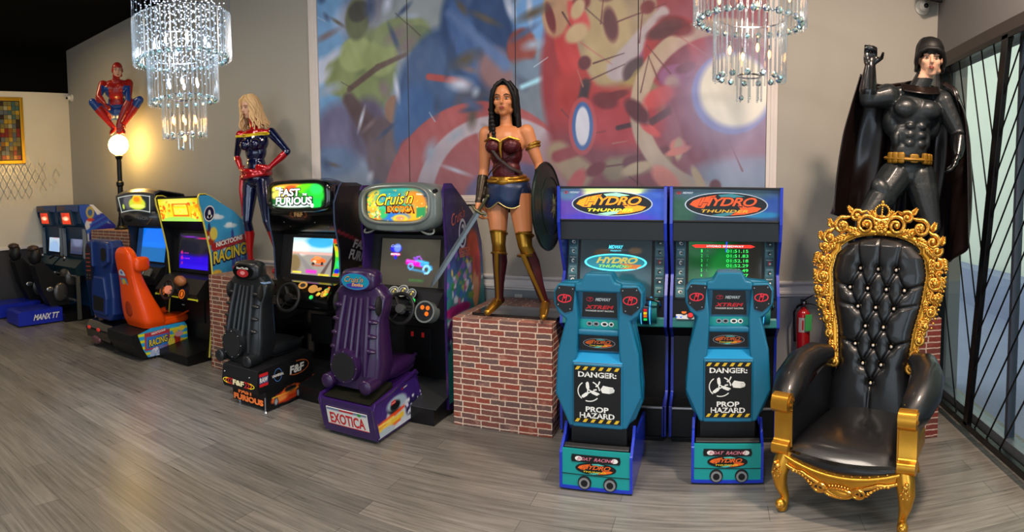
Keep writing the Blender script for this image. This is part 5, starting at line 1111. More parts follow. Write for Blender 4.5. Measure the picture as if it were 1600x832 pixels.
    def cart(U, V):
        a = Art(U, V, 5.2, '#101012'); a.ell(1.9, .42, 1.5, .3, '#c83818', .15); a.ell(2.3, .65, .9, .25, '#d85a20', .3); a.ell(2.2, .72, .55, .16, '#1c1a1c', .3); a.ell(1.2, .38, .7, .14, '#e88a40', .8); a.ell(.85, .3, .2, .26, '#16161a', .2); a.ell(.85, .3, .13, .17, '#9aa0a8', .3); a.ell(2.9, .32, .2, .26, '#16161a', .2); a.ell(2.9, .32, .13, .17, '#9aa0a8', .3)
        a.ell(4.0, .55, .9, .3, '#b83a18', .8); a.speck(16, .05, .16, ['#d85a20', '#101012', '#e08038'], (3.3, 4.9, .2, .9), 4); a.bar(.5, .55, 3.2, .62, .03, .02, '#e8b840', .04); return a.c
    paint('car_print', P, .70, .155, 70, 16, cart, p_ink, base, d=.003)
    def badge(b, P):
        b.disc(P, 0, 0, .12, .06, m_glossb, .0, 30); b.disc(P, 0, -.012, .07, .035, mat('badge_red', '#a02428', .3, emit=.1), .001, 26); b.disc(P, .0, -.01, .03, .016, mat('badge_pink', '#e09090', .3), .0016, 16); b.text(P, 'RawThrills', 0, .03, .14, .018, m_wt, .002, bold=.03)
    racer_seat(t, (-.225, -.60, .0), mat('black_moulded_seat', '#15181b', .4, coat=.2), badge, mat('disc_grey_black', '#1c1d1e', .5))
    b = MB(); P = Pl((-.225 + .16, -.53, 1.09), (.6, -.5, 0), (0, -.3, 1)); b.box(-.08, -.0, -.49, -.42, 1.005, 1.02, mat('pale_blue_sticker', '#7f9cc0', .3)); b.out('shoulder_sticker', t, smooth=False, bevel=.003)
furious()

# ---------------------------------------------------------------- cartoon kart machine
m_orange = mat('orange_moulded_plastic', '#f04e0a', .35, coat=.3); m_sky = '#3f9fce'
def nick():
    cx, y0 = -5.075, 4.0; hw = .385
    t = thing('arcade_cabinet', 'kart racing arcade machine with sky blue cartoon sides, yellow trim and orange seat', 'arcade machine', (cx, y0, 0))
    tab = [(.04, .04, .76), (.57, .11, .76), (.84, .13, .76), (1.12, .11, .72), (1.30, .07, .66), (1.46, .03, .60), (1.58, .0, .45), (1.67, -.03, .27), (1.74, -.04, .14), (1.77, -.02, .06)]
    prof = [(f, z) for z, f, b_ in tab] + [(b_, z) for z, f, b_ in tab[::-1]]
    for s in (-1, 1):
        x = s * hw; b = MB(); b.px(prof[::-1], min(x, x - s * .02), max(x, x - s * .02), m_blk); b.out('side_panel', t, smooth=False)
        b = MB(); b.tube([(x - s * .01, f, z) for z, f, b_ in tab] + [(x - s * .01, b_, z) for z, f, b_ in tab[::-1][:3]], .011, mat('yellow_edge_trim', '#d8c84a', .35), 8); b.out('edge_trim', t)
    def art(a):
        y, z = a.x, a.y; a.c[:] = hexa('#3f9fce'); a.mixin((1.1 - z) / .5, '#2a7ab4')
        for cy, cz, w in ((.22, 1.52, .09), (.40, 1.42, .10), (.50, 1.25, .08), (.33, 1.18, .07), (.16, 1.35, .04)): a.ell(cy, cz, w, .022, '#cfe4ec', .6); a.ell(cy - .02, cz + .015, w * .5, .025, '#e4f0f2', .6)
        a.rect(.40, .45, .95, 1.30, '#3a4f9a', .01); a.ell(.425, 1.30, .022, .08, '#3a4f9a', .1)
        for k in range(7): a.rect(.46 + k * .045, .495 + k * .045, .9, 1.12 + .07 * math.sin(k * 2.1), '#4a3f8a', .004)
        a.ell(.10, 1.32, .07, .09, '#a03a24', .2); a.ell(.15, 1.35, .055, .07, '#e0cc58', .35); a.ell(.04, 1.24, .045, .04, '#d8c050', .3); a.ell(.09, 1.42, .02, .05, '#2a3a6a', .4); a.ell(.07, 1.31, .02, .02, '#e8e0d0', .2)
        a.ell(.28, .84, .10, .05, '#e0b840', .3); a.ell(.24, .80, .05, .06, '#c86a30', .4); a.ell(.18, .92, .07, .04, '#e0b840', .4)
        a.bar(.15, 1.205, .80, 1.30, .045, .045, '#a8282c', .01); a.noise(.015, 30, 22, 2)
    side_art('side_artwork', t, hw, tab, .06, 1.76, art, p_ink, 60, 120)
    P = Pl((hw + .004, .0, 0), (0, 1, .15), (0, -.0, 1)); b = MB(); m_y2 = mat('racing_yellow', '#d8c23a', .4); m_nv = mat('navy_print', '#1c1c48', .4)
    b.ring(P, .10, 1.55, .078, .085, .014, m_wt, .0, 30); b.disc(P, .10, 1.55, .066, .072, m_nv, .0, 26); b.disc(P, .10, 1.545, .02, .045, m_wt, .001, 18); b.disc(P, .10, 1.52, .035, .02, m_wt, .001, 18)
    b.text(P, 'NICKTOONS', .38, 1.20, .40, .055, m_wt, .001, bold=.05)
    b.text(P, 'RACING', .38, 1.065, .52, .16, m_nv, .001, bold=.09); b.text(P, 'RACING', .38, 1.07, .49, .135, m_y2, .002, bold=.03); b.out('side_lettering', t, smooth=False)
    iw = hw - .02
    b = MB(); b.px([(.0, 1.745), (.05, 1.48), (.20, 1.38), (.20, .90), (.16, .68), (.22, .66), (.22, .02), (.74, .02), (.70, 1.2), (.55, 1.48), (.12, 1.75)], -iw, iw, m_blk); b.out('cabinet_body', t, smooth=False)
    P = Pl((0, .012, 1.61), (1, 0, 0), (0, -.05, .25))
    def mart(U, V):
        a = Art(U, V, 2.3, '#f4e020'); a.ell(.3, .5, .35, .5, '#e8e038', .8); a.ell(2.0, .5, .4, .5, '#f0c820', .8); a.ell(1.1, .9, .8, .2, '#f8f060', .8); a.ell(1.1, .05, 1.1, .15, '#a8e060', .8); a.rect(.75, 1.62, .22, .78, '#f05818', .03); a.rect(.80, 1.57, .28, .72, '#f8e828', .03); a.rect(.82, 1.5, .64, .72, '#f8a020', .03)
        a.speck(26, .03, .09, ['#f88818', '#f8f048', '#e86020', '#c8e048'], (.05, .65, .1, .85), 3); a.speck(26, .03, .09, ['#f88818', '#f8f048', '#e85a28', '#b8e048'], (1.7, 2.25, .1, .85), 4); return a.c
    paint('marquee_print', P, iw * 2, .255, 60, 26, mart, p_emit, t, d=.004)
    b = MB(); b.text(P, 'RACING', .02, -.015, .22, .07, mat('lemon_glow', '#f8f060', .4, emit=.9), .007, bold=.06); b.text(P, 'NICKTOONS', .02, .05, .2, .022, mat('lemon_glow', '#f8f060', .4, emit=.9), .007, bold=.04); b.out('marquee_lettering', t, smooth=False)
    b = MB(); b.box(-iw, iw, -.04, .0, 1.74, 1.755, m_blk2); b.px([(.04, 1.48), (.2, 1.37), (.2, 1.42), (.1, 1.48)], -iw, iw, m_blk2); b.out('speaker_shelf', t, smooth=False)
    Pm = Pl((0, .19, 1.14), (1, 0, 0), (0, .03, .42)); b = MB(); b.pl(Pm, [(-iw, -.24), (iw, -.24), (iw, .24), (-iw, .24)], m_blk2, -.02, 0); b.pl(Pm, [(-.28, -.22), (.32, -.22), (.32, .20), (-.28, .20)], mat('bezel_smoke', '#1d1e1c', .12, coat=.6), 0, .003); b.out('monitor_bezel', t, smooth=False)
    def scr(U, V):
        a = Art(U, V, 1.25, '#1a1a20'); a.rect(-1, 2, -.1, .42, '#2a10c8', .2); a.rect(-1, 2, -.1, .12, '#3018d8', .1); a.ell(.7, .7, .7, .3, '#1c1c26', .8); a.bar(.05, .92, 1.2, .86, .012, .02, '#8a28c8', .02); a.bar(.8, .88, 1.2, .86, .012, .016, '#e02848', .02)
        a.ell(.12, .45, .035, .05, '#e82878', .4); a.ell(.12, .3, .035, .05, '#e82878', .4); a.ell(.12, .15, .03, .04, '#c82858', .5); return a.c
    paint('screen', Pm, .50, .40, 40, 30, scr, p_scr, t, d=.006)
    b = MB(); mp = mat('magenta_glow', '#d838d8', .4, emit=.9); b.text(Pm, '1. RACE', -.13, -.025, .10, .012, mp, .009); b.text(Pm, '2. TRACKS', -.12, -.085, .12, .012, mp, .009); b.out('screen_lettering', t, smooth=False)
    b = MB(); b.px([(-.08, .66), (-.10, .72), (.04, .86), (.18, .89), (.18, .64)][::-1], -iw, iw, m_blk2); b.tube([(-iw, -.09, .665), (iw, -.09, .665)], .009, m_lime, 6); b.out('control_deck', t, smooth=False, bevel=.012)
    # yoke: a small wheel with orange printed hub and side discs
    w = wheel(t, (.0, -.20, .76), .10, mat('hub_salmon', '#d88468', .3, emit=.25), hubr=.05)
    for s in (-1, 1):
        b = MB(); P2 = Pl((s * .17, -.14, .72), (1, 0, 0), (0, .3, 1)); b.cyl(P2.at(0, 0, -.05), P2.at(0, 0, 0), .062, .06, m_blk2, 22); b.ring(P2, 0, 0, .05, .05, .012, m_btno, .001, 22); b.disc(P2, .0, .0, .02, .03, m_btno, .001, 14); b.out('button_disc', t, smooth=.6)
    b = MB(); b.ell((.05, -.06, .84), (.085, .06, .06), mat('console_tan', '#a8683c', .4), nu=16, nv=10); b.out('console_dome', t)
    b = MB(); b.box(-.10, .12, .205, .22, .34, .60, mat('coin_door_black', '#141416', .45, .3)); b.box(-.28, -.24, .21, .221, .50, .51, m_wt); b.out('coin_door', t, smooth=False, bevel=.003)
    b = MB(); b.px([(-.25, .01), (-.25, .10), (.25, .16), (.25, .01)][::-1], -iw, iw, m_blk); b.out('foot_platform', t, smooth=False, bevel=.004)
    # seat base with printed side
    sx = -.375; w_ = .25
    b = MB(); b.px([(-.48, .03), (-.60, .20), (-.60, .30), (-.40, .32), (.12, .33), (.14, .03)][::-1], sx - w_, sx + w_, m_blk2); base = b.out('seat_base', t, smooth=False, bevel=.008)
    tabb = [(.03, -.40, .15), (.12, -.46, .15), (.30, -.53, .15), (.36, -.30, .10)]
    def bart(a):
        y, z = a.x, a.y; a.c[:] = hexa('#2f9fd8')
        for zz in (.06, .13, .20, .27): a.rect(-1, 1, zz, zz + .03, '#d8dc28', .008)
        a.rect(-.44, -.10, .11, .30, '#b83848', .01); a.rect(-.42, -.12, .13, .255, '#3a7ac8', .008)
        a.speck(20, .015, .04, ['#a8b4d8', '#d8dcea', '#7080b8'], (-.38, -.15, .04, .11), 2); a.ell(.0, .15, .05, .08, '#a83020', .3); a.ell(-.08, .15, .05, .05, '#e8d048', .4); a.ell(-.02, .26, .04, .03, '#e8c838', .3); a.ell(.07, .28, .045, .03, '#e8c838', .3); a.ell(.03, .22, .06, .03, '#e0a0a8', .4); a.ell(.07, .12, .03, .05, '#e8b030', .4); a.ell(-.12, .07, .03, .02, '#e8e8d8', .3)
    side_art('base_artwork', base, sx + w_, tabb, .035, .345, bart, p_ink, 90, 50)
    P = Pl((sx + w_ + .004, -.27, .2), (0, 1, .1), (0, 0, 1)); b = MB(); b.text(P, 'RACING', .01, -.01, .27, .085, m_nv, .001, bold=.09); b.text(P, 'RACING', .01, -.008, .25, .075, m_y2, .002, bold=.03)
    b.pl(P, [(-.09, .072), (.12, .072), (.12, .105), (-.09, .105)], m_redp, 0, .001); b.text(P, 'NICKTOONS', .015, .088, .19, .024, m_wt, .002, bold=.04); b.out('base_lettering', base, smooth=False)
    for x, y in ((-.2, -.3), (.2, -.3), (.2, .1), (-.2, .1)):
        b = MB(); b.cyl((sx + x, y, .0), (sx + x, y, .03), .022, .016, m_rub, 10); b.out('levelling_foot', base)
    # orange seat
    b = MB()
    secs = [(.33, .0, .06, .22, .17), (.40, .0, .03, .245, .17), (.52, -.01, -.01, .235, .15), (.66, -.015, -.06, .205, .12), (.80, -.02, -.10, .175, .095), (.90, -.02, -.13, .16, .08), (1.0, -.02, -.155, .165, .075), (1.10, -.02, -.175, .165, .07), (1.16, -.02, -.185, .145, .065), (1.20, -.02, -.19, .11, .055), (1.225, -.02, -.19, .06, .04)]
    zz = [s[0] for s in secs]
    def f(u, v):
        z = np.interp(u, np.linspace(0, 1, 11), zz); g = lambda q: math.copysign(abs(q) ** .5, q); a = -2 * PI * v
        return (np.interp(z, zz, [s[1] for s in secs]) + np.interp(z, zz, [s[3] for s in secs]) * g(math.cos(a)), np.interp(z, zz, [s[2] for s in secs]) + np.interp(z, zz, [s[4] for s in secs]) * g(math.sin(a)), z)
    b.grid(f, 30, 32, m_orange, flip=True); b.add([f(1, j / 32) for j in range(32)], [tuple(range(31, -1, -1))], m_orange)
    s = b.out('racing_seat', t, smooth=1.0, weld=True); s.location = (sx - .0, -.28, .0)
    b = MB(); b.grid(lambda u, v: ((u - .5) * .46 * (1 - .1 * v), .02 + v * .50, .355 + .05 * abs(2 * u - 1) ** 2.5 + .05 * v ** 3), 12, 12, m_orange); b.ell((0, .28, .37), (.225, .27, .045), m_orange, nu=28, nv=12, e=.6); b.out('seat_pan', s, solid=.02)
    for q in (-1, 1): b = MB(); b.ell((q * .15, -.10, 1.04), (.06, .10, .08), m_orange, nu=20, nv=12, e=.6); b.out('headrest_wing', s)
    P = Pl((-.03, -.207, .86), (1, 0, 0), (0, -.3, 1)); 
    def fart(U, V):
        a = Art(U, V, .45, '#3a9ad0'); a.rect(-1, 1, .7, 1.1, '#c8d8e0', .05); a.rect(-1, 1, .6, .7, '#c83840', .02); a.ell(.2, .4, .14, .16, '#e8b828', .4); a.ell(.3, .3, .1, .1, '#e88028', .4); a.ell(.2, .85, .1, .07, '#6a6ab0', .4); a.rect(-1, 1, -.1, .15, '#7a5a38', .05); return a.c
    paint('seat_sticker', P, .12, .26, 16, 30, fart, p_ink, s, d=.004, shape=lambda U, V, X, Y: (X * np.clip(1.02 - (2 * V - 1) ** 6 * .9, .1, 1), Y))
    b = MB(); b.ell((-.03, -.155, .56), (.075, .022, .115), mat('painted_hollow', '#9c2f06', .5), nu=20, nv=12); b.out('painted_hollow', s)  # darker orange patch paints the shade of a hollow in the back
    b = MB(); b.tube([(.13, -.12, .52), (.12, -.17, .75), (.11, -.20, .92)], [.016, .014, .012], m_orange, 8); b.out('seat_ridge', s)
nick()

# ---------------------------------------------------------------- racer with blue screen and dark blue seat
def racer():
    cx, y0 = -5.93, 4.12; hw = .385
    t = thing('arcade_cabinet', 'driving arcade machine with a plain bright blue screen and dark blue seat', 'arcade machine', (cx, y0, 0))
    tab = [(.05, .02, .62), (.78, .0, .62), (.95, .05, .62), (1.3, .04, .62), (1.5, -.02, .60), (1.75, .02, .50)]
    prof = [(f, z) for z, f, b_ in tab] + [(b_, z) for z, f, b_ in tab[::-1]]
    m_grey = mat('graphite_cabinet', '#25272a', .4)
    for s in (-1, 1):
        b = MB(); x = s * hw; b.px(prof[::-1], min(x, x - s * .02), max(x, x - s * .02), m_grey); b.out('side_panel', t, smooth=False, bevel=.006)
    iw = hw - .02; b = MB(); b.px([(.0, 1.50), (.14, 1.40), (.17, 1.36), (.10, .96), (.10, .80), (.25, .72), (.25, .02), (.60, .02), (.60, 1.5), (.45, 1.70), (.02, 1.72)], -iw, iw, m_grey); b.out('cabinet_body', t, smooth=False, bevel=.01)
    b = MB(); n = 20; top = lambda u: 1.80 + .06 * math.cos((u - .5) * 2.4)
    def hood(u, v):
        x = (u - .5) * .84; a = v * 3
        pts = [(-.10, 1.60), (-.12, top(u) - .03), (-.04, top(u) + .01), (.30, top(u) - .04), (.42, 1.55)]
        return (x, np.interp(v, np.linspace(0, 1, 5), [p[0] for p in pts]), np.interp(v, np.linspace(0, 1, 5), [p[1] for p in pts]))
    b.grid(hood, 24, 12, mat('graphite_hood', '#3c3d3f', .3, coat=.3)); b.px([(-.10, 1.60), (-.02, 1.42), (.2, 1.42), (.3, 1.6)][::-1], -.38, .38, mat('graphite_hood', '#3c3d3f', .3)); b.out('hood', t, smooth=.8, solid=.015)
    P = Pl((0, -.125, 1.69), (1, 0, 0), (0, -.02, .2))
    def mart(U, V):
        a = Art(U, V, 3.2, '#1c242c'); a.ell(1.0, .6, .5, .5, '#5a5a60', .9); a.ell(1.9, .45, .85, .38, '#c8d838', .35); a.ell(1.95, .7, .5, .32, '#f0c020', .3); a.ell(1.9, .7, .3, .15, '#f08818', .6); a.ell(1.9, .3, .8, .12, '#e8f068', .6); a.ell(.4, .35, .12, .16, '#b8d048', .5); a.mixin((np.abs(V - .5) - .42) / .04, '#c8d0c8'); a.mixin((np.abs(V - .5) - .46) / .03, '#1a1c1e'); a.mixin((np.abs(U - .5) - .475) / .01, '#c8d0c8'); return a.c
    paint('marquee_print', P, .70, .20, 60, 24, mart, p_emit, t, d=.004, shape=lambda U, V, X, Y: (X * (1 - .12 * (1 - V)), Y + .035 * np.cos((U - .5) * 2.6) * (V > -1) - .02))
    b = MB(); P = Pl((.10, -.075, 1.515), (1, 0, 0), (0, -.42, .9)); b.text(P, 'RACER', 0, 0, .22, .04, mat('dull_grey_print', '#8a8c8c', .4), .003, bold=.03); b.out('hood_lettering', t, smooth=False)
    b = MB(); b.ell((-.25, -.06, 1.52), (.09, .03, .055), m_rub); b.out('speaker_port', t)
    b = MB(); b.tube([(.12, -.04, 1.44), (.20, -.06, 1.47), (.33, -.07, 1.56)], .006, mat('tan_edge', '#8a7048', .4), 5); b.out('hood_piping', t)
    Pm = Pl((0, .13, 1.175), (1, 0, 0), (0, .075, .42)); b = MB(); b.pl(Pm, [(-iw, -.22), (iw, -.22), (iw, .22), (-iw, .22)], m_blk2, -.03, 0); b.pl(Pm, [(-.34, -.2), (-.22, -.2), (-.22, .2), (-.34, .2)], mat('dim_blue_panel', '#23508c', .3, emit=.3), 0, .006); b.out('monitor_bezel', t, smooth=False)
    def scr(U, V):
        a = Art(U, V, 1.3, '#0878f8'); a.rect(-1, 3, -1, .42, '#1068b0', .03); return a.c
    paint('screen', Pm, .50, .41, 20, 40, scr, p_scr, t, d=.008).location = (.02, 0, 0)
    b = MB(); b.px([(-.12, .72), (-.14, .80), (-.03, .93), (.13, .965), (.16, .70)][::-1], -iw, iw, m_blk2); b.out('dashboard', t, smooth=False, bevel=.02, seg=3)
    b = MB(); P = Pl((.24, -.12, .87), (1, 0, 0), (0, .5, .8)); b.pl(P, [(-.05, -.05), (.05, -.05), (.05, .05), (-.05, .05)], mat('silver_console', '#7d8078', .3, .5), 0, .03); b.pl(P, [(-.13, -.04), (-.08, -.04), (-.07, .05), (-.12, .05)], m_sil, 0, .03); b.out('console_panel', t, smooth=False, bevel=.005)
    wheel(t, (-.02, -.20, .84), .12, m_blk2)
    b = MB(); b.px([(.03, .01), (.03, .15), (.25, .20), (.25, .01)][::-1], -iw, iw, m_blk); b.out('foot_platform', t, smooth=False)
    # dark blue seat
    ms = mat('navy_moulded_plastic', '#14306c', .4, coat=.2); sx = -.11
    b = MB(); P = Pl((0, 0, 0), (1, 0, 0), (0, 0, 1)); sym = [(.17, .33), (.25, .42), (.26, .62), (.225, .90), (.27, 1.02), (.28, 1.20), (.24, 1.28), (-.24, 1.28), (-.28, 1.20), (-.27, 1.02), (-.225, .90), (-.26, .62), (-.25, .42), (-.17, .33)]
    b.pl(P, sym[::-1], ms, -.20, -.02); s = b.out('racing_seat', t, smooth=False, bevel=.03, seg=3); s.location = (sx, -.60, 0)
    b = MB(); 
    for q in (-1, 1): b.pl(P, [(q * .10, .95), (q * .26, 1.03), (q * .265, 1.19), (q * .23, 1.26), (q * .10, 1.27)][::q], ms, -.05, .03)
    b.pl(P, [(-.15, .40), (.15, .40), (.17, .60), (.12, .85), (-.12, .85), (-.17, .60)], ms, -.05, .02); b.out('shell_back_frame', s, smooth=False, bevel=.02, seg=3)
    b = MB(); b.pl(P, [(-.26, .78), (-.12, .80), (-.12, 1.18), (-.19, 1.24), (-.25, 1.16)], mat('maroon_black_decal', '#1d1218', .4), .03, .034)
    for k in range(5): b.pl(P, [(-.24, .90 + k * .05), (-.14, .905 + k * .05), (-.14, .92 + k * .05), (-.24, .915 + k * .05)], mat('rust_print', '#8a3a30', .4), .034, .036)
    for k in range(4): b.disc(P, -.22 + (k % 2) * .06, .82 + (k // 2) * .035, .01, .01, m_sil, .036, 10)
    b.out('sponsor_decal', s, smooth=False)
    b = MB(); b.pl(P, [(.12, 1.06), (.16, 1.04), (.22, 1.06), (.235, 1.12), (.22, 1.19), (.16, 1.2), (.12, 1.18)], m_rub, .03, .036); b.out('opening_shade', s, smooth=False)  # raised black plate paints the dark of an uncut opening
    b = MB(); b.pl(P, [(-.13, .44), (.10, .44), (.12, .60), (-.12, .62)], m_rub, .02, .024); b.out('recess_shade', s, smooth=False)  # raised black plate paints the shade of a recess
    b = MB(); b.px([(.18, .34), (.2, .5), (.6, .46), (.6, .40)][::-1], -.22, .22, ms); b.out('seat_pan', s, smooth=False, bevel=.02)
    b = MB(); b.px([(-.64, .10), (-.66, .22), (-.60, .30), (-.3, .33), (.1, .30), (.1, .02), (-.50, .02)][::-1], sx - .27, sx + .27, m_glossb); base = b.out('seat_base', t, smooth=False, bevel=.02, seg=3)
    for x in (-.2, .02):
        b = MB(); b.ell((sx + x, -.655, .22), (.04, .015, .022), mat('tail_lamp_red', '#c03028', .2, emit=.3), nu=14, nv=8); b.out('tail_lamp', base)
    b = MB(); b.ell((sx - .06, -.64, .09), (.10, .03, .05), mat('exhaust_pink_grey', '#7a5458', .3, .5), nu=20, nv=10); b.out('rear_exhaust', base)
    P = Pl((sx + .272, -.45, .22), (0, 1, .05), (0, 0, 1)); b = MB(); b.text(P, 'NEED FOR', .1, .0, .34, .05, mat('light_grey_print', '#c8ccd4', .4), .003, shear=.3, bold=.03); b.text(P, 'SPEED', .12, -.07, .22, .045, mat('light_grey_print', '#c8ccd4', .4), .003, shear=.3, bold=.03); b.out('base_lettering', base, smooth=False)
racer()

# ---------------------------------------------------------------- the pair of bike racing machines in the corner
def biker(cx, lit, label, right_art):
    y0 = 4.14; hw = .365
    t = thing('arcade_cabinet', label, 'arcade machine', (cx, y0, 0))
    mb = mat('teal_blue_cabinet', '#0f3a5c', .4)
    tab = [(.05, .12, .62), (.85, .02, .62), (.95, .10, .62), (1.25, .10, .62), (1.37, .07, .59), (1.52, .0, .42), (1.62, -.02, .30), (1.70, -.01, .21)]
    prof = [(f, z) for z, f, b_ in tab] + [(b_, z) for z, f, b_ in tab[::-1]]
    for s in (-1, 1):
        b = MB(); x = s * hw; b.px(prof[::-1], min(x, x - s * .02), max(x, x - s * .02), mb); b.out('side_panel', t, smooth=False)
    b = MB(); b.box(hw - .07, hw - .02, .05, .10, .9, 1.34, mat('pale_grey_post', '#7f8a94', .4)); b.box(-hw + .02, -hw + .05, .05, .10, .9, 1.34, mat('pale_grey_post', '#7f8a94', .4)); b.out('screen_post', t, smooth=False, bevel=.004)
    if right_art:
        def art(a):
            y, z = a.x, a.y; a.c[:] = hexa('#c8ccd8')
            a.ring(.20, 1.20, .16, .42, .05, '#3050b0', .02, .3); a.ring(.42, 1.20, .24, .30, .05, '#2a3aa8', .02, .2); a.ell(.42, 1.28, .2, .13, '#2a2a9c', .2); a.bar(.1, 1.3, .6, 1.5, .03, .015, '#2f5fc0', .01); a.bar(.15, 1.4, .5, 1.55, .012, .008, '#3a6ac8', .01); a.rect(-1, 2, 0, .95, '#1c2c50', .1)
            a.ell(.16, 1.58, .07, .09, '#a89a5a', .3); a.ell(.16, 1.58, .04, .05, '#3a5a9a', .4); a.ell(.16, 1.47, .07, .02, '#b83a30', .4); a.ell(.5, 1.2, .06, .05, '#e0e4f0', .4)
        side_art('side_artwork', t, hw, tab, .08, 1.695, art, p_ink, 50, 100)
    iw = hw - .02
    b = MB(); b.px([(.0, 1.69), (.02, 1.42), (.10, 1.36), (.13, .95), (.10, .80), (.25, .72), (.25, .02), (.60, .02), (.60, 1.3), (.2, 1.69)], -iw, iw, mb); b.px([(-.03, 1.60), (-.03, 1.70), (.1, 1.705), (.1, 1.60)][::-1], -iw, iw, mat('faded_top_print', '#2a4a80', .4)); b.px([(-.032, 1.62), (-.032, 1.685), (-.02, 1.685), (-.02, 1.62)][::-1], -iw, -iw * .2, mat('faded_brown_print', '#5f4a4c', .4)); b.out('cabinet_body', t, smooth=False)
    P = Pl((-.02, -.03, 1.50), (1, 0, 0), (0, -.03, .2)); b = MB(); b.pl(P, [(-.2, -.115), (.2, -.115), (.17, .12), (-.17, .12)], mat('dark_blue_grey_box', '#22384c', .4), -.06, .01); b.out('marquee_box', t, smooth=False, bevel=.01)
    def mart(U, V):
        a = Art(U, V, 1.3, '#e83a18'); a.ell(.6, .5, .5, .2, '#f8c090', .8); a.ell(.65, .45, .25, .12, '#fff0c8', .8); a.ell(.3, .8, .3, .15, '#c82818', .8); return a.c
    paint('marquee_print', P, .27, .17, 20, 16, mart, p_emit, t, d=.014)
    Pm = Pl((0, .115, 1.13), (1, 0, 0), (0, .04, .42)); b = MB(); b.pl(Pm, [(-.28, -.2), (.28, -.2), (.28, .21), (-.28, .21)], m_blk2, -.03, 0); b.out('monitor_bezel', t, smooth=False)
    def scr(U, V):
        a = Art(U, V, 1.2, '#b8d0e0' if lit else '#4c5470'); 
        if lit: a.ell(.2, .9, .25, .2, '#68b878', .7); a.ell(.7, .7, .4, .12, '#e0b8c0', .7); a.ell(.8, .4, .12, .06, '#c87858', .5); a.ell(.6, .2, .6, .3, '#98b8e0', .8)
        else: a.ell(.7, .6, .5, .3, '#6c7494', .8); a.rect(-1, 2, -1, .3, '#3a3f5a', .05)
        return a.c
    paint('screen', Pm, .38, .36, 20, 20, scr, p_scr, t, d=.006)
    b = MB(); b.px([(-.10, .66), (-.12, .78), (.0, .88), (.13, .90), (.16, .66)][::-1], -iw, iw, mat('dark_teal_deck', '#0c2a34', .35)); b.tube([(-iw, -.11, .66), (iw, -.11, .66)], .012, m_sil, 6); b.out('control_deck', t, smooth=False, bevel=.015)
    b = MB(); b.tube([(-.24, -.24, .90), (-.14, -.20, .95), (0, -.16, .93), (.14, -.20, .95), (.24, -.24, .90)], .016, m_blk2, 8); b.ell((.24, -.23, .93), .022, m_sil, nu=10, nv=6); b.out('handlebar', t)
    b = MB(); b.px([(-.1, .02), (-.1, .66), (-.05, .66), (-.04, .02)][::-1], iw - .03, iw, mat('tarnished_leg', '#6a6a60', .4, .4)); b.out('deck_support', t, smooth=False)
    # ride-on bike with dark fairing on a blue base
    b = MB(); b.px([(-1.0, .02), (-1.0, .20), (-.94, .22), (-.30, .22), (-.30, .02)][::-1], -.22, .23, mat('bike_base_blue', '#1c2ca8', .35, coat=.3)); b.px([(-.30, .01), (-.30, .12), (.25, .14), (.25, .01)][::-1], -.3, .3, m_blk); base = b.out('bike_base', t, smooth=False, bevel=.01)
    P = Pl((.232, -.62, .12), (0, 1, 0), (0, 0, 1)); b = MB(); b.text(P, 'MANX TT', .06, .0, .42, .085, m_wt, .002, shear=.4, bold=.03); b.out('base_lettering', base, smooth=False)
    b = MB(); b.px([(-.42, .22), (-.56, .50), (-.66, .86), (-.52, .90), (-.30, .66), (-.05, .62), (.02, .70), (.06, .62), (-.05, .30), (-.1, .22)][::-1], -.10, .10, m_blk2); bike = b.out('bike_body', t, smooth=False, bevel=.03, seg=3)
    b = MB(); b.ell((0, -.60, .98), (.12, .10, .14), m_blk2, nu=20, nv=12); b.ell((0, -.62, 1.09), (.10, .09, .05), mat('brown_rest_cap', '#3a2a24', .4), nu=20, nv=10); b.out('back_rest', bike)
    b = MB(); b.ell((.0, -.02, .62), (.16, .16, .14), mat('dull_silver_fairing', '#55524e', .3, .5), nu=20, nv=12, e=.7); b.ell((.11, -.25, .42), (.04, .12, .14), mat('dull_silver_fairing', '#55524e', .3, .5), nu=14, nv=8); b.out('fairing', bike)
    b = MB(); b.ell((.105, -.42, .48), (.012, .06, .035), m_sil, nu=14, nv=8); b.out('bike_badge', bike)
    b = MB(); b.tube([(-.28, -.1, .30), (.28, -.1, .30)], .02, m_sil, 8); b.out('foot_pegs', bike)
    return t
biker(-7.925, False, 'bike racing arcade machine in the left corner, its white and blue printed side showing', True)
biker(-8.68, True, 'bike racing arcade machine hard against the left wall, with a pale lit screen', False)

# ---------------------------------------------------------------- globe lamp on the tall plinth
lp = thing('globe_lamp', 'black pole lamp with a glowing white globe, standing on the tall brick patterned box', 'lamp', (-7.02, 4.5, 1.33))
m_pole = mat('black_lamp_post', '#0d0d0e', .35, .3)
b = MB(); b.lathe([(.11, 0), (.11, .02), (.075, .04), (.06, .07), (.05, .12), (.045, .18)], m_pole, n=24); b.out('lamp_base', lp)
b = MB(); b.lathe([(.04, .1), (.04, .60), (.055, .62), (.055, .66), (.036, .68), (.036, .98), (.05, 1.0), (.055, 1.03), (.03, 1.05)], m_pole, n=20); b.out('lamp_pole', lp)
b = MB(); b.ell((0, 0, 1.185), .142, mat('glowing_opal_globe', '#fff2c8', .3, emit=42, ecol='#ffcf70'), nu=32, nv=20); b.out('globe_shade', lp)

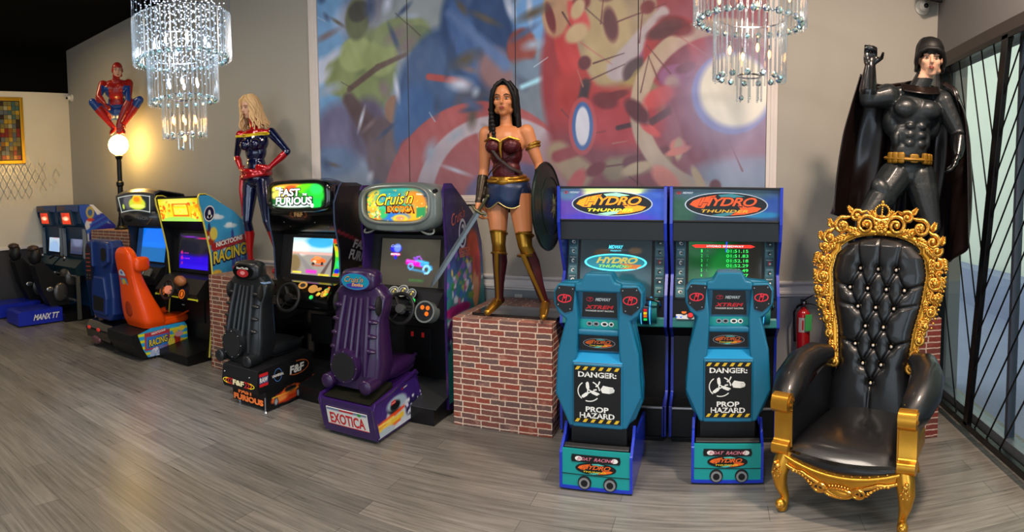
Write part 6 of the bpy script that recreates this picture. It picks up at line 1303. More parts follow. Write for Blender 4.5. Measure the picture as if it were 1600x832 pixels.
# ================================================================ the throne
m_gold = mat('polished_gold_leaf', '#e4a848', .25, .92, bump=.25, bscale=90, var=.12); m_gold2 = mat('satin_gold_paint', '#d69a35', .32, .85, bump=.08, bscale=50)
m_lea = mat('black_leather', '#0c0d10', .38, coat=.35, bump=.22, bscale=260); m_stud = mat('gold_stud', '#e8c26a', .2, 1); m_gem = mat('crystal_button', '#e8d8cc', .1, .5)
th = thing('throne_chair', 'tall black leather throne chair with ornate carved gold frame and crystal buttons', 'chair', (.69, 2.97, 0), -PI / 6)
ly = lambda z: .56 + (z - .45) * .17             # lean of the back
cz = [.40, .56, .68, .90, 1.05, 1.25, 1.35, 1.42, 1.452, 1.466]; cw = [.285, .265, .216, .238, .276, .302, .282, .215, .13, .0]
def hwid(z): return float(np.interp(z, cz, cw))
btn = [(x, 1.272) for x in (-.115, 0, .115)] + [(x, 1.15) for x in (-.175, -.06, .06, .175)] + [(x, 1.036) for x in (-.115, 0, .115)] + [(x, .92) for x in (-.058, .058)] + [(x, .808) for x in (-.115, 0, .115)] + [(x, .695) for x in (-.058, .058)] + [(0, .582)]
segs = []
for i, a in enumerate(btn):
    for c in btn[i + 1:]:
        dx, dz = c[0] - a[0], c[1] - a[1]
        if .02 < abs(dx) < .075 and .08 < abs(dz) < .14: segs.append((a, c))
for x in (-.115, 0, .115): segs.append(((x, 1.272), (x * 1.25, 1.46)))
segs += [((-.175, 1.15), (-.30, 1.19)), ((.175, 1.15), (.30, 1.19)), ((0, .582), (-.0, .42)), ((-.115, .808), (-.22, .84)), ((.115, .808), (.22, .84)), ((-.115, 1.036), (-.25, 1.06)), ((.115, 1.036), (.25, 1.06))]
nu, nv = 84, 150
U, V = np.meshgrid(np.linspace(-1, 1, nu + 1), np.linspace(0, 1, nv + 1), indexing='ij')
Z = .40 + (1.4655 - .40) * (1 - (1 - V) ** 1.35); HW = np.interp(Z, cz, cw); X = U * HW
edge = np.clip(1 - np.abs(U) ** 5, 0, 1) * np.clip((1.47 - Z) / .05, 0, 1) ** .5
dep = .055 * edge + .012
for (a, c) in segs:
    dx, dz = c[0] - a[0], c[1] - a[1]; L2 = dx * dx + dz * dz; t_ = np.clip(((X - a[0]) * dx + (Z - a[1]) * dz) / L2, 0, 1); d = np.hypot(X - a[0] - t_ * dx, Z - a[1] - t_ * dz)
    dep -= .016 * np.exp(-(d / .011) ** 2) * (1 - .5 * t_ * (c not in btn))
for (x, z) in btn: dep -= .026 * np.exp(-(((X - x) ** 2 + (Z - z) ** 2) / .022 ** 2)); dep -= .012 * np.exp(-(((X - x) ** 2 + (Z - z) ** 2) / .05 ** 2))
b = MB(); Yb = .56 + (Z - .45) * .17 - dep
vs = [(X[i, j], Yb[i, j], Z[i, j]) for i in range(nu + 1) for j in range(nv + 1)]
b.add(vs, [(i * (nv + 1) + j, (i + 1) * (nv + 1) + j, (i + 1) * (nv + 1) + j + 1, i * (nv + 1) + j + 1) for i in range(nu) for j in range(nv)], m_lea)
oz = list(np.linspace(.42, 1.40, 24)) + [1.43, 1.452, 1.463]
ol = [(hwid(z), z) for z in oz]; full = ol + [(-x, z) for x, z in ol[::-1]]
P = Pl((0, 0, 0), (1, 0, 0), (0, 0, 1)); k = len(full)
b.add([(x * 1.02, ly(z) + .005, z) for x, z in full] + [(x * 1.02, ly(z) + .05, z) for x, z in full], [tuple(range(k, 2 * k)), tuple(range(k - 1, -1, -1))] + [(i, (i + 1) % k, k + (i + 1) % k, k + i) for i in range(k)], m_lea)
bk = b.out('backrest', th, smooth=1.2)
q0 = None
for (x, z) in btn:
    if q0 is None:
        b = MB(); b.ell((0, 0, 0), (.0095, .007, .0095), m_gem, nu=8, nv=6); b.ell((0, .003, 0), (.0115, .004, .0115), m_stud, nu=10, nv=4); q0 = b.out('crystal_button', bk, smooth=False); o = q0
    else: o = q0.copy(); C.objects.link(o); o.parent = bk
    o.location = (x, ly(z) - .035, z)

# frame helpers working in the leaning plane of the back
fp = lambda x, z, d=0: (x, ly(z) - .02 - d, z)
def spiral(b, cx, cz_, r, a0, turns, hand, tr, m=m_gold, tail=None, d=.012):
    n = max(10, int(18 * turns)); pts = []; rs_ = []
    for i in range(n + 1):
        t = i / n; rr = r * (1 - .78 * t); a = a0 + hand * 2 * PI * turns * t; pts.append(fp(cx + rr * math.cos(a), cz_ + rr * math.sin(a), d + .012 * t)); rs_.append(tr * 1.3 * (1.0 - .35 * t))
    if tail: pts = [fp(x, z, d) for x, z in tail] + pts; rs_ = [tr * (.45 + .5 * i / len(tail)) for i in range(len(tail))] + rs_
    b.tube(pts, rs_, m, 7); b.ell(fp(cx + r * .1, cz_, d + .016), tr * 1.5, m, nu=10, nv=6)
def leaf(b, x, z, ang, L_, w, m=m_gold, d=.016):
    n = 5
    for i in range(n):
        t = (i + .5) / n; ca, sa = math.cos(ang), math.sin(ang); R = Matrix.Rotation(-ang, 3, 'Y')
        for s in (-1, 1):
            aa = ang + s * .6; R = Matrix.Rotation(-aa, 3, 'Y'); ww = w * (1 - .55 * t)
            b.ell(fp(x + L_ * t * ca + s * -sa * ww * .35, z + L_ * t * sa + s * ca * ww * .35, d), (ww * .55, .009, ww * .24), m, R, nu=8, nv=6)
    R = Matrix.Rotation(-ang, 3, 'Y'); b.ell(fp(x + L_ * .5 * math.cos(ang), z + L_ * .5 * math.sin(ang), d + .005), (L_ * .55, .007, w * .10), m, R, nu=10, nv=6)
fr = MB()
# inner moulded band
band = [(hwid(z) + .008, z) for z in np.linspace(.66, 1.38, 26)] + [(.262, 1.405), (.225, 1.435), (.17, 1.462), (.11, 1.478), (.04, 1.486)]
bp = [fp(x, z) for x, z in band] + [fp(-x, z) for x, z in band[::-1]]
fr.tube([(x + math.copysign(.018, x), y, z + (.012 if z > 1.4 else 0)) for x, y, z in bp], .020, m_gold2, 8, flat=.8, upv=(0, 1, 0)); fr.tube(bp, .008, m_gold, 6)
fr.tube([(x + math.copysign(.036, x), y + .004, z + (.022 if z > 1.4 else 0)) for x, y, z in bp], .009, m_gold, 6)
frame = fr.out('back_frame', th, smooth=1.2)
sc = MB()
for s in (-1, 1):
    A = lambda a: a if s > 0 else PI - a
    def S(cx, cz_, r, a0, turns, hand, tr, tail=None): spiral(sc, s * cx, cz_, r, A(a0), turns, hand * s, tr, tail=[(s * x, z) for x, z in tail] if tail else None)
    def Lf(x, z, a, L_, w): leaf(sc, s * x, z, A(a), L_, w)
    # cresting
    S(.098, 1.545, .062, 2.4, 1.5, -1, .012, [(.02, 1.50)]); S(.165, 1.60, .040, 2.6, 1.25, -1, .011, [(.06, 1.60), (.10, 1.635)]); S(.255, 1.535, .055, 1.9, 1.4, -1, .012, [(.16, 1.57), (.20, 1.595)])
    S(.20, 1.50, .030, 0, 1.2, 1, .009); Lf(.14, 1.49, .3, .10, .05); Lf(.235, 1.46, -.4, .09, .05); Lf(.20, 1.625, .9, .045, .03); Lf(.05, 1.585, 1.2, .06, .035)
    S(.335, 1.455, .045, 1.7, 1.3, -1, .012, [(.28, 1.50), (.305, 1.52)]); S(.365, 1.40, .032, .6, 1.3, -1, .010); Lf(.33, 1.53, 1.2, .05, .035); Lf(.39, 1.445, 1.3, .05, .035); Lf(.305, 1.42, -.8, .09, .05)
    # sides
    S(.375, 1.315, .036, 1.6, 1.3, -1, .011); S(.36, 1.205, .048, 1.2, 1.6, -1, .012); S(.385, 1.26, .024, .3, 1.2, 1, .008); S(.37, 1.115, .036, 2, 1.3, 1, .011); S(.345, 1.03, .032, .8, 1.3, -1, .010, [(.39, 1.12), (.385, 1.07)])
    S(.315, .945, .030, 2, 1.3, 1, .010, [(.355, 1.01), (.345, .98)]); S(.285, .855, .028, 1, 1.3, -1, .010, [(.325, .93), (.315, .89)]); S(.262, .765, .026, 2.3, 1.2, 1, .009, [(.295, .83)]); S(.243, .69, .032, .6, 1.5, -1, .012, [(.275, .76), (.28, .73)])
    for (x, z, a, l_, w) in ((.335, 1.34, -1.5, .10, .05), (.405, 1.35, -1.2, .07, .04), (.41, 1.24, -1.7, .09, .04), (.395, 1.14, -1.9, .09, .045), (.335, 1.16, -1.6, .08, .04), (.36, 1.06, -2.0, .09, .045), (.33, .99, -2.1, .08, .04), (.30, .91, -1.9, .08, .04), (.275, .81, -1.8, .07, .035), (.31, 1.09, -1.5, .07, .035), (.285, .98, -1.7, .07, .03)): Lf(x, z, a, l_, w)
    for k_ in range(14):
        z = 1.30 - k_ * .028; sc.ell(fp(s * (float(np.interp(z, [.9, 1.05, 1.2, 1.3], [.345, .395, .428, .425]))), z, .01), .0085, m_gold, nu=8, nv=6)
    for (x, z) in ((.36, 1.205), (.375, 1.115), (.255, 1.535)):
        for j in range(6): sc.ell(fp(s * x + .018 * math.cos(j * 1.047), z + .018 * math.sin(j * 1.047), .026), (.010, .008, .010), m_gold, nu=8, nv=6)
        sc.ell(fp(s * x, z, .032), .010, m_gold, nu=8, nv=6)
sc.out('scroll_carving', frame, smooth=1.2)
b = MB()
for j in range(9): b.ell(fp(.034 * math.cos(j * .698), 1.538 + .034 * math.sin(j * .698), .022), (.016, .010, .016), m_gold, nu=10, nv=6)
for j in range(6): b.ell(fp(.014 * math.cos(j * 1.047), 1.538 + .014 * math.sin(j * 1.047), .032), (.009, .008, .009), m_gold, nu=8, nv=6)
b.ell(fp(0, 1.538, .036), .009, m_gold, nu=8, nv=6); b.out('rosette', frame)
b = MB(); b.tube([fp(-.045, 1.585, .015), fp(0, 1.575, .02), fp(.045, 1.585, .015)], .011, m_gold, 8)
for j in range(18):
    a = -PI / 2 + .3 + (2 * PI - .6) * j / 17; b.ell(fp(.046 * math.cos(a), 1.632 + .042 * math.sin(a), .01), .0095, m_gold, nu=8, nv=6)
for j in range(6): b.ell(fp(0, 1.598 + j * .0145, .014), .008, m_gold, nu=8, nv=6)
b.ell(fp(0, 1.69, .012), (.012, .012, .014), m_gold, nu=8, nv=6); b.ell(fp(0, 1.60, .02), (.03, .012, .012), m_gold, nu=10, nv=6); b.out('crown_finial', frame)
b = MB()
for i in range(0, len(band)):
    for s in (-1, 1): b.ell(fp(s * (band[i][0] - .006), band[i][1], .012), .0042, m_stud, nu=6, nv=4)
b.out('back_stud_row', frame)['kind'] = 'stuff'

# seat
b = MB()
def cush(u, v):
    x = (u * 2 - 1); y = .0 + v * .60; hw = .325 - .05 * v; g = lambda q: abs(q)
    edge_ = (1 - g(x) ** 6) * (1 - (1 - v) ** 8 * .9)
    front = .035 * (1 - x * x) * (1 - v) ** 3
    return (x * hw, y - .03 * (1 - x * x) * (1 - v) ** 2, .335 + .085 * edge_ ** .6 + .03 * v * (1 - g(x) ** 2) - front * .6)
b.grid(cush, 30, 30, m_lea)
b.grid(lambda u, v: ((u * 2 - 1) * .325, -.0 - .03 * (1 - (u * 2 - 1) ** 2) - .008 * math.sin(v * PI), (.335 - .021 * (1 - (u * 2 - 1) ** 2)) * v + (1 - v) * (.315 - .055 * (1 - (u * 2 - 1) ** 2))), 30, 5, m_lea)
b.out('seat_cushion', th, smooth=1.0, weld=True)
rl = MB(); n = 40; top, bot = [], []
for i in range(n + 1):
    x = -.34 + .68 * i / n; q = abs(x) / .34
    top.append((x, .325 - .058 * (1 - q * q))); bot.append((x, .262 - .012 * math.cos(q * 9) - .085 * max(0, 1 - (q / .62) ** 2)))
for i in range(n):
    a, c = i, i + 1; yb = lambda x: -.015 - .03 * (1 - (x / .34) ** 2)
    q = [(top[a][0], yb(top[a][0]), top[a][1]), (top[c][0], yb(top[c][0]), top[c][1]), (bot[c][0], yb(bot[c][0]) - .004, bot[c][1]), (bot[a][0], yb(bot[a][0]) - .004, bot[a][1])]
    rl.add(q + [(x, y + .045, z) for x, y, z in q], [(3, 2, 1, 0), (4, 5, 6, 7), (0, 1, 5, 4), (2, 3, 7, 6)], m_gold2)
yb = lambda x: -.022 - .03 * (1 - (x / .34) ** 2)
rl.tube([(x, yb(x), z - .004) for x, z in top], .010, m_gold2, 8); rl.tube([(x, yb(x) - .004, z + .004) for x, z in bot], .0095, m_gold, 8)
for s in (-1, 1): rl.box(min(s * .31, s * .345), max(s * .31, s * .345), .0, .58, .24, .33, m_gold2)
rail_ = rl.out('seat_rail', th, smooth=.9, weld=True)
b = MB(); yc = -.058
def ov(cx, cz_, rx, rz_, tr, m=m_gold): b.tube([(cx + rx * math.cos(a), yc, cz_ + rz_ * math.sin(a)) for a in np.linspace(0, 2 * PI, 25)[:-1]], tr, m, 6, closed=True)
ov(0, .185, .075, .022, .008); b.ell((0, yc + .004, .185), (.06, .012, .016), m_gold2)
for s in (-1, 1):
    ov(s * .105, .197, .034, .021, .008); ov(s * .10, .198, .015, .012, .006)
    for j, (x, z) in enumerate(((.155, .205), (.172, .215), (.188, .227), (.205, .237), (.222, .245), (.24, .25), (.26, .252))): b.ell((s * x, -.045, z), (.011, .009, .009), m_gold, nu=8, nv=6)
    for j in range(3): b.ell((s * (.145 + .012 * j), -.05, .19 + .012 * j), (.014, .008, .006), m_gold, nu=8, nv=5)
for j in range(7): b.ell((-.05 + j * .0167, yc, .216 + .006 * math.sin(j * PI / 6)), .0075, m_gold, nu=8, nv=6)
b.out('apron_carving', rail_)
b = MB()
for i in range(1, 13):
    x = -.30 + .6 * i / 13; b.ell((x, yb(x) - .006, .327 - .056 * (1 - (x / .34) ** 2) + .012), .0048, m_stud, nu=6, nv=4)
b.out('seat_stud_row', rail_)['kind'] = 'stuff'

for s in (-1, 1):
    b = MB(); b.tube([(s * .325, .02, .33), (s * .340, .0, .27), (s * .352, -.02, .21), (s * .345, -.01, .14), (s * .330, .01, .08), (s * .328, .005, .05), (s * .335, -.01, .025), (s * .335, -.01, .005)], [.050, .052, .046, .034, .024, .024, .030, .026], m_gold2, 14)
    b.ell((s * .338, -.028, .045), (.03, .028, .028), m_gold2, nu=14, nv=10); leg = b.out('leg', th)
    b = MB()
    for (x, z, r) in ((.352, .235, .022), (.365, .205, .016), (.335, .205, .016), (.355, .175, .014), (.35, .265, .018), (.345, .145, .010), (.36, .285, .012)):
        b.ell((s * x, -.048 + (.235 - z) * .2, z), (r, .014, r * .8), m_gold, nu=10, nv=6)
    for j in range(6): b.ell((s * .352 + .022 * math.cos(j * 1.047), -.062, .23 + .022 * math.sin(j * 1.047)), (.008, .006, .008), m_gold, nu=8, nv=5)
    b.ell((s * .34, -.052, .045), (.016, .01, .016), m_gold, nu=10, nv=6); b.out('leg_carving', leg)
    b = MB(); b.tube([(s * .25, .56, .34), (s * .26, .60, .2), (s * .28, .68, .02), (s * .28, .69, .0)], [.03, .026, .022, .022], m_gold2, 10); b.out('leg', th)
    # arm fronts
    b = MB(); x0, x1 = s * .300 - .0, s * .395; lo_, hi_ = min(x0, x1), max(x0, x1)
    prof = [(.05, .32), (.05, .60), (.03, .645), (-.005, .655), (-.04, .645), (-.058, .61), (-.055, .575), (-.03, .552), (-.0, .548), (.0, .40), (-.012, .385), (-.035, .38), (-.045, .355), (-.038, .33), (-.02, .315), (.0, .31)]
    b.px(prof, lo_, hi_, m_gold2); af = b.out('arm_front', th, smooth=1.1, bevel=.008, seg=3)
    b = MB()
    for xx in (lo_ - .002, hi_ + .002): b.tube([(xx, -.006 + (.045 - .0045 * j) * math.cos(j * .7), .60 + (.045 - .0045 * j) * math.sin(j * .7)) for j in range(9)], .006, m_gold, 6)
    b.tube([(x0 * .98, .0, .36), (x0 * .98, .0, .55)], .006, m_gold, 6); b.out('arm_scroll', af)
    # padded arm
    b = MB(); b.tube([(s * .345, .03, .575), (s * .36, .08, .60), (s * .385, .22, .655), (s * .385, .36, .705), (s * .345, .48, .735), (s * .27, .57, .74)], [.055, .085, .10, .095, .085, .05], m_lea, 20)
    b.grid(lambda u, v: (s * (.335 + .05 * math.sin(min(1, u * 1.6) * PI * .8) * v), .03 + u * .54, .30 + v * (.30 + .13 * u)), 14, 8, m_lea, flip=s < 0)
    b.grid(lambda u, v: (s * (.30 - .05 * u), .03 + u * .60, .30 + v * (.28 + .16 * u)), 10, 6, m_lea, flip=s > 0); b.out('arm_pad', th)
    b = MB()
    for j in range(8): b.ell((s * .297, .012, .36 + j * .028), .0042, m_stud, nu=6, nv=4)
    for j in range(4): b.ell((s * (.315 + j * .02), .046, .655), .0042, m_stud, nu=6, nv=4)
    b.out('arm_stud_row', af)['kind'] = 'stuff'

# ================================================================ life-size statues (plain figures, no emblems)
m_skin = mat('painted_skin', '#c07a4e', .42, var=.04); m_skin2 = mat('pale_painted_skin', '#d2a184', .4, var=.04); m_lip = mat('painted_lips', '#8c3a34', .35); m_eye = mat('painted_eye_white', '#a8a096', .3); m_iris = mat('painted_iris', '#2c221c', .15)

class Fig:
    def __init__(s): s.b = MB(); s.bones = []; s.m = m_skin
    def limb(s, name, pts, r, n=14):
        pts = [Vector(p) for p in pts]; s.b.tube(pts, r, s.m, n)
        s.b.ell(pts[0], r[0] * .99, s.m, nu=14, nv=8); s.b.ell(pts[-1], r[-1] * .99, s.m, nu=14, nv=8)
        if name: s.bones.append((name, pts[0], pts[-1]))
    def ell(s, c, r, rz=0, R=None): s.b.ell(c, r, s.m, R if R is not None else Matrix.Rotation(rz, 3, 'Z'), nu=18, nv=12)
    def arm(s, k, sh, el, wr, f):
        sh, el, wr = map(Vector, (sh, el, wr)); mid = sh.lerp(el, .4); m2 = el.lerp(wr, .28)
        s.limb('uparm' + k, [sh, mid, el], [.058 * f, .050 * f, .037 * f]); s.limb('forearm' + k, [el, m2, wr], [.037 * f, .043 * f, .026 * f])
    def leg(s, k, hp, kn, an, toe, f, foot=True):
        hp, kn, an, toe = map(Vector, (hp, kn, an, toe)); bk = Vector((0, .022, 0))
        s.limb('thigh' + k, [hp, hp.lerp(kn, .35), kn], [.092 * f, .082 * f, .052 * f]); s.limb('shin' + k, [kn, kn.lerp(an, .32) + bk * f, kn.lerp(an, .7), an], [.050 * f, .056 * f, .038 * f, .031 * f])
        s.limb(None, [an + Vector((0, .02, -.0)), an.lerp(toe, .6), toe], [.036, .034, .026]); s.bones.append(('foot' + k, an + (toe - an) * .15, toe))
    def hand(s, wr, d, nrm, curl=.5, thumb=1, k='', sc=1.0):
        wr, d, nrm = Vector(wr), Vector(d).normalized(), Vector(nrm); nrm = (nrm - d * nrm.dot(d)).normalized(); lat = d.cross(nrm).normalized()
        R = Matrix((lat, d, nrm)).transposed(); s.b.ell(wr + d * .048 * sc, (.040 * sc, .052 * sc, .019 * sc), s.m, R, nu=14, nv=10, e=.8); s.limb(None, [wr - d * .01, wr + d * .03 * sc], [.027 * sc, .026 * sc])
        for i, (o, L) in enumerate(((-.029, .062), (-.010, .074), (.010, .070), (.028, .056))):
            p = wr + d * .088 * sc + lat * o * sc; a = curl * (.6 + .08 * i); pts = [p - d * .02]; ang = a * .5; q = p
            for j in range(3): q = q + (d * math.cos(ang) + nrm * math.sin(ang)) * L * sc * (.42, .33, .25)[j]; pts.append(q.copy()); ang += a
            s.b.tube(pts, [.0105 * sc, .0102 * sc, .0095 * sc, .0075 * sc], s.m, 8); s.b.ell(pts[-1], .0078 * sc, s.m, nu=8, nv=6)
        p = wr + d * .03 * sc + lat * thumb * .03 * sc; q = p + (d * .5 + lat * thumb * .8 + nrm * .35).normalized() * .042 * sc; z = q + (d * .8 + lat * thumb * .2 + nrm * (.3 + curl * .4)).normalized() * .032 * sc
        s.b.tube([p, q, z], [.015 * sc, .0125 * sc, .009 * sc], s.m, 8); s.b.ell(z, .009 * sc, s.m, nu=8, nv=6); s.bones.append(('hand' + k, wr + d * .02, wr + d * .13))
    def head(s, c, fw, sc=1.0, male=False, tilt=0):
        c = Vector(c); f = Vector(fw).normalized(); r = f.cross(Vector((0, 0, 1))).normalized(); u = r.cross(f).normalized(); s.h = (c, r, f, u, sc); R = Matrix((r, f, u)).transposed()
        g = lambda x, y, z: c + (r * x + f * y + u * z) * sc
        s.hg = g; s.hR = R; E = lambda x, y, z, a, b_, d: s.b.ell(g(x, y, z), (a * sc, b_ * sc, d * sc), s.m, R, nu=16, nv=12)
        E(0, -.012, .035, .074, .092, .078); E(0, .012, -.03, .058 + .006 * male, .068, .075); E(0, .045, -.082, .026 + .009 * male, .026, .022 + .004 * male)
        for q in (-1, 1): E(q * .036, .048, -.02, .024, .026, .024); E(q * .074, -.005, -.005, .008, .018, .028); E(q * .03, .068, .022, .024, .010, .009); E(q * .045, .01, -.068, .018 + .008 * male, .03, .02)
        s.b.tube([g(0, .072, .022), g(0, .092, -.012), g(0, .102, -.024)], [.008 * sc, .010 * sc, .012 * sc], s.m, 8); E(0, .096, -.026, .016, .010, .009); E(0, .074, -.052, .022, .012, .006); E(0, .074, -.061, .018, .011, .007)
        s.bones.append(('head', g(0, 0, -.03), g(0, -.01, .05)))
    def build(s, name, parent, fn, mats, voxel=.0075, it=5):
        tmp = s.b.out('tmp', None, smooth=False); q = tmp.modifiers.new('r', 'REMESH'); q.mode = 'VOXEL'; q.voxel_size = voxel; q = tmp.modifiers.new('s', 'SMOOTH'); q.factor = .5; q.iterations = it
        bpy.context.view_layer.update(); dg = bpy.context.evaluated_depsgraph_get(); me = bpy.data.meshes.new_from_object(tmp.evaluated_get(dg)); old = tmp.data; bpy.data.objects.remove(tmp); bpy.data.meshes.remove(old)
        me.name = name; me.materials.clear()
        for m in mats: me.materials.append(m)
        n = len(me.polygons); c = np.empty(n * 3); me.polygons.foreach_get('center', c); c = c.reshape(-1, 3)
        best = np.full(n, 9e9); bi = np.zeros(n, int); bt = np.zeros(n)
        for i, (nm, a, b_) in enumerate(s.bones):
            a, b_ = np.array(a), np.array(b_); d = b_ - a; t = np.clip(((c - a) @ d) / (d @ d), 0, 1); ds = np.linalg.norm(c - a - t[:, None] * d, axis=1) * (1.0 if not nm.startswith('torso') else .62)
            k = ds < best; best[k] = ds[k]; bi[k] = i; bt[k] = t[k]
        names = np.array([b_[0] for b_ in s.bones])[bi]
        me.polygons.foreach_set('material_index', fn(names, bt, c).astype(np.int32)); me.polygons.foreach_set('use_smooth', [True] * n); me.update()
        o = bpy.data.objects.new(name, me); link(o, parent); return o
    def face(s, par, brow='#3a241a', lids=True, body=None):
        g, R, sc = s.hg, s.hR, s.h[4]
        for q in (-1, 1): b = MB(); b.ell(g(q * .030, .0735, .003), (.0125 * sc, .006 * sc, .0045 * sc), m_eye, R, nu=12, nv=8); b.ell(g(q * .030, .0795, .003), (.0050 * sc, .003 * sc, .0046 * sc), m_iris, R, nu=10, nv=6); b.out('eye', par)
        mb_ = mat('brow_' + brow[1:], brow, .6)
        for q in (-1, 1): b = MB(); b.tube([g(q * .013, .083, .022), g(q * .03, .084, .029), g(q * .05, .070, .023)], [.003 * sc, .0034 * sc, .002 * sc], mb_, 6); b.tube([g(q * .015, .080, .008), g(q * .03, .0815, .0115), g(q * .045, .073, .007)], .0016 * sc, mb_, 5); b.out('brow', par)
        b = MB(); b.ell(g(0, .0865, -.0525), (.0185 * sc, .006 * sc, .0038 * sc), m_lip, R, nu=12, nv=8); b.ell(g(0, .0865, -.0600), (.0150 * sc, .006 * sc, .0046 * sc), m_lip, R, nu=12, nv=8); b.out('lips', par)

# ---- blond figure with folded hips stance
def blond():
    t = thing('statue', 'life-size statue of a blond woman in glossy dark blue suit with red gloves and boots', 'statue', (-4.29, 4.42, .95))
    F = Fig(); fz = -.12; Rz = Matrix.Rotation(-fz, 3, 'Z')
    T = lambda x, y, z: tuple(Rz @ Vector((x, y, z)))
    F.ell((.0, 0, 1.34), (.155, .105, .13), -fz); F.ell((.0, .0, 1.24), (.125, .092, .12), -fz); F.ell((0, 0, 1.10), (.108, .085, .13), -fz); F.ell((0, .01, .97), (.155, .115, .11), -fz); F.ell((0, 0, 1.43), (.17, .075, .055), -fz)
    for q in (-1, 1): x, y, z = T(q * .065, -.085, 1.31); F.ell((x, y, z), (.062, .060, .058), -fz); x, y, z = T(q * .06, .07, .93); F.ell((x, y, z), (.085, .08, .09), -fz)
    F.bones += [('torso', Vector((0, 0, .95)), Vector((0, 0, 1.42)))]
    F.limb('neck', [(0, .01, 1.46), (-.03, -.0, 1.60)], [.052, .046]); F.head((-.055, -.015, 1.70), (-.10, -1, -.17), 1.04)
    F.arm('L', (-.165, -.05, 1.425), (-.335, .05, 1.22), (-.22, -.0, 1.06), .92); F.hand((-.22, -.0, 1.06), (.6, -.55, -.25), (.3, .9, 0), .25, 1, 'L', .95)
    F.arm('R', (.180, .05, 1.425), (.385, .06, 1.22), (.215, -.04, 1.06), .92); F.hand((.215, -.04, 1.06), (-.88, -.42, .08), (0, .8, -.2), .22, 1, 'R', .95)
    F.leg('L', (-.085, 0, .93), (-.095, -.06, .52), (-.145, .02, .09), (-.23, -.14, .035), .96); F.leg('R', (.085, .01, .93), (.185, -.05, .52), (.30, .03, .09), (.335, -.14, .035), .96)
    for x, y in ((-.125, .06), (.305, .075)): F.limb(None, [(x, y, .07), (x, y, .012)], [.02, .012])
    b1 = mat('glossy_navy_suit', '#0b1138', .12, coat=.9, metal=.3); r1 = mat('glossy_red_suit', '#b8101a', .14, coat=.8, metal=.35); y1 = mat('yellow_trim_paint', '#d8b818', .3)
    def fn(nm, bt, c):
        k = np.zeros(len(c), int); k[nm == 'head'] = 2; k[(nm == 'neck')] = 1; k[(nm == 'neck') & (c[:, 2] > 1.585)] = 2
        k[np.isin(nm, ['torso', 'uparmL', 'uparmR']) & (c[:, 2] > 1.405 + .05 * np.abs(c[:, 0]) ) & (np.abs(c[:, 0]) < .19)] = 1; k[np.isin(nm, ['torso', 'uparmL', 'uparmR']) & (np.abs(c[:, 2] - 1.402 - .05 * np.abs(c[:, 0])) < .010) & (np.abs(c[:, 0]) < .20)] = 3
        k[np.isin(nm, ['handL', 'handR'])] = 1; k[np.isin(nm, ['forearmL', 'forearmR']) & (bt > .12)] = 1
        k[np.isin(nm, ['shinL', 'shinR']) & (bt > .22)] = 1; k[np.isin(nm, ['footL', 'footR'])] = 1; return k
    body = F.build('figure_body', t, fn, [b1, r1, m_skin2, y1], .0075, 4); F.face(t, '#7a5a3a')
    b = MB(); mh = mat('blond_hair', '#d8b07c', .45, var=.2, vscale=40, bump=.4, bscale=90); g, R, sc = F.hg, F.hR, F.h[4]
    b.ell(g(0, -.022, .055), (.088, .098, .085), mh, R, nu=20, nv=14)
    rs = random.Random(4)
    for i in range(64):
        a = -.75 + i * (PI + 1.5) / 63; x0, y0 = .072 * math.cos(a), -.012 - .085 * math.sin(a); 
        if y0 > .06: continue
        L_ = .25 + .05 * rs.random(); ph = rs.random() * 6; pts = [g(x0 * .55, y0 * .6 + .0, .125), g(x0 * 1.05, y0 * 1.05, .075)]
        for j in range(1, 8):
            q = j / 7; w = .012 * math.sin(ph + q * 9); fl = 1.15 + .75 * q * q + w * 4; pts.append(g(x0 * fl + w, y0 * fl * (1 if y0 < 0 else .9) + w, .07 - L_ * q))
        b.tube(pts, [.010, .014] + [.0145 - .0012 * j for j in range(7)], mh, 6)
    for q in (-1, 1):
        for k_ in range(4): b.tube([g(q * .01, .04 - .02 * k_, .125), g(q * .05, .072 - .015 * k_, .085), g(q * .078, .052, .03), g(q * (.088 + .008 * k_), .035, -.04), g(q * .08, .04, -.10), g(q * .10, .03, -.15)], [.010, .013, .013, .013, .012, .006], mh, 6)
    b.out('hair', t, smooth=1.2)
    b = MB(); b.tube([T(.140 * math.cos(a) * 1.04, .112 * math.sin(a) * 1.05, 1.035 + .012 * math.sin(a * 2)) for a in np.linspace(0, 2 * PI, 37)[:-1]], .030, r1, 10, closed=True); b.tube([T(.150 * math.cos(a) * 1.04, .12 * math.sin(a), .99 + .02 * math.cos(a)) for a in np.linspace(0, 2 * PI, 37)[:-1]], .026, r1, 10, closed=True)
    b.tube([T(-.15, -.06, 1.0), T(-.165, -.07, .85), T(-.16, -.05, .66), T(-.17, -.05, .58)], [.03, .022, .018, .008], r1, 8, flat=.5); b.out('sash', t, smooth=1.2)
    b = MB(); b.tube([T(.17 * math.cos(a), .082 * math.sin(a), 1.415 + .01 * abs(math.cos(a))) for a in np.linspace(0, 2 * PI, 37)[:-1]], .0075, y1, 6, closed=True); b.out('collar_piping', t)
blond()

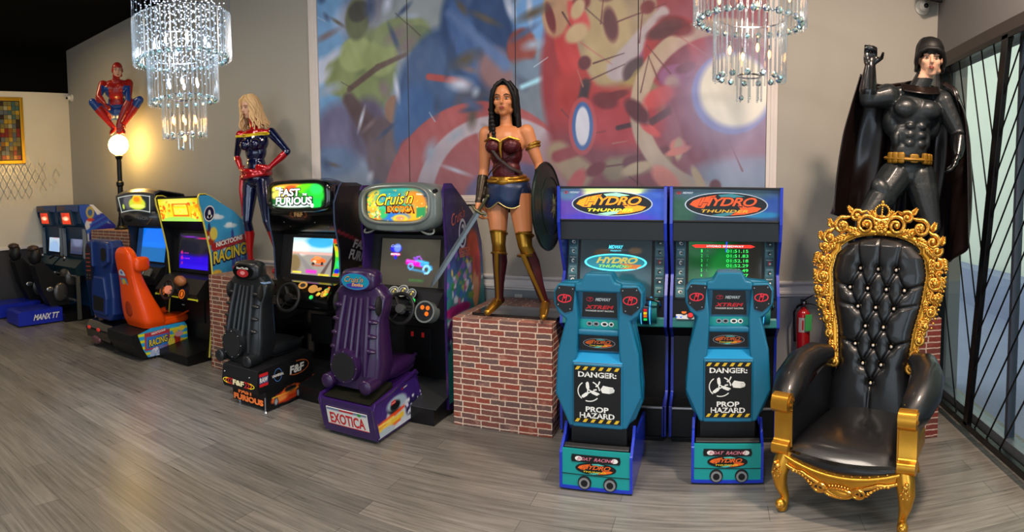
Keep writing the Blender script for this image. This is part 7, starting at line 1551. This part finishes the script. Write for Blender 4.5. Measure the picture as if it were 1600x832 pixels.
# ---- warrior figure with sword and shield
def warrior():
    t = thing('statue', 'life-size statue of a dark haired woman in maroon bodice and short blue skirt', 'statue', (-1.47, 4.03, .8305))
    F = Fig()
    F.ell((0, 0, 1.26), (.150, .10, .12)); F.ell((0, 0, 1.17), (.122, .088, .11)); F.ell((.0, 0, 1.05), (.108, .082, .12)); F.ell((.015, .01, .93), (.150, .11, .11)); F.ell((0, .0, 1.325), (.145, .068, .05))
    for q in (-1, 1): F.ell((q * .068, -.078, 1.225), (.062, .058, .058)); F.ell((q * .06 + .01, .07, .89), (.085, .078, .09))
    F.bones += [('torso', Vector((.01, 0, .90)), Vector((0, 0, 1.34)))]
    F.limb('neck', [(0, .01, 1.35), (-.0, -.0, 1.46)], [.048, .043]); F.head((-.005, -.02, 1.555), (.16, -1, -.03), 1.10)
    F.arm('L', (-.150, .0, 1.325), (-.185, .03, 1.06), (-.19, -.07, .83), .98); F.hand((-.19, -.07, .83), (.05, -.15, -1), (1, -.1, 0), 1.15, -1, 'L', 1.0)
    F.arm('R', (.155, .0, 1.325), (.235, .05, 1.09), (.285, -.06, .90), .95); F.hand((.285, -.06, .90), (.1, -.9, -.3), (-.9, 0, .2), 1.2, 1, 'R', .9)
    F.leg('L', (-.075, 0, .89), (-.045, -.05, .53), (-.075, .03, .10), (-.115, -.11, .032), 1.0); F.leg('R', (.10, .0, .89), (.165, -.08, .52), (.285, .0, .10), (.315, -.14, .032), 1.0)
    mr = mat('maroon_scale_leather', '#4a1216', .35, metal=.3, bump=.8, bscale=70); gd = mat('antique_gold_armour', '#a8792a', .3, .85, var=.25, bump=.2, bscale=80); bt_ = mat('maroon_boot', '#3e1214', .35, bump=.3)
    br = mat('dark_bronze_bracer', '#3c342a', .35, .7, var=.3)
    def fn(nm, bt, c):
        k = np.zeros(len(c), int); x, z = c[:, 0], c[:, 2]
        k[(nm == 'torso') & (z < 1.275 - .9 * (np.abs(np.abs(x) - .07)) * (np.abs(x) > .07) * .5 - .35 * np.clip(.05 - np.abs(x), 0, 1)) & (z > .98)] = 1; k[(nm == 'torso') & (z <= .98)] = 4
        k[np.isin(nm, ['thighL', 'thighR']) & (bt < .06)] = 4
        k[np.isin(nm, ['shinL', 'shinR']) & (bt > .02)] = 2; k[np.isin(nm, ['footL', 'footR'])] = 3; k[(np.isin(nm, ['thighL', 'thighR']) & (bt > .76)) | (np.isin(nm, ['shinL', 'shinR']) & (bt < .14))] = 3
        k[(nm == 'forearmL') & (bt > .2)] = 5; k[(nm == 'forearmR') & (bt > .2)] = 5; return k
    F.build('figure_body', t, fn, [m_skin, mr, bt_, gd, mat('dark_blue_cloth', '#14203c', .5), br], .0072, 4); F.face(t, '#2a1a14')
    g, R = F.hg, F.hR; mh = mat('black_hair', '#0a0808', .5, spec=.3, bump=.4, bscale=90); b = MB(); b.ell(g(0, -.022, .05), (.084, .096, .085), mh, R, nu=20, nv=14)
    rs = random.Random(8)
    for i in range(46):
        a = -.35 + i * (PI + .7) / 45; x0, y0 = .075 * math.cos(a), -.012 - .085 * math.sin(a); pts = [g(x0 * .5, y0 * .6, .118), g(x0 * 1.05, y0 * 1.02, .06)]
        L_ = .25 + .03 * rs.random()
        for j in range(1, 6): q = j / 5; pts.append(g(x0 * (1.08 + .22 * q) + .004 * math.sin(j + i), y0 * (1.05 + .08 * q), .06 - L_ * q))
        b.tube(pts, [.010, .015, .015, .0145, .014, .013, .009], mh, 6)
    for j in range(9): b.ell(g(.085 - .004 * j, .02 + .006 * j, -.06 - .026 * j), (.022 - .0008 * j, .018, .020), mh, R, nu=10, nv=8)
    for q in (-1, 1): b.tube([g(0, .035, .125), g(q * .045, .068, .085), g(q * .072, .052, .02), g(q * .078, .035, -.05), g(q * .08, .02, -.11)], [.012, .014, .015, .015, .012], mh, 7)
    b.out('hair', t, smooth=1.2)
    # skirt panels, belt, straps
    b = MB(); ms = mat('blue_leather_skirt', '#182a4c', .4, metal=.2, bump=.2); n = 44
    for i in range(n):
        a0, a1 = 2 * PI * i / n, 2 * PI * (i + 1) / n
        def pt(a, v):
            r = 1 + .20 * v; zz = .965 - (.155 + .045 * abs(math.cos(a * 3 + .5))) * v - .02 * math.sin(a); return (.015 + .152 * math.cos(a) * r, .01 + .118 * math.sin(a) * r, zz)
        for j in range(3): b.add([pt(a0, j / 3), pt(a1, j / 3), pt(a1, (j + 1) / 3), pt(a0, (j + 1) / 3)], [(0, 3, 2, 1)], ms)
    sk = b.out('skirt', t, smooth=1.2, solid=.006, weld=True)
    b = MB(); b.tube([(lambda r, zz, a: (.015 + .152 * math.cos(a) * r, .01 + .118 * math.sin(a) * r, zz))(1.21, .965 - (.155 + .045 * abs(math.cos(a * 3 + .5))) - .02 * math.sin(a), a) for a in np.linspace(0, 2 * PI, 89)[:-1]], .0045, mat('pale_gold_piping', '#b8a468', .35, .6), 5, closed=True); b.out('skirt_piping', sk)
    b = MB()
    for dz, r_ in ((.0, .016), (.022, .014)): b.tube([(.012 + (.146 - dz) * math.cos(a), .006 + .112 * math.sin(a), .985 + dz + .014 * math.sin(a * 1.0)) for a in np.linspace(0, 2 * PI, 41)[:-1]], r_, gd, 8, closed=True)
    b.ell((.01, -.108, .975), (.052, .014, .030), gd, nu=20, nv=10); b.out('belt', t, smooth=1.2)
    b = MB(); mst = mat('brown_strap', '#2c1c16', .5)
    b.tube([(-.12, -.03, 1.33), (-.09, -.125, 1.24), (-.02, -.115, 1.14), (.06, -.09, 1.07), (.13, -.03, 1.03)], .011, mst, 6, flat=.4); b.tube([(.10, -.085, 1.17), (.0, -.105, 1.12), (-.09, -.075, 1.05), (-.13, -.02, 1.02)], .009, mst, 6, flat=.4); b.out('strap', t)
    b = MB(); b.tube([(-.13, -.085, 1.262), (-.07, -.132, 1.282), (-.02, -.12, 1.265), (0, -.118, 1.25), (.02, -.12, 1.265), (.07, -.132, 1.282), (.13, -.085, 1.262)], .008, gd, 6); b.tube([(0, -.118, 1.26), (-.005, -.112, 1.20), (0, -.10, 1.14)], [.016, .010, .004], gd, 8, flat=.5); b.out('neckline_trim', t)
    b = MB()
    for (hx, hy, hz, kx, ky, kz) in ((-.045, -.05, .53, -.075, .03, .10), (.165, -.08, .52, .285, 0, .10)):
        a, c = Vector((hx, hy - .05, hz - .06)), Vector((kx, ky - .036, kz + .02)); m_ = a.lerp(c, .35) + Vector((0, -.006, 0)); b.tube([a, m_, a.lerp(c, .7), c, c + Vector((0, -.05, -.04))], [.020, .017, .013, .012, .012], gd, 8, flat=.45)
        b.tube([Vector((hx, hy, hz - .075)) + Vector((.055 * math.cos(q), .055 * math.sin(q) + .006, -.012 * math.sin(q))) for q in np.linspace(0, 2 * PI, 21)[:-1]], .008, gd, 6, closed=True)
        b.tube([Vector((hx, hy, hz + .075)) + Vector((.060 * math.cos(q), .060 * math.sin(q) + .004, .02 * -math.sin(q))) for q in np.linspace(0, 2 * PI, 21)[:-1]], .008, gd, 6, closed=True)
    b.out('leg_armour', t); b = MB()
    for dz in (0, .022): b.tube([Vector((.195, .024, 1.215 + dz)) + Vector((.046 * math.cos(q), .046 * math.sin(q), .016 * math.cos(q))) for q in np.linspace(0, 2 * PI, 21)[:-1]], .011, gd, 6, closed=True)
    b.out('arm_band', t)
    b = MB(); b.box(-.30, .36, -.13, .20, -.0195, .0, m_glossb); 
    st = b.out('statue_base', t, smooth=False, bevel=.004); st.location = (.02, .12, 0)
    # sword: blade, guard, grip
    sw = thing('sword', 'grey sword pointing down and left in the hand of the statue with the shield', 'sword', (-1.47, 4.03, .8305))
    A, B_ = Vector((-.155, -.115, .79)), Vector((-.475, -.26, .245)); d = (B_ - A).normalized(); sd = d.cross(Vector((.2, -1, .1))).normalized(); nn = sd.cross(d)
    b = MB(); n = 10
    for i, (q, w) in enumerate(((0, .021), (.3, .020), (.6, .021), (.85, .019), (.95, .011), (1, .001))):
        c = A.lerp(B_, q) + d * .04; b.v += [tuple(c + sd * w), tuple(c + nn * .004), tuple(c - sd * w), tuple(c - nn * .004)]
    mi = b.mi(mat('pewter_blade', '#6f777c', .3, .8, bump=.1))
    for i in range(5):
        for j in range(4): b.f.append((i * 4 + j, i * 4 + (j + 1) % 4, (i + 1) * 4 + (j + 1) % 4, (i + 1) * 4 + j)); b.m.append(mi)
    b.out('blade', sw, smooth=False); mg = mat('tarnished_hilt', '#4c4a34', .4, .7)
    b = MB(); g0 = A + d * .035; b.tube([g0 - sd * .06 - d * .012, g0 - sd * .03, g0, g0 + sd * .03, g0 + sd * .06 - d * .012], [.008, .010, .014, .010, .008], mg, 8); b.out('guard', sw)
    b = MB(); b.tube([g0, g0 - d * .12], [.012, .011], mg, 8); b.ell(g0 - d * .13, .017, mg, nu=10, nv=8); b.out('grip', sw)
    sh = thing('shield', 'round dark shield with a pale sunburst on the arm of the dark haired statue', 'shield', (-1.47 + .345, 4.03 - .12, .83 + .80))
    nrm = Vector((1, -.04, .04)).normalized(); R = Vector((0, 0, 1)).rotation_difference(nrm).to_matrix().to_4x4(); R2 = R
    msd = mat('verdigris_shield', '#1e2a26', .38, .6, var=.35, vscale=14, bump=.5, bscale=50)
    b = MB(); b.lathe([(.0, .045), (.10, .040), (.20, .026), (.27, .008), (.30, .002), (.305, -.006), (.30, -.014), (.27, -.006), (.20, .012), (.0, .03)][1:], msd, R, 44); b.out('shield_face', sh)
    b = MB(); b.tube([R @ Vector((.298 * math.cos(q), .298 * math.sin(q), .0)) for q in np.linspace(0, 2 * PI, 49)[:-1]], .010, msd, 8, closed=True)
    b.tube([R @ Vector((.2 * math.cos(q), .2 * math.sin(q), .026)) for q in np.linspace(0, 2 * PI, 49)[:-1]], .005, msd, 6, closed=True); b.out('shield_rim', sh)
    b = MB(); mz = mat('worn_bronze_rays', '#6e6a48', .4, .6)
    for k_ in range(18):
        q = k_ * 2 * PI / 18; L_ = .085 if k_ % 2 else .055; b.tube([R @ Vector((.014 * math.cos(q), .014 * math.sin(q), .044)), R @ Vector((L_ * math.cos(q), L_ * math.sin(q), .043))], [.005, .0012], mz, 5)
    b.out('sunburst', sh); b = MB(); b.tube([R @ Vector((-.12, .0, .01)), R @ Vector((-.06, 0, -.03)), R @ Vector((.06, 0, -.03)), R @ Vector((.12, 0, .01))], .012, mst, 6, flat=.5); b.out('arm_strap', sh)
warrior()

# ---- caped figure with raised fist
def caped():
    t = thing('statue', 'life-size statue of a muscular man in dark suit and cape raising a fist', 'statue', (1.37, 4.05, .97))
    F = Fig(); md = .05
    F.ell((.03, 0, 1.36), (.20, .125, .15)); F.ell((.01, 0, 1.20), (.155, .11, .14)); F.ell((.0, 0, 1.08), (.14, .105, .12)); F.ell((0, .01, .96), (.165, .12, .11)); F.ell((.04, .01, 1.47), (.17, .085, .06))
    for q in (-1, 1):
        F.ell((.03 + q * .085, -.085, 1.375), (.092, .055, .07)); F.ell((.03 + q * .15, .03, 1.30), (.07, .08, .12)); F.ell((.05 + q * .10, .0, 1.50), (.09, .05, .045)); F.ell((q * .07, .08, .93), (.09, .085, .095))
        for j in range(3): F.ell((.018 + q * .042, -.098 + .004 * j, 1.255 - j * .062), (.036, .022, .026))
        F.ell((q * .115, -.04, 1.16), (.03, .05, .07))
    F.ell((-.17, -.01, 1.46), (.078, .075, .075)); F.ell((.245, -.02, 1.455), (.078, .075, .08))
    F.bones += [('torso', Vector((0, 0, .95)), Vector((.03, 0, 1.46)))]
    F.limb('neck', [(.05, .01, 1.50), (.11, -.01, 1.64)], [.078, .066]); F.head((.13, -.03, 1.745), (-.22, -1, -.10), 1.16, True)
    F.arm('L', (-.17, 0, 1.465), (-.325, -.03, 1.425), (-.318, -.055, 1.645), 1.55); F.hand((-.318, -.055, 1.645), (.02, .0, 1), (-.25, -.9, 0), 2.0, 1, 'L', 1.25)
    F.ell((-.24, -.02, 1.465), (.06, .05, .05)); F.ell((-.33, -.04, 1.50), (.05, .05, .08))
    F.arm('R', (.25, -.02, 1.45), (.355, -.10, 1.215), (.30, -.20, 1.07), 1.62); F.hand((.30, -.20, 1.07), (-.35, -.25, -.8), (-.6, .3, .3), .75, 1, 'R', 1.22)
    F.ell((.315, -.04, 1.34), (.055, .055, .075), .3)
    F.leg('L', (-.095, 0, .90), (-.345, -.15, .60), (-.29, .06, .11), (-.34, -.10, .045), 1.34); F.leg('R', (.09, .0, .90), (.145, -.13, .55), (.12, .10, .11), (.17, -.07, .045), 1.34)
    F.ell((-.21, -.10, .78), (.08, .07, .12), 0, Matrix.Rotation(-.6, 3, 'Y')); F.ell((.13, -.09, .76), (.078, .06, .13))
    F.limb(None, [(0, -.05, .90), (0, -.02, .86)], [.06, .05])
    mg = mat('charcoal_rubber_suit', '#212527', .38, metal=.15, coat=.12, bump=1.0, bscale=22, var=.2); mk = mat('black_rubber_gloves', '#0a0b0d', .25, coat=.4)
    def fn(nm, bt, c):
        k = np.zeros(len(c), int); k[np.isin(nm, ['handL', 'handR'])] = 1; k[np.isin(nm, ['forearmL', 'forearmR']) & (bt > .15)] = 1; k[nm == 'head'] = 2; k[np.isin(nm, ['shinL', 'shinR', 'footL', 'footR'])] = 1; k[nm == 'neck'] = 0; k[(nm == 'neck') & (c[:, 2] > 1.605) & (c[:, 1] < -.045)] = 2; return k
    F.build('figure_body', t, fn, [mg, mk, m_skin2], .008, 3); F.face(t, '#151210')
    g, R = F.hg, F.hR; b = MB(); mh = mat('matte_black_hood', '#0c0b0b', .55)
    def hood(u, v):   # rounded hood round the back, top and sides of the head, open at the face
        a = (u - .5) * 2 * PI * .62 - PI / 2; p = v * PI * .5
        rr = 1 - .05 * (v < .1); z = -.075 + .205 * math.sin(p) ** .9; rad = math.cos(p) ** .45
        return g(.096 * math.cos(a) * rad * rr, -.008 + .112 * math.sin(a) * rad * rr, z)
    b.grid(hood, 40, 22, mh); b.ell(g(0, -.02, .055), (.088 * 1.16, .106 * 1.16, .082 * 1.16), mh, R, nu=24, nv=16); 
    b.tube([g(-.080, .0, -.070), g(-.088, .040, -.01), g(-.07, .072, .035), g(-.03, .092, .055), g(.03, .092, .055), g(.07, .072, .035), g(.088, .040, -.01), g(.080, .0, -.070)], [.010, .012, .013, .014, .014, .013, .012, .010], mh, 8)
    b.out('hood', t, smooth=1.2, solid=.006)
    b = MB(); mb_ = mat('mustard_utility_belt', '#8c6418', .45, .25, var=.2)
    b.tube([(.152 * math.cos(a), .002 + .122 * math.sin(a), 1.03 + .01 * math.sin(a)) for a in np.linspace(0, 2 * PI, 41)[:-1]], .030, mb_, 8, closed=True, flat=.5)
    belt = b.out('belt', t)
    b = MB(); R_ = lambda a: Matrix.Rotation(a + PI / 2, 3, 'Z')
    for a in (-2.75, -2.45, -2.15, -1.0, -.7, -.4): c = Vector((.160 * math.cos(a), .13 * math.sin(a), 1.03)); b.ell(c, (.024, .018, .040), mb_, R_(a), nu=12, nv=8, e=.45)
    b.ell((0, -.128, 1.028), (.034, .014, .032), mb_, nu=14, nv=8, e=.5); b.out('belt_pouches', belt)
    # cape
    mc = mat('dark_brown_satin_cape', '#1c1210', .30, metal=.25, coat=.3, var=.6, vscale=2.2)
    def path(pts, q): 
        k = len(pts) - 1; i = min(int(q * k), k - 1); f = q * k - i; P0, P1, P2, P3 = (Vector(pts[max(i - 1, 0)]), Vector(pts[i]), Vector(pts[i + 1]), Vector(pts[min(i + 2, k)]))
        return .5 * ((2 * P1) + (-P0 + P2) * f + (2 * P0 - 5 * P1 + 4 * P2 - P3) * f * f + (-P0 + 3 * P1 - 3 * P2 + P3) * f ** 3)
    topc = [(-.375, -.02, 1.60), (-.34, .03, 1.60), (-.22, .06, 1.555), (-.05, .10, 1.585), (.10, .11, 1.62), (.20, .09, 1.585), (.29, .04, 1.545), (.33, -.08, 1.50), (.30, -.16, 1.46)]
    midc = [(-.46, -.02, 1.15), (-.38, .16, 1.15), (-.22, .22, 1.12), (-.05, .22, 1.10), (.12, .22, 1.10), (.26, .20, 1.08), (.36, .10, 1.06), (.385, -.08, 1.08), (.385, -.22, 1.10)]
    botc = [(-.545, -.05, .62), (-.44, .20, .52), (-.28, .30, .30), (-.05, .32, .16), (.12, .33, .12), (.25, .32, .16), (.34, .20, .22), (.38, -.02, .26), (.39, -.22, .50)]
    b = MB()
    def cp(u, v):
        a, m_, c = path(topc, u), path(midc, u), path(botc, u); p = a * (1 - v) * (1 - 2 * v) + m_ * 4 * v * (1 - v) + c * v * (2 * v - 1)
        fold = math.sin(u * 34 + 1.5 * math.sin(v * 3)) * .026 * min(1, v * 2.2) + .012 * math.sin(u * 71 + v * 4) * v
        n = Vector((p.x - .0, p.y - .0 + .02, 0)); n = n.normalized() if n.length > .01 else Vector((0, 1, 0)); z = .05 * math.sin(u * 17) * max(0, v - .85) / .15
        return p + n * fold + Vector((0, 0, z * .8))
    b.grid(cp, 110, 44, mc); b.grid(lambda u, v: Vector((-.08 + .28 * u, -.075 - .05 * math.sin(u * PI), 1.50 - .02 * math.sin(u * PI) + .06 * v)) + Vector((0, .06 * v, 0)), 16, 6, mc)
    b.grid(lambda u, v: path([(.24, -.06, 1.57), (.29, -.11, 1.53), (.32, -.13, 1.46), (.37, -.10, 1.36)], v) + Vector((.07 * (u - .3) * (1 + v * .3), .10 * (u - .1) + .012 * math.sin(u * 14 + v * 5), .03 * math.sin(u * 3))), 16, 20, mc)
    b.out('cape', t, smooth=1.3, solid=.008)
    b = MB(); mr_ = mat('black_rock_base', '#0f1011', .6, bump=1, bscale=25)
    rs = random.Random(6)
    for i in range(26): b.ell((-.41 + rs.random() * .58, -.13 + rs.random() * .62, .0 - .045 + rs.random() * .02), (.07 + rs.random() * .03, .06 + rs.random() * .02, .05), mr_, Matrix.Rotation(rs.random() * 3, 3, 'Z'), nu=7, nv=5)
    b.box(-.41, .21, -.155, .60, -.0995, -.05, mr_); b.out('rock_base', t, smooth=False)
caped()

# ---- crouching acrobat on the globe lamp
def acrobat():
    t = thing('statue', 'statue of a crouching acrobat in a red and blue suit perched on the globe lamp', 'statue', (-7.02, 4.5, 2.655), .95)
    F = Fig()
    F.ell((.0, .10, .33), (.13, .12, .11)); F.ell((0, .07, .47), (.125, .10, .12)); F.ell((0, .0, .62), (.165, .115, .13)); F.ell((.0, -.01, .71), (.17, .08, .06))
    for q in (-1, 1): F.ell((q * .08, -.08, .64), (.08, .05, .06)); F.ell((q * .175, -.02, .70), (.062, .062, .065))
    F.bones += [('torso', Vector((0, .10, .33)), Vector((0, -.02, .70)))]
    F.limb('neck', [(0, -.03, .72), (.02, -.08, .80)], [.055, .05]); F.head((.035, -.11, .87), (.12, -1, -.22), 1.0, True)
    F.arm('L', (-.18, -.02, .70), (-.24, -.13, .52), (-.16, -.24, .42), 1.15); F.hand((-.16, -.24, .42), (.25, -.35, -.5), (.4, .2, .3), 1.0, -1, 'L', 1.0)
    F.arm('R', (.18, -.02, .70), (.17, -.12, .44), (.03, -.13, .17), 1.15); F.hand((.03, -.13, .17), (-.02, -.06, -1), (.1, 1, 0), .35, 1, 'R', 1.15)
    for k, q in (('L', -1), ('R', 1)):
        hp, kn, an = Vector((q * .08, .08, .32)), Vector((q * .325, -.12, .45)), Vector((q * .055, .0, .10)); F.limb('thigh' + k, [hp, hp.lerp(kn, .4), kn], [.10, .085, .058]); F.limb('shin' + k, [kn, kn.lerp(an, .35), kn.lerp(an, .75), an], [.056, .060, .042, .034])
        F.limb(None, [an + Vector((0, .03, -.02)), an + Vector((q * .02, -.05, -.055)), an + Vector((q * .035, -.09, -.085))], [.035, .033, .024]); F.bones.append(('foot' + k, an, an + Vector((q * .02, -.09, -.06))))
    mr_ = mat('acrobat_red_suit', '#9c1a16', .35, coat=.3, var=.2, vscale=24, bump=.2, bscale=120); mb_ = mat('acrobat_blue_suit', '#123c80', .35, coat=.3)
    def fn(nm, bt, c):
        k = np.zeros(len(c), int); k[np.isin(nm, ['thighL', 'thighR'])] = 1; k[np.isin(nm, ['shinL', 'shinR']) & (bt < .22)] = 1; k[(nm == 'torso') & (np.abs(c[:, 0]) > .095) & (c[:, 2] < .64)] = 1; k[(nm == 'torso') & (c[:, 2] < .42)] = 1
        k[np.isin(nm, ['uparmL', 'uparmR']) & (bt > .25) & (np.abs(c[:, 0]) < .2)] = 1; h = F.h; rel = (c - np.array(h[0])) @ np.array([h[1], h[2], h[3]]).T; k[(nm == 'head') & (rel[:, 1] > .045) & (rel[:, 2] < .035)] = 2; return k
    F.build('figure_body', t, fn, [mr_, mb_, m_skin2], .0085, 3); F.face(t, '#2a1a14')
acrobat()
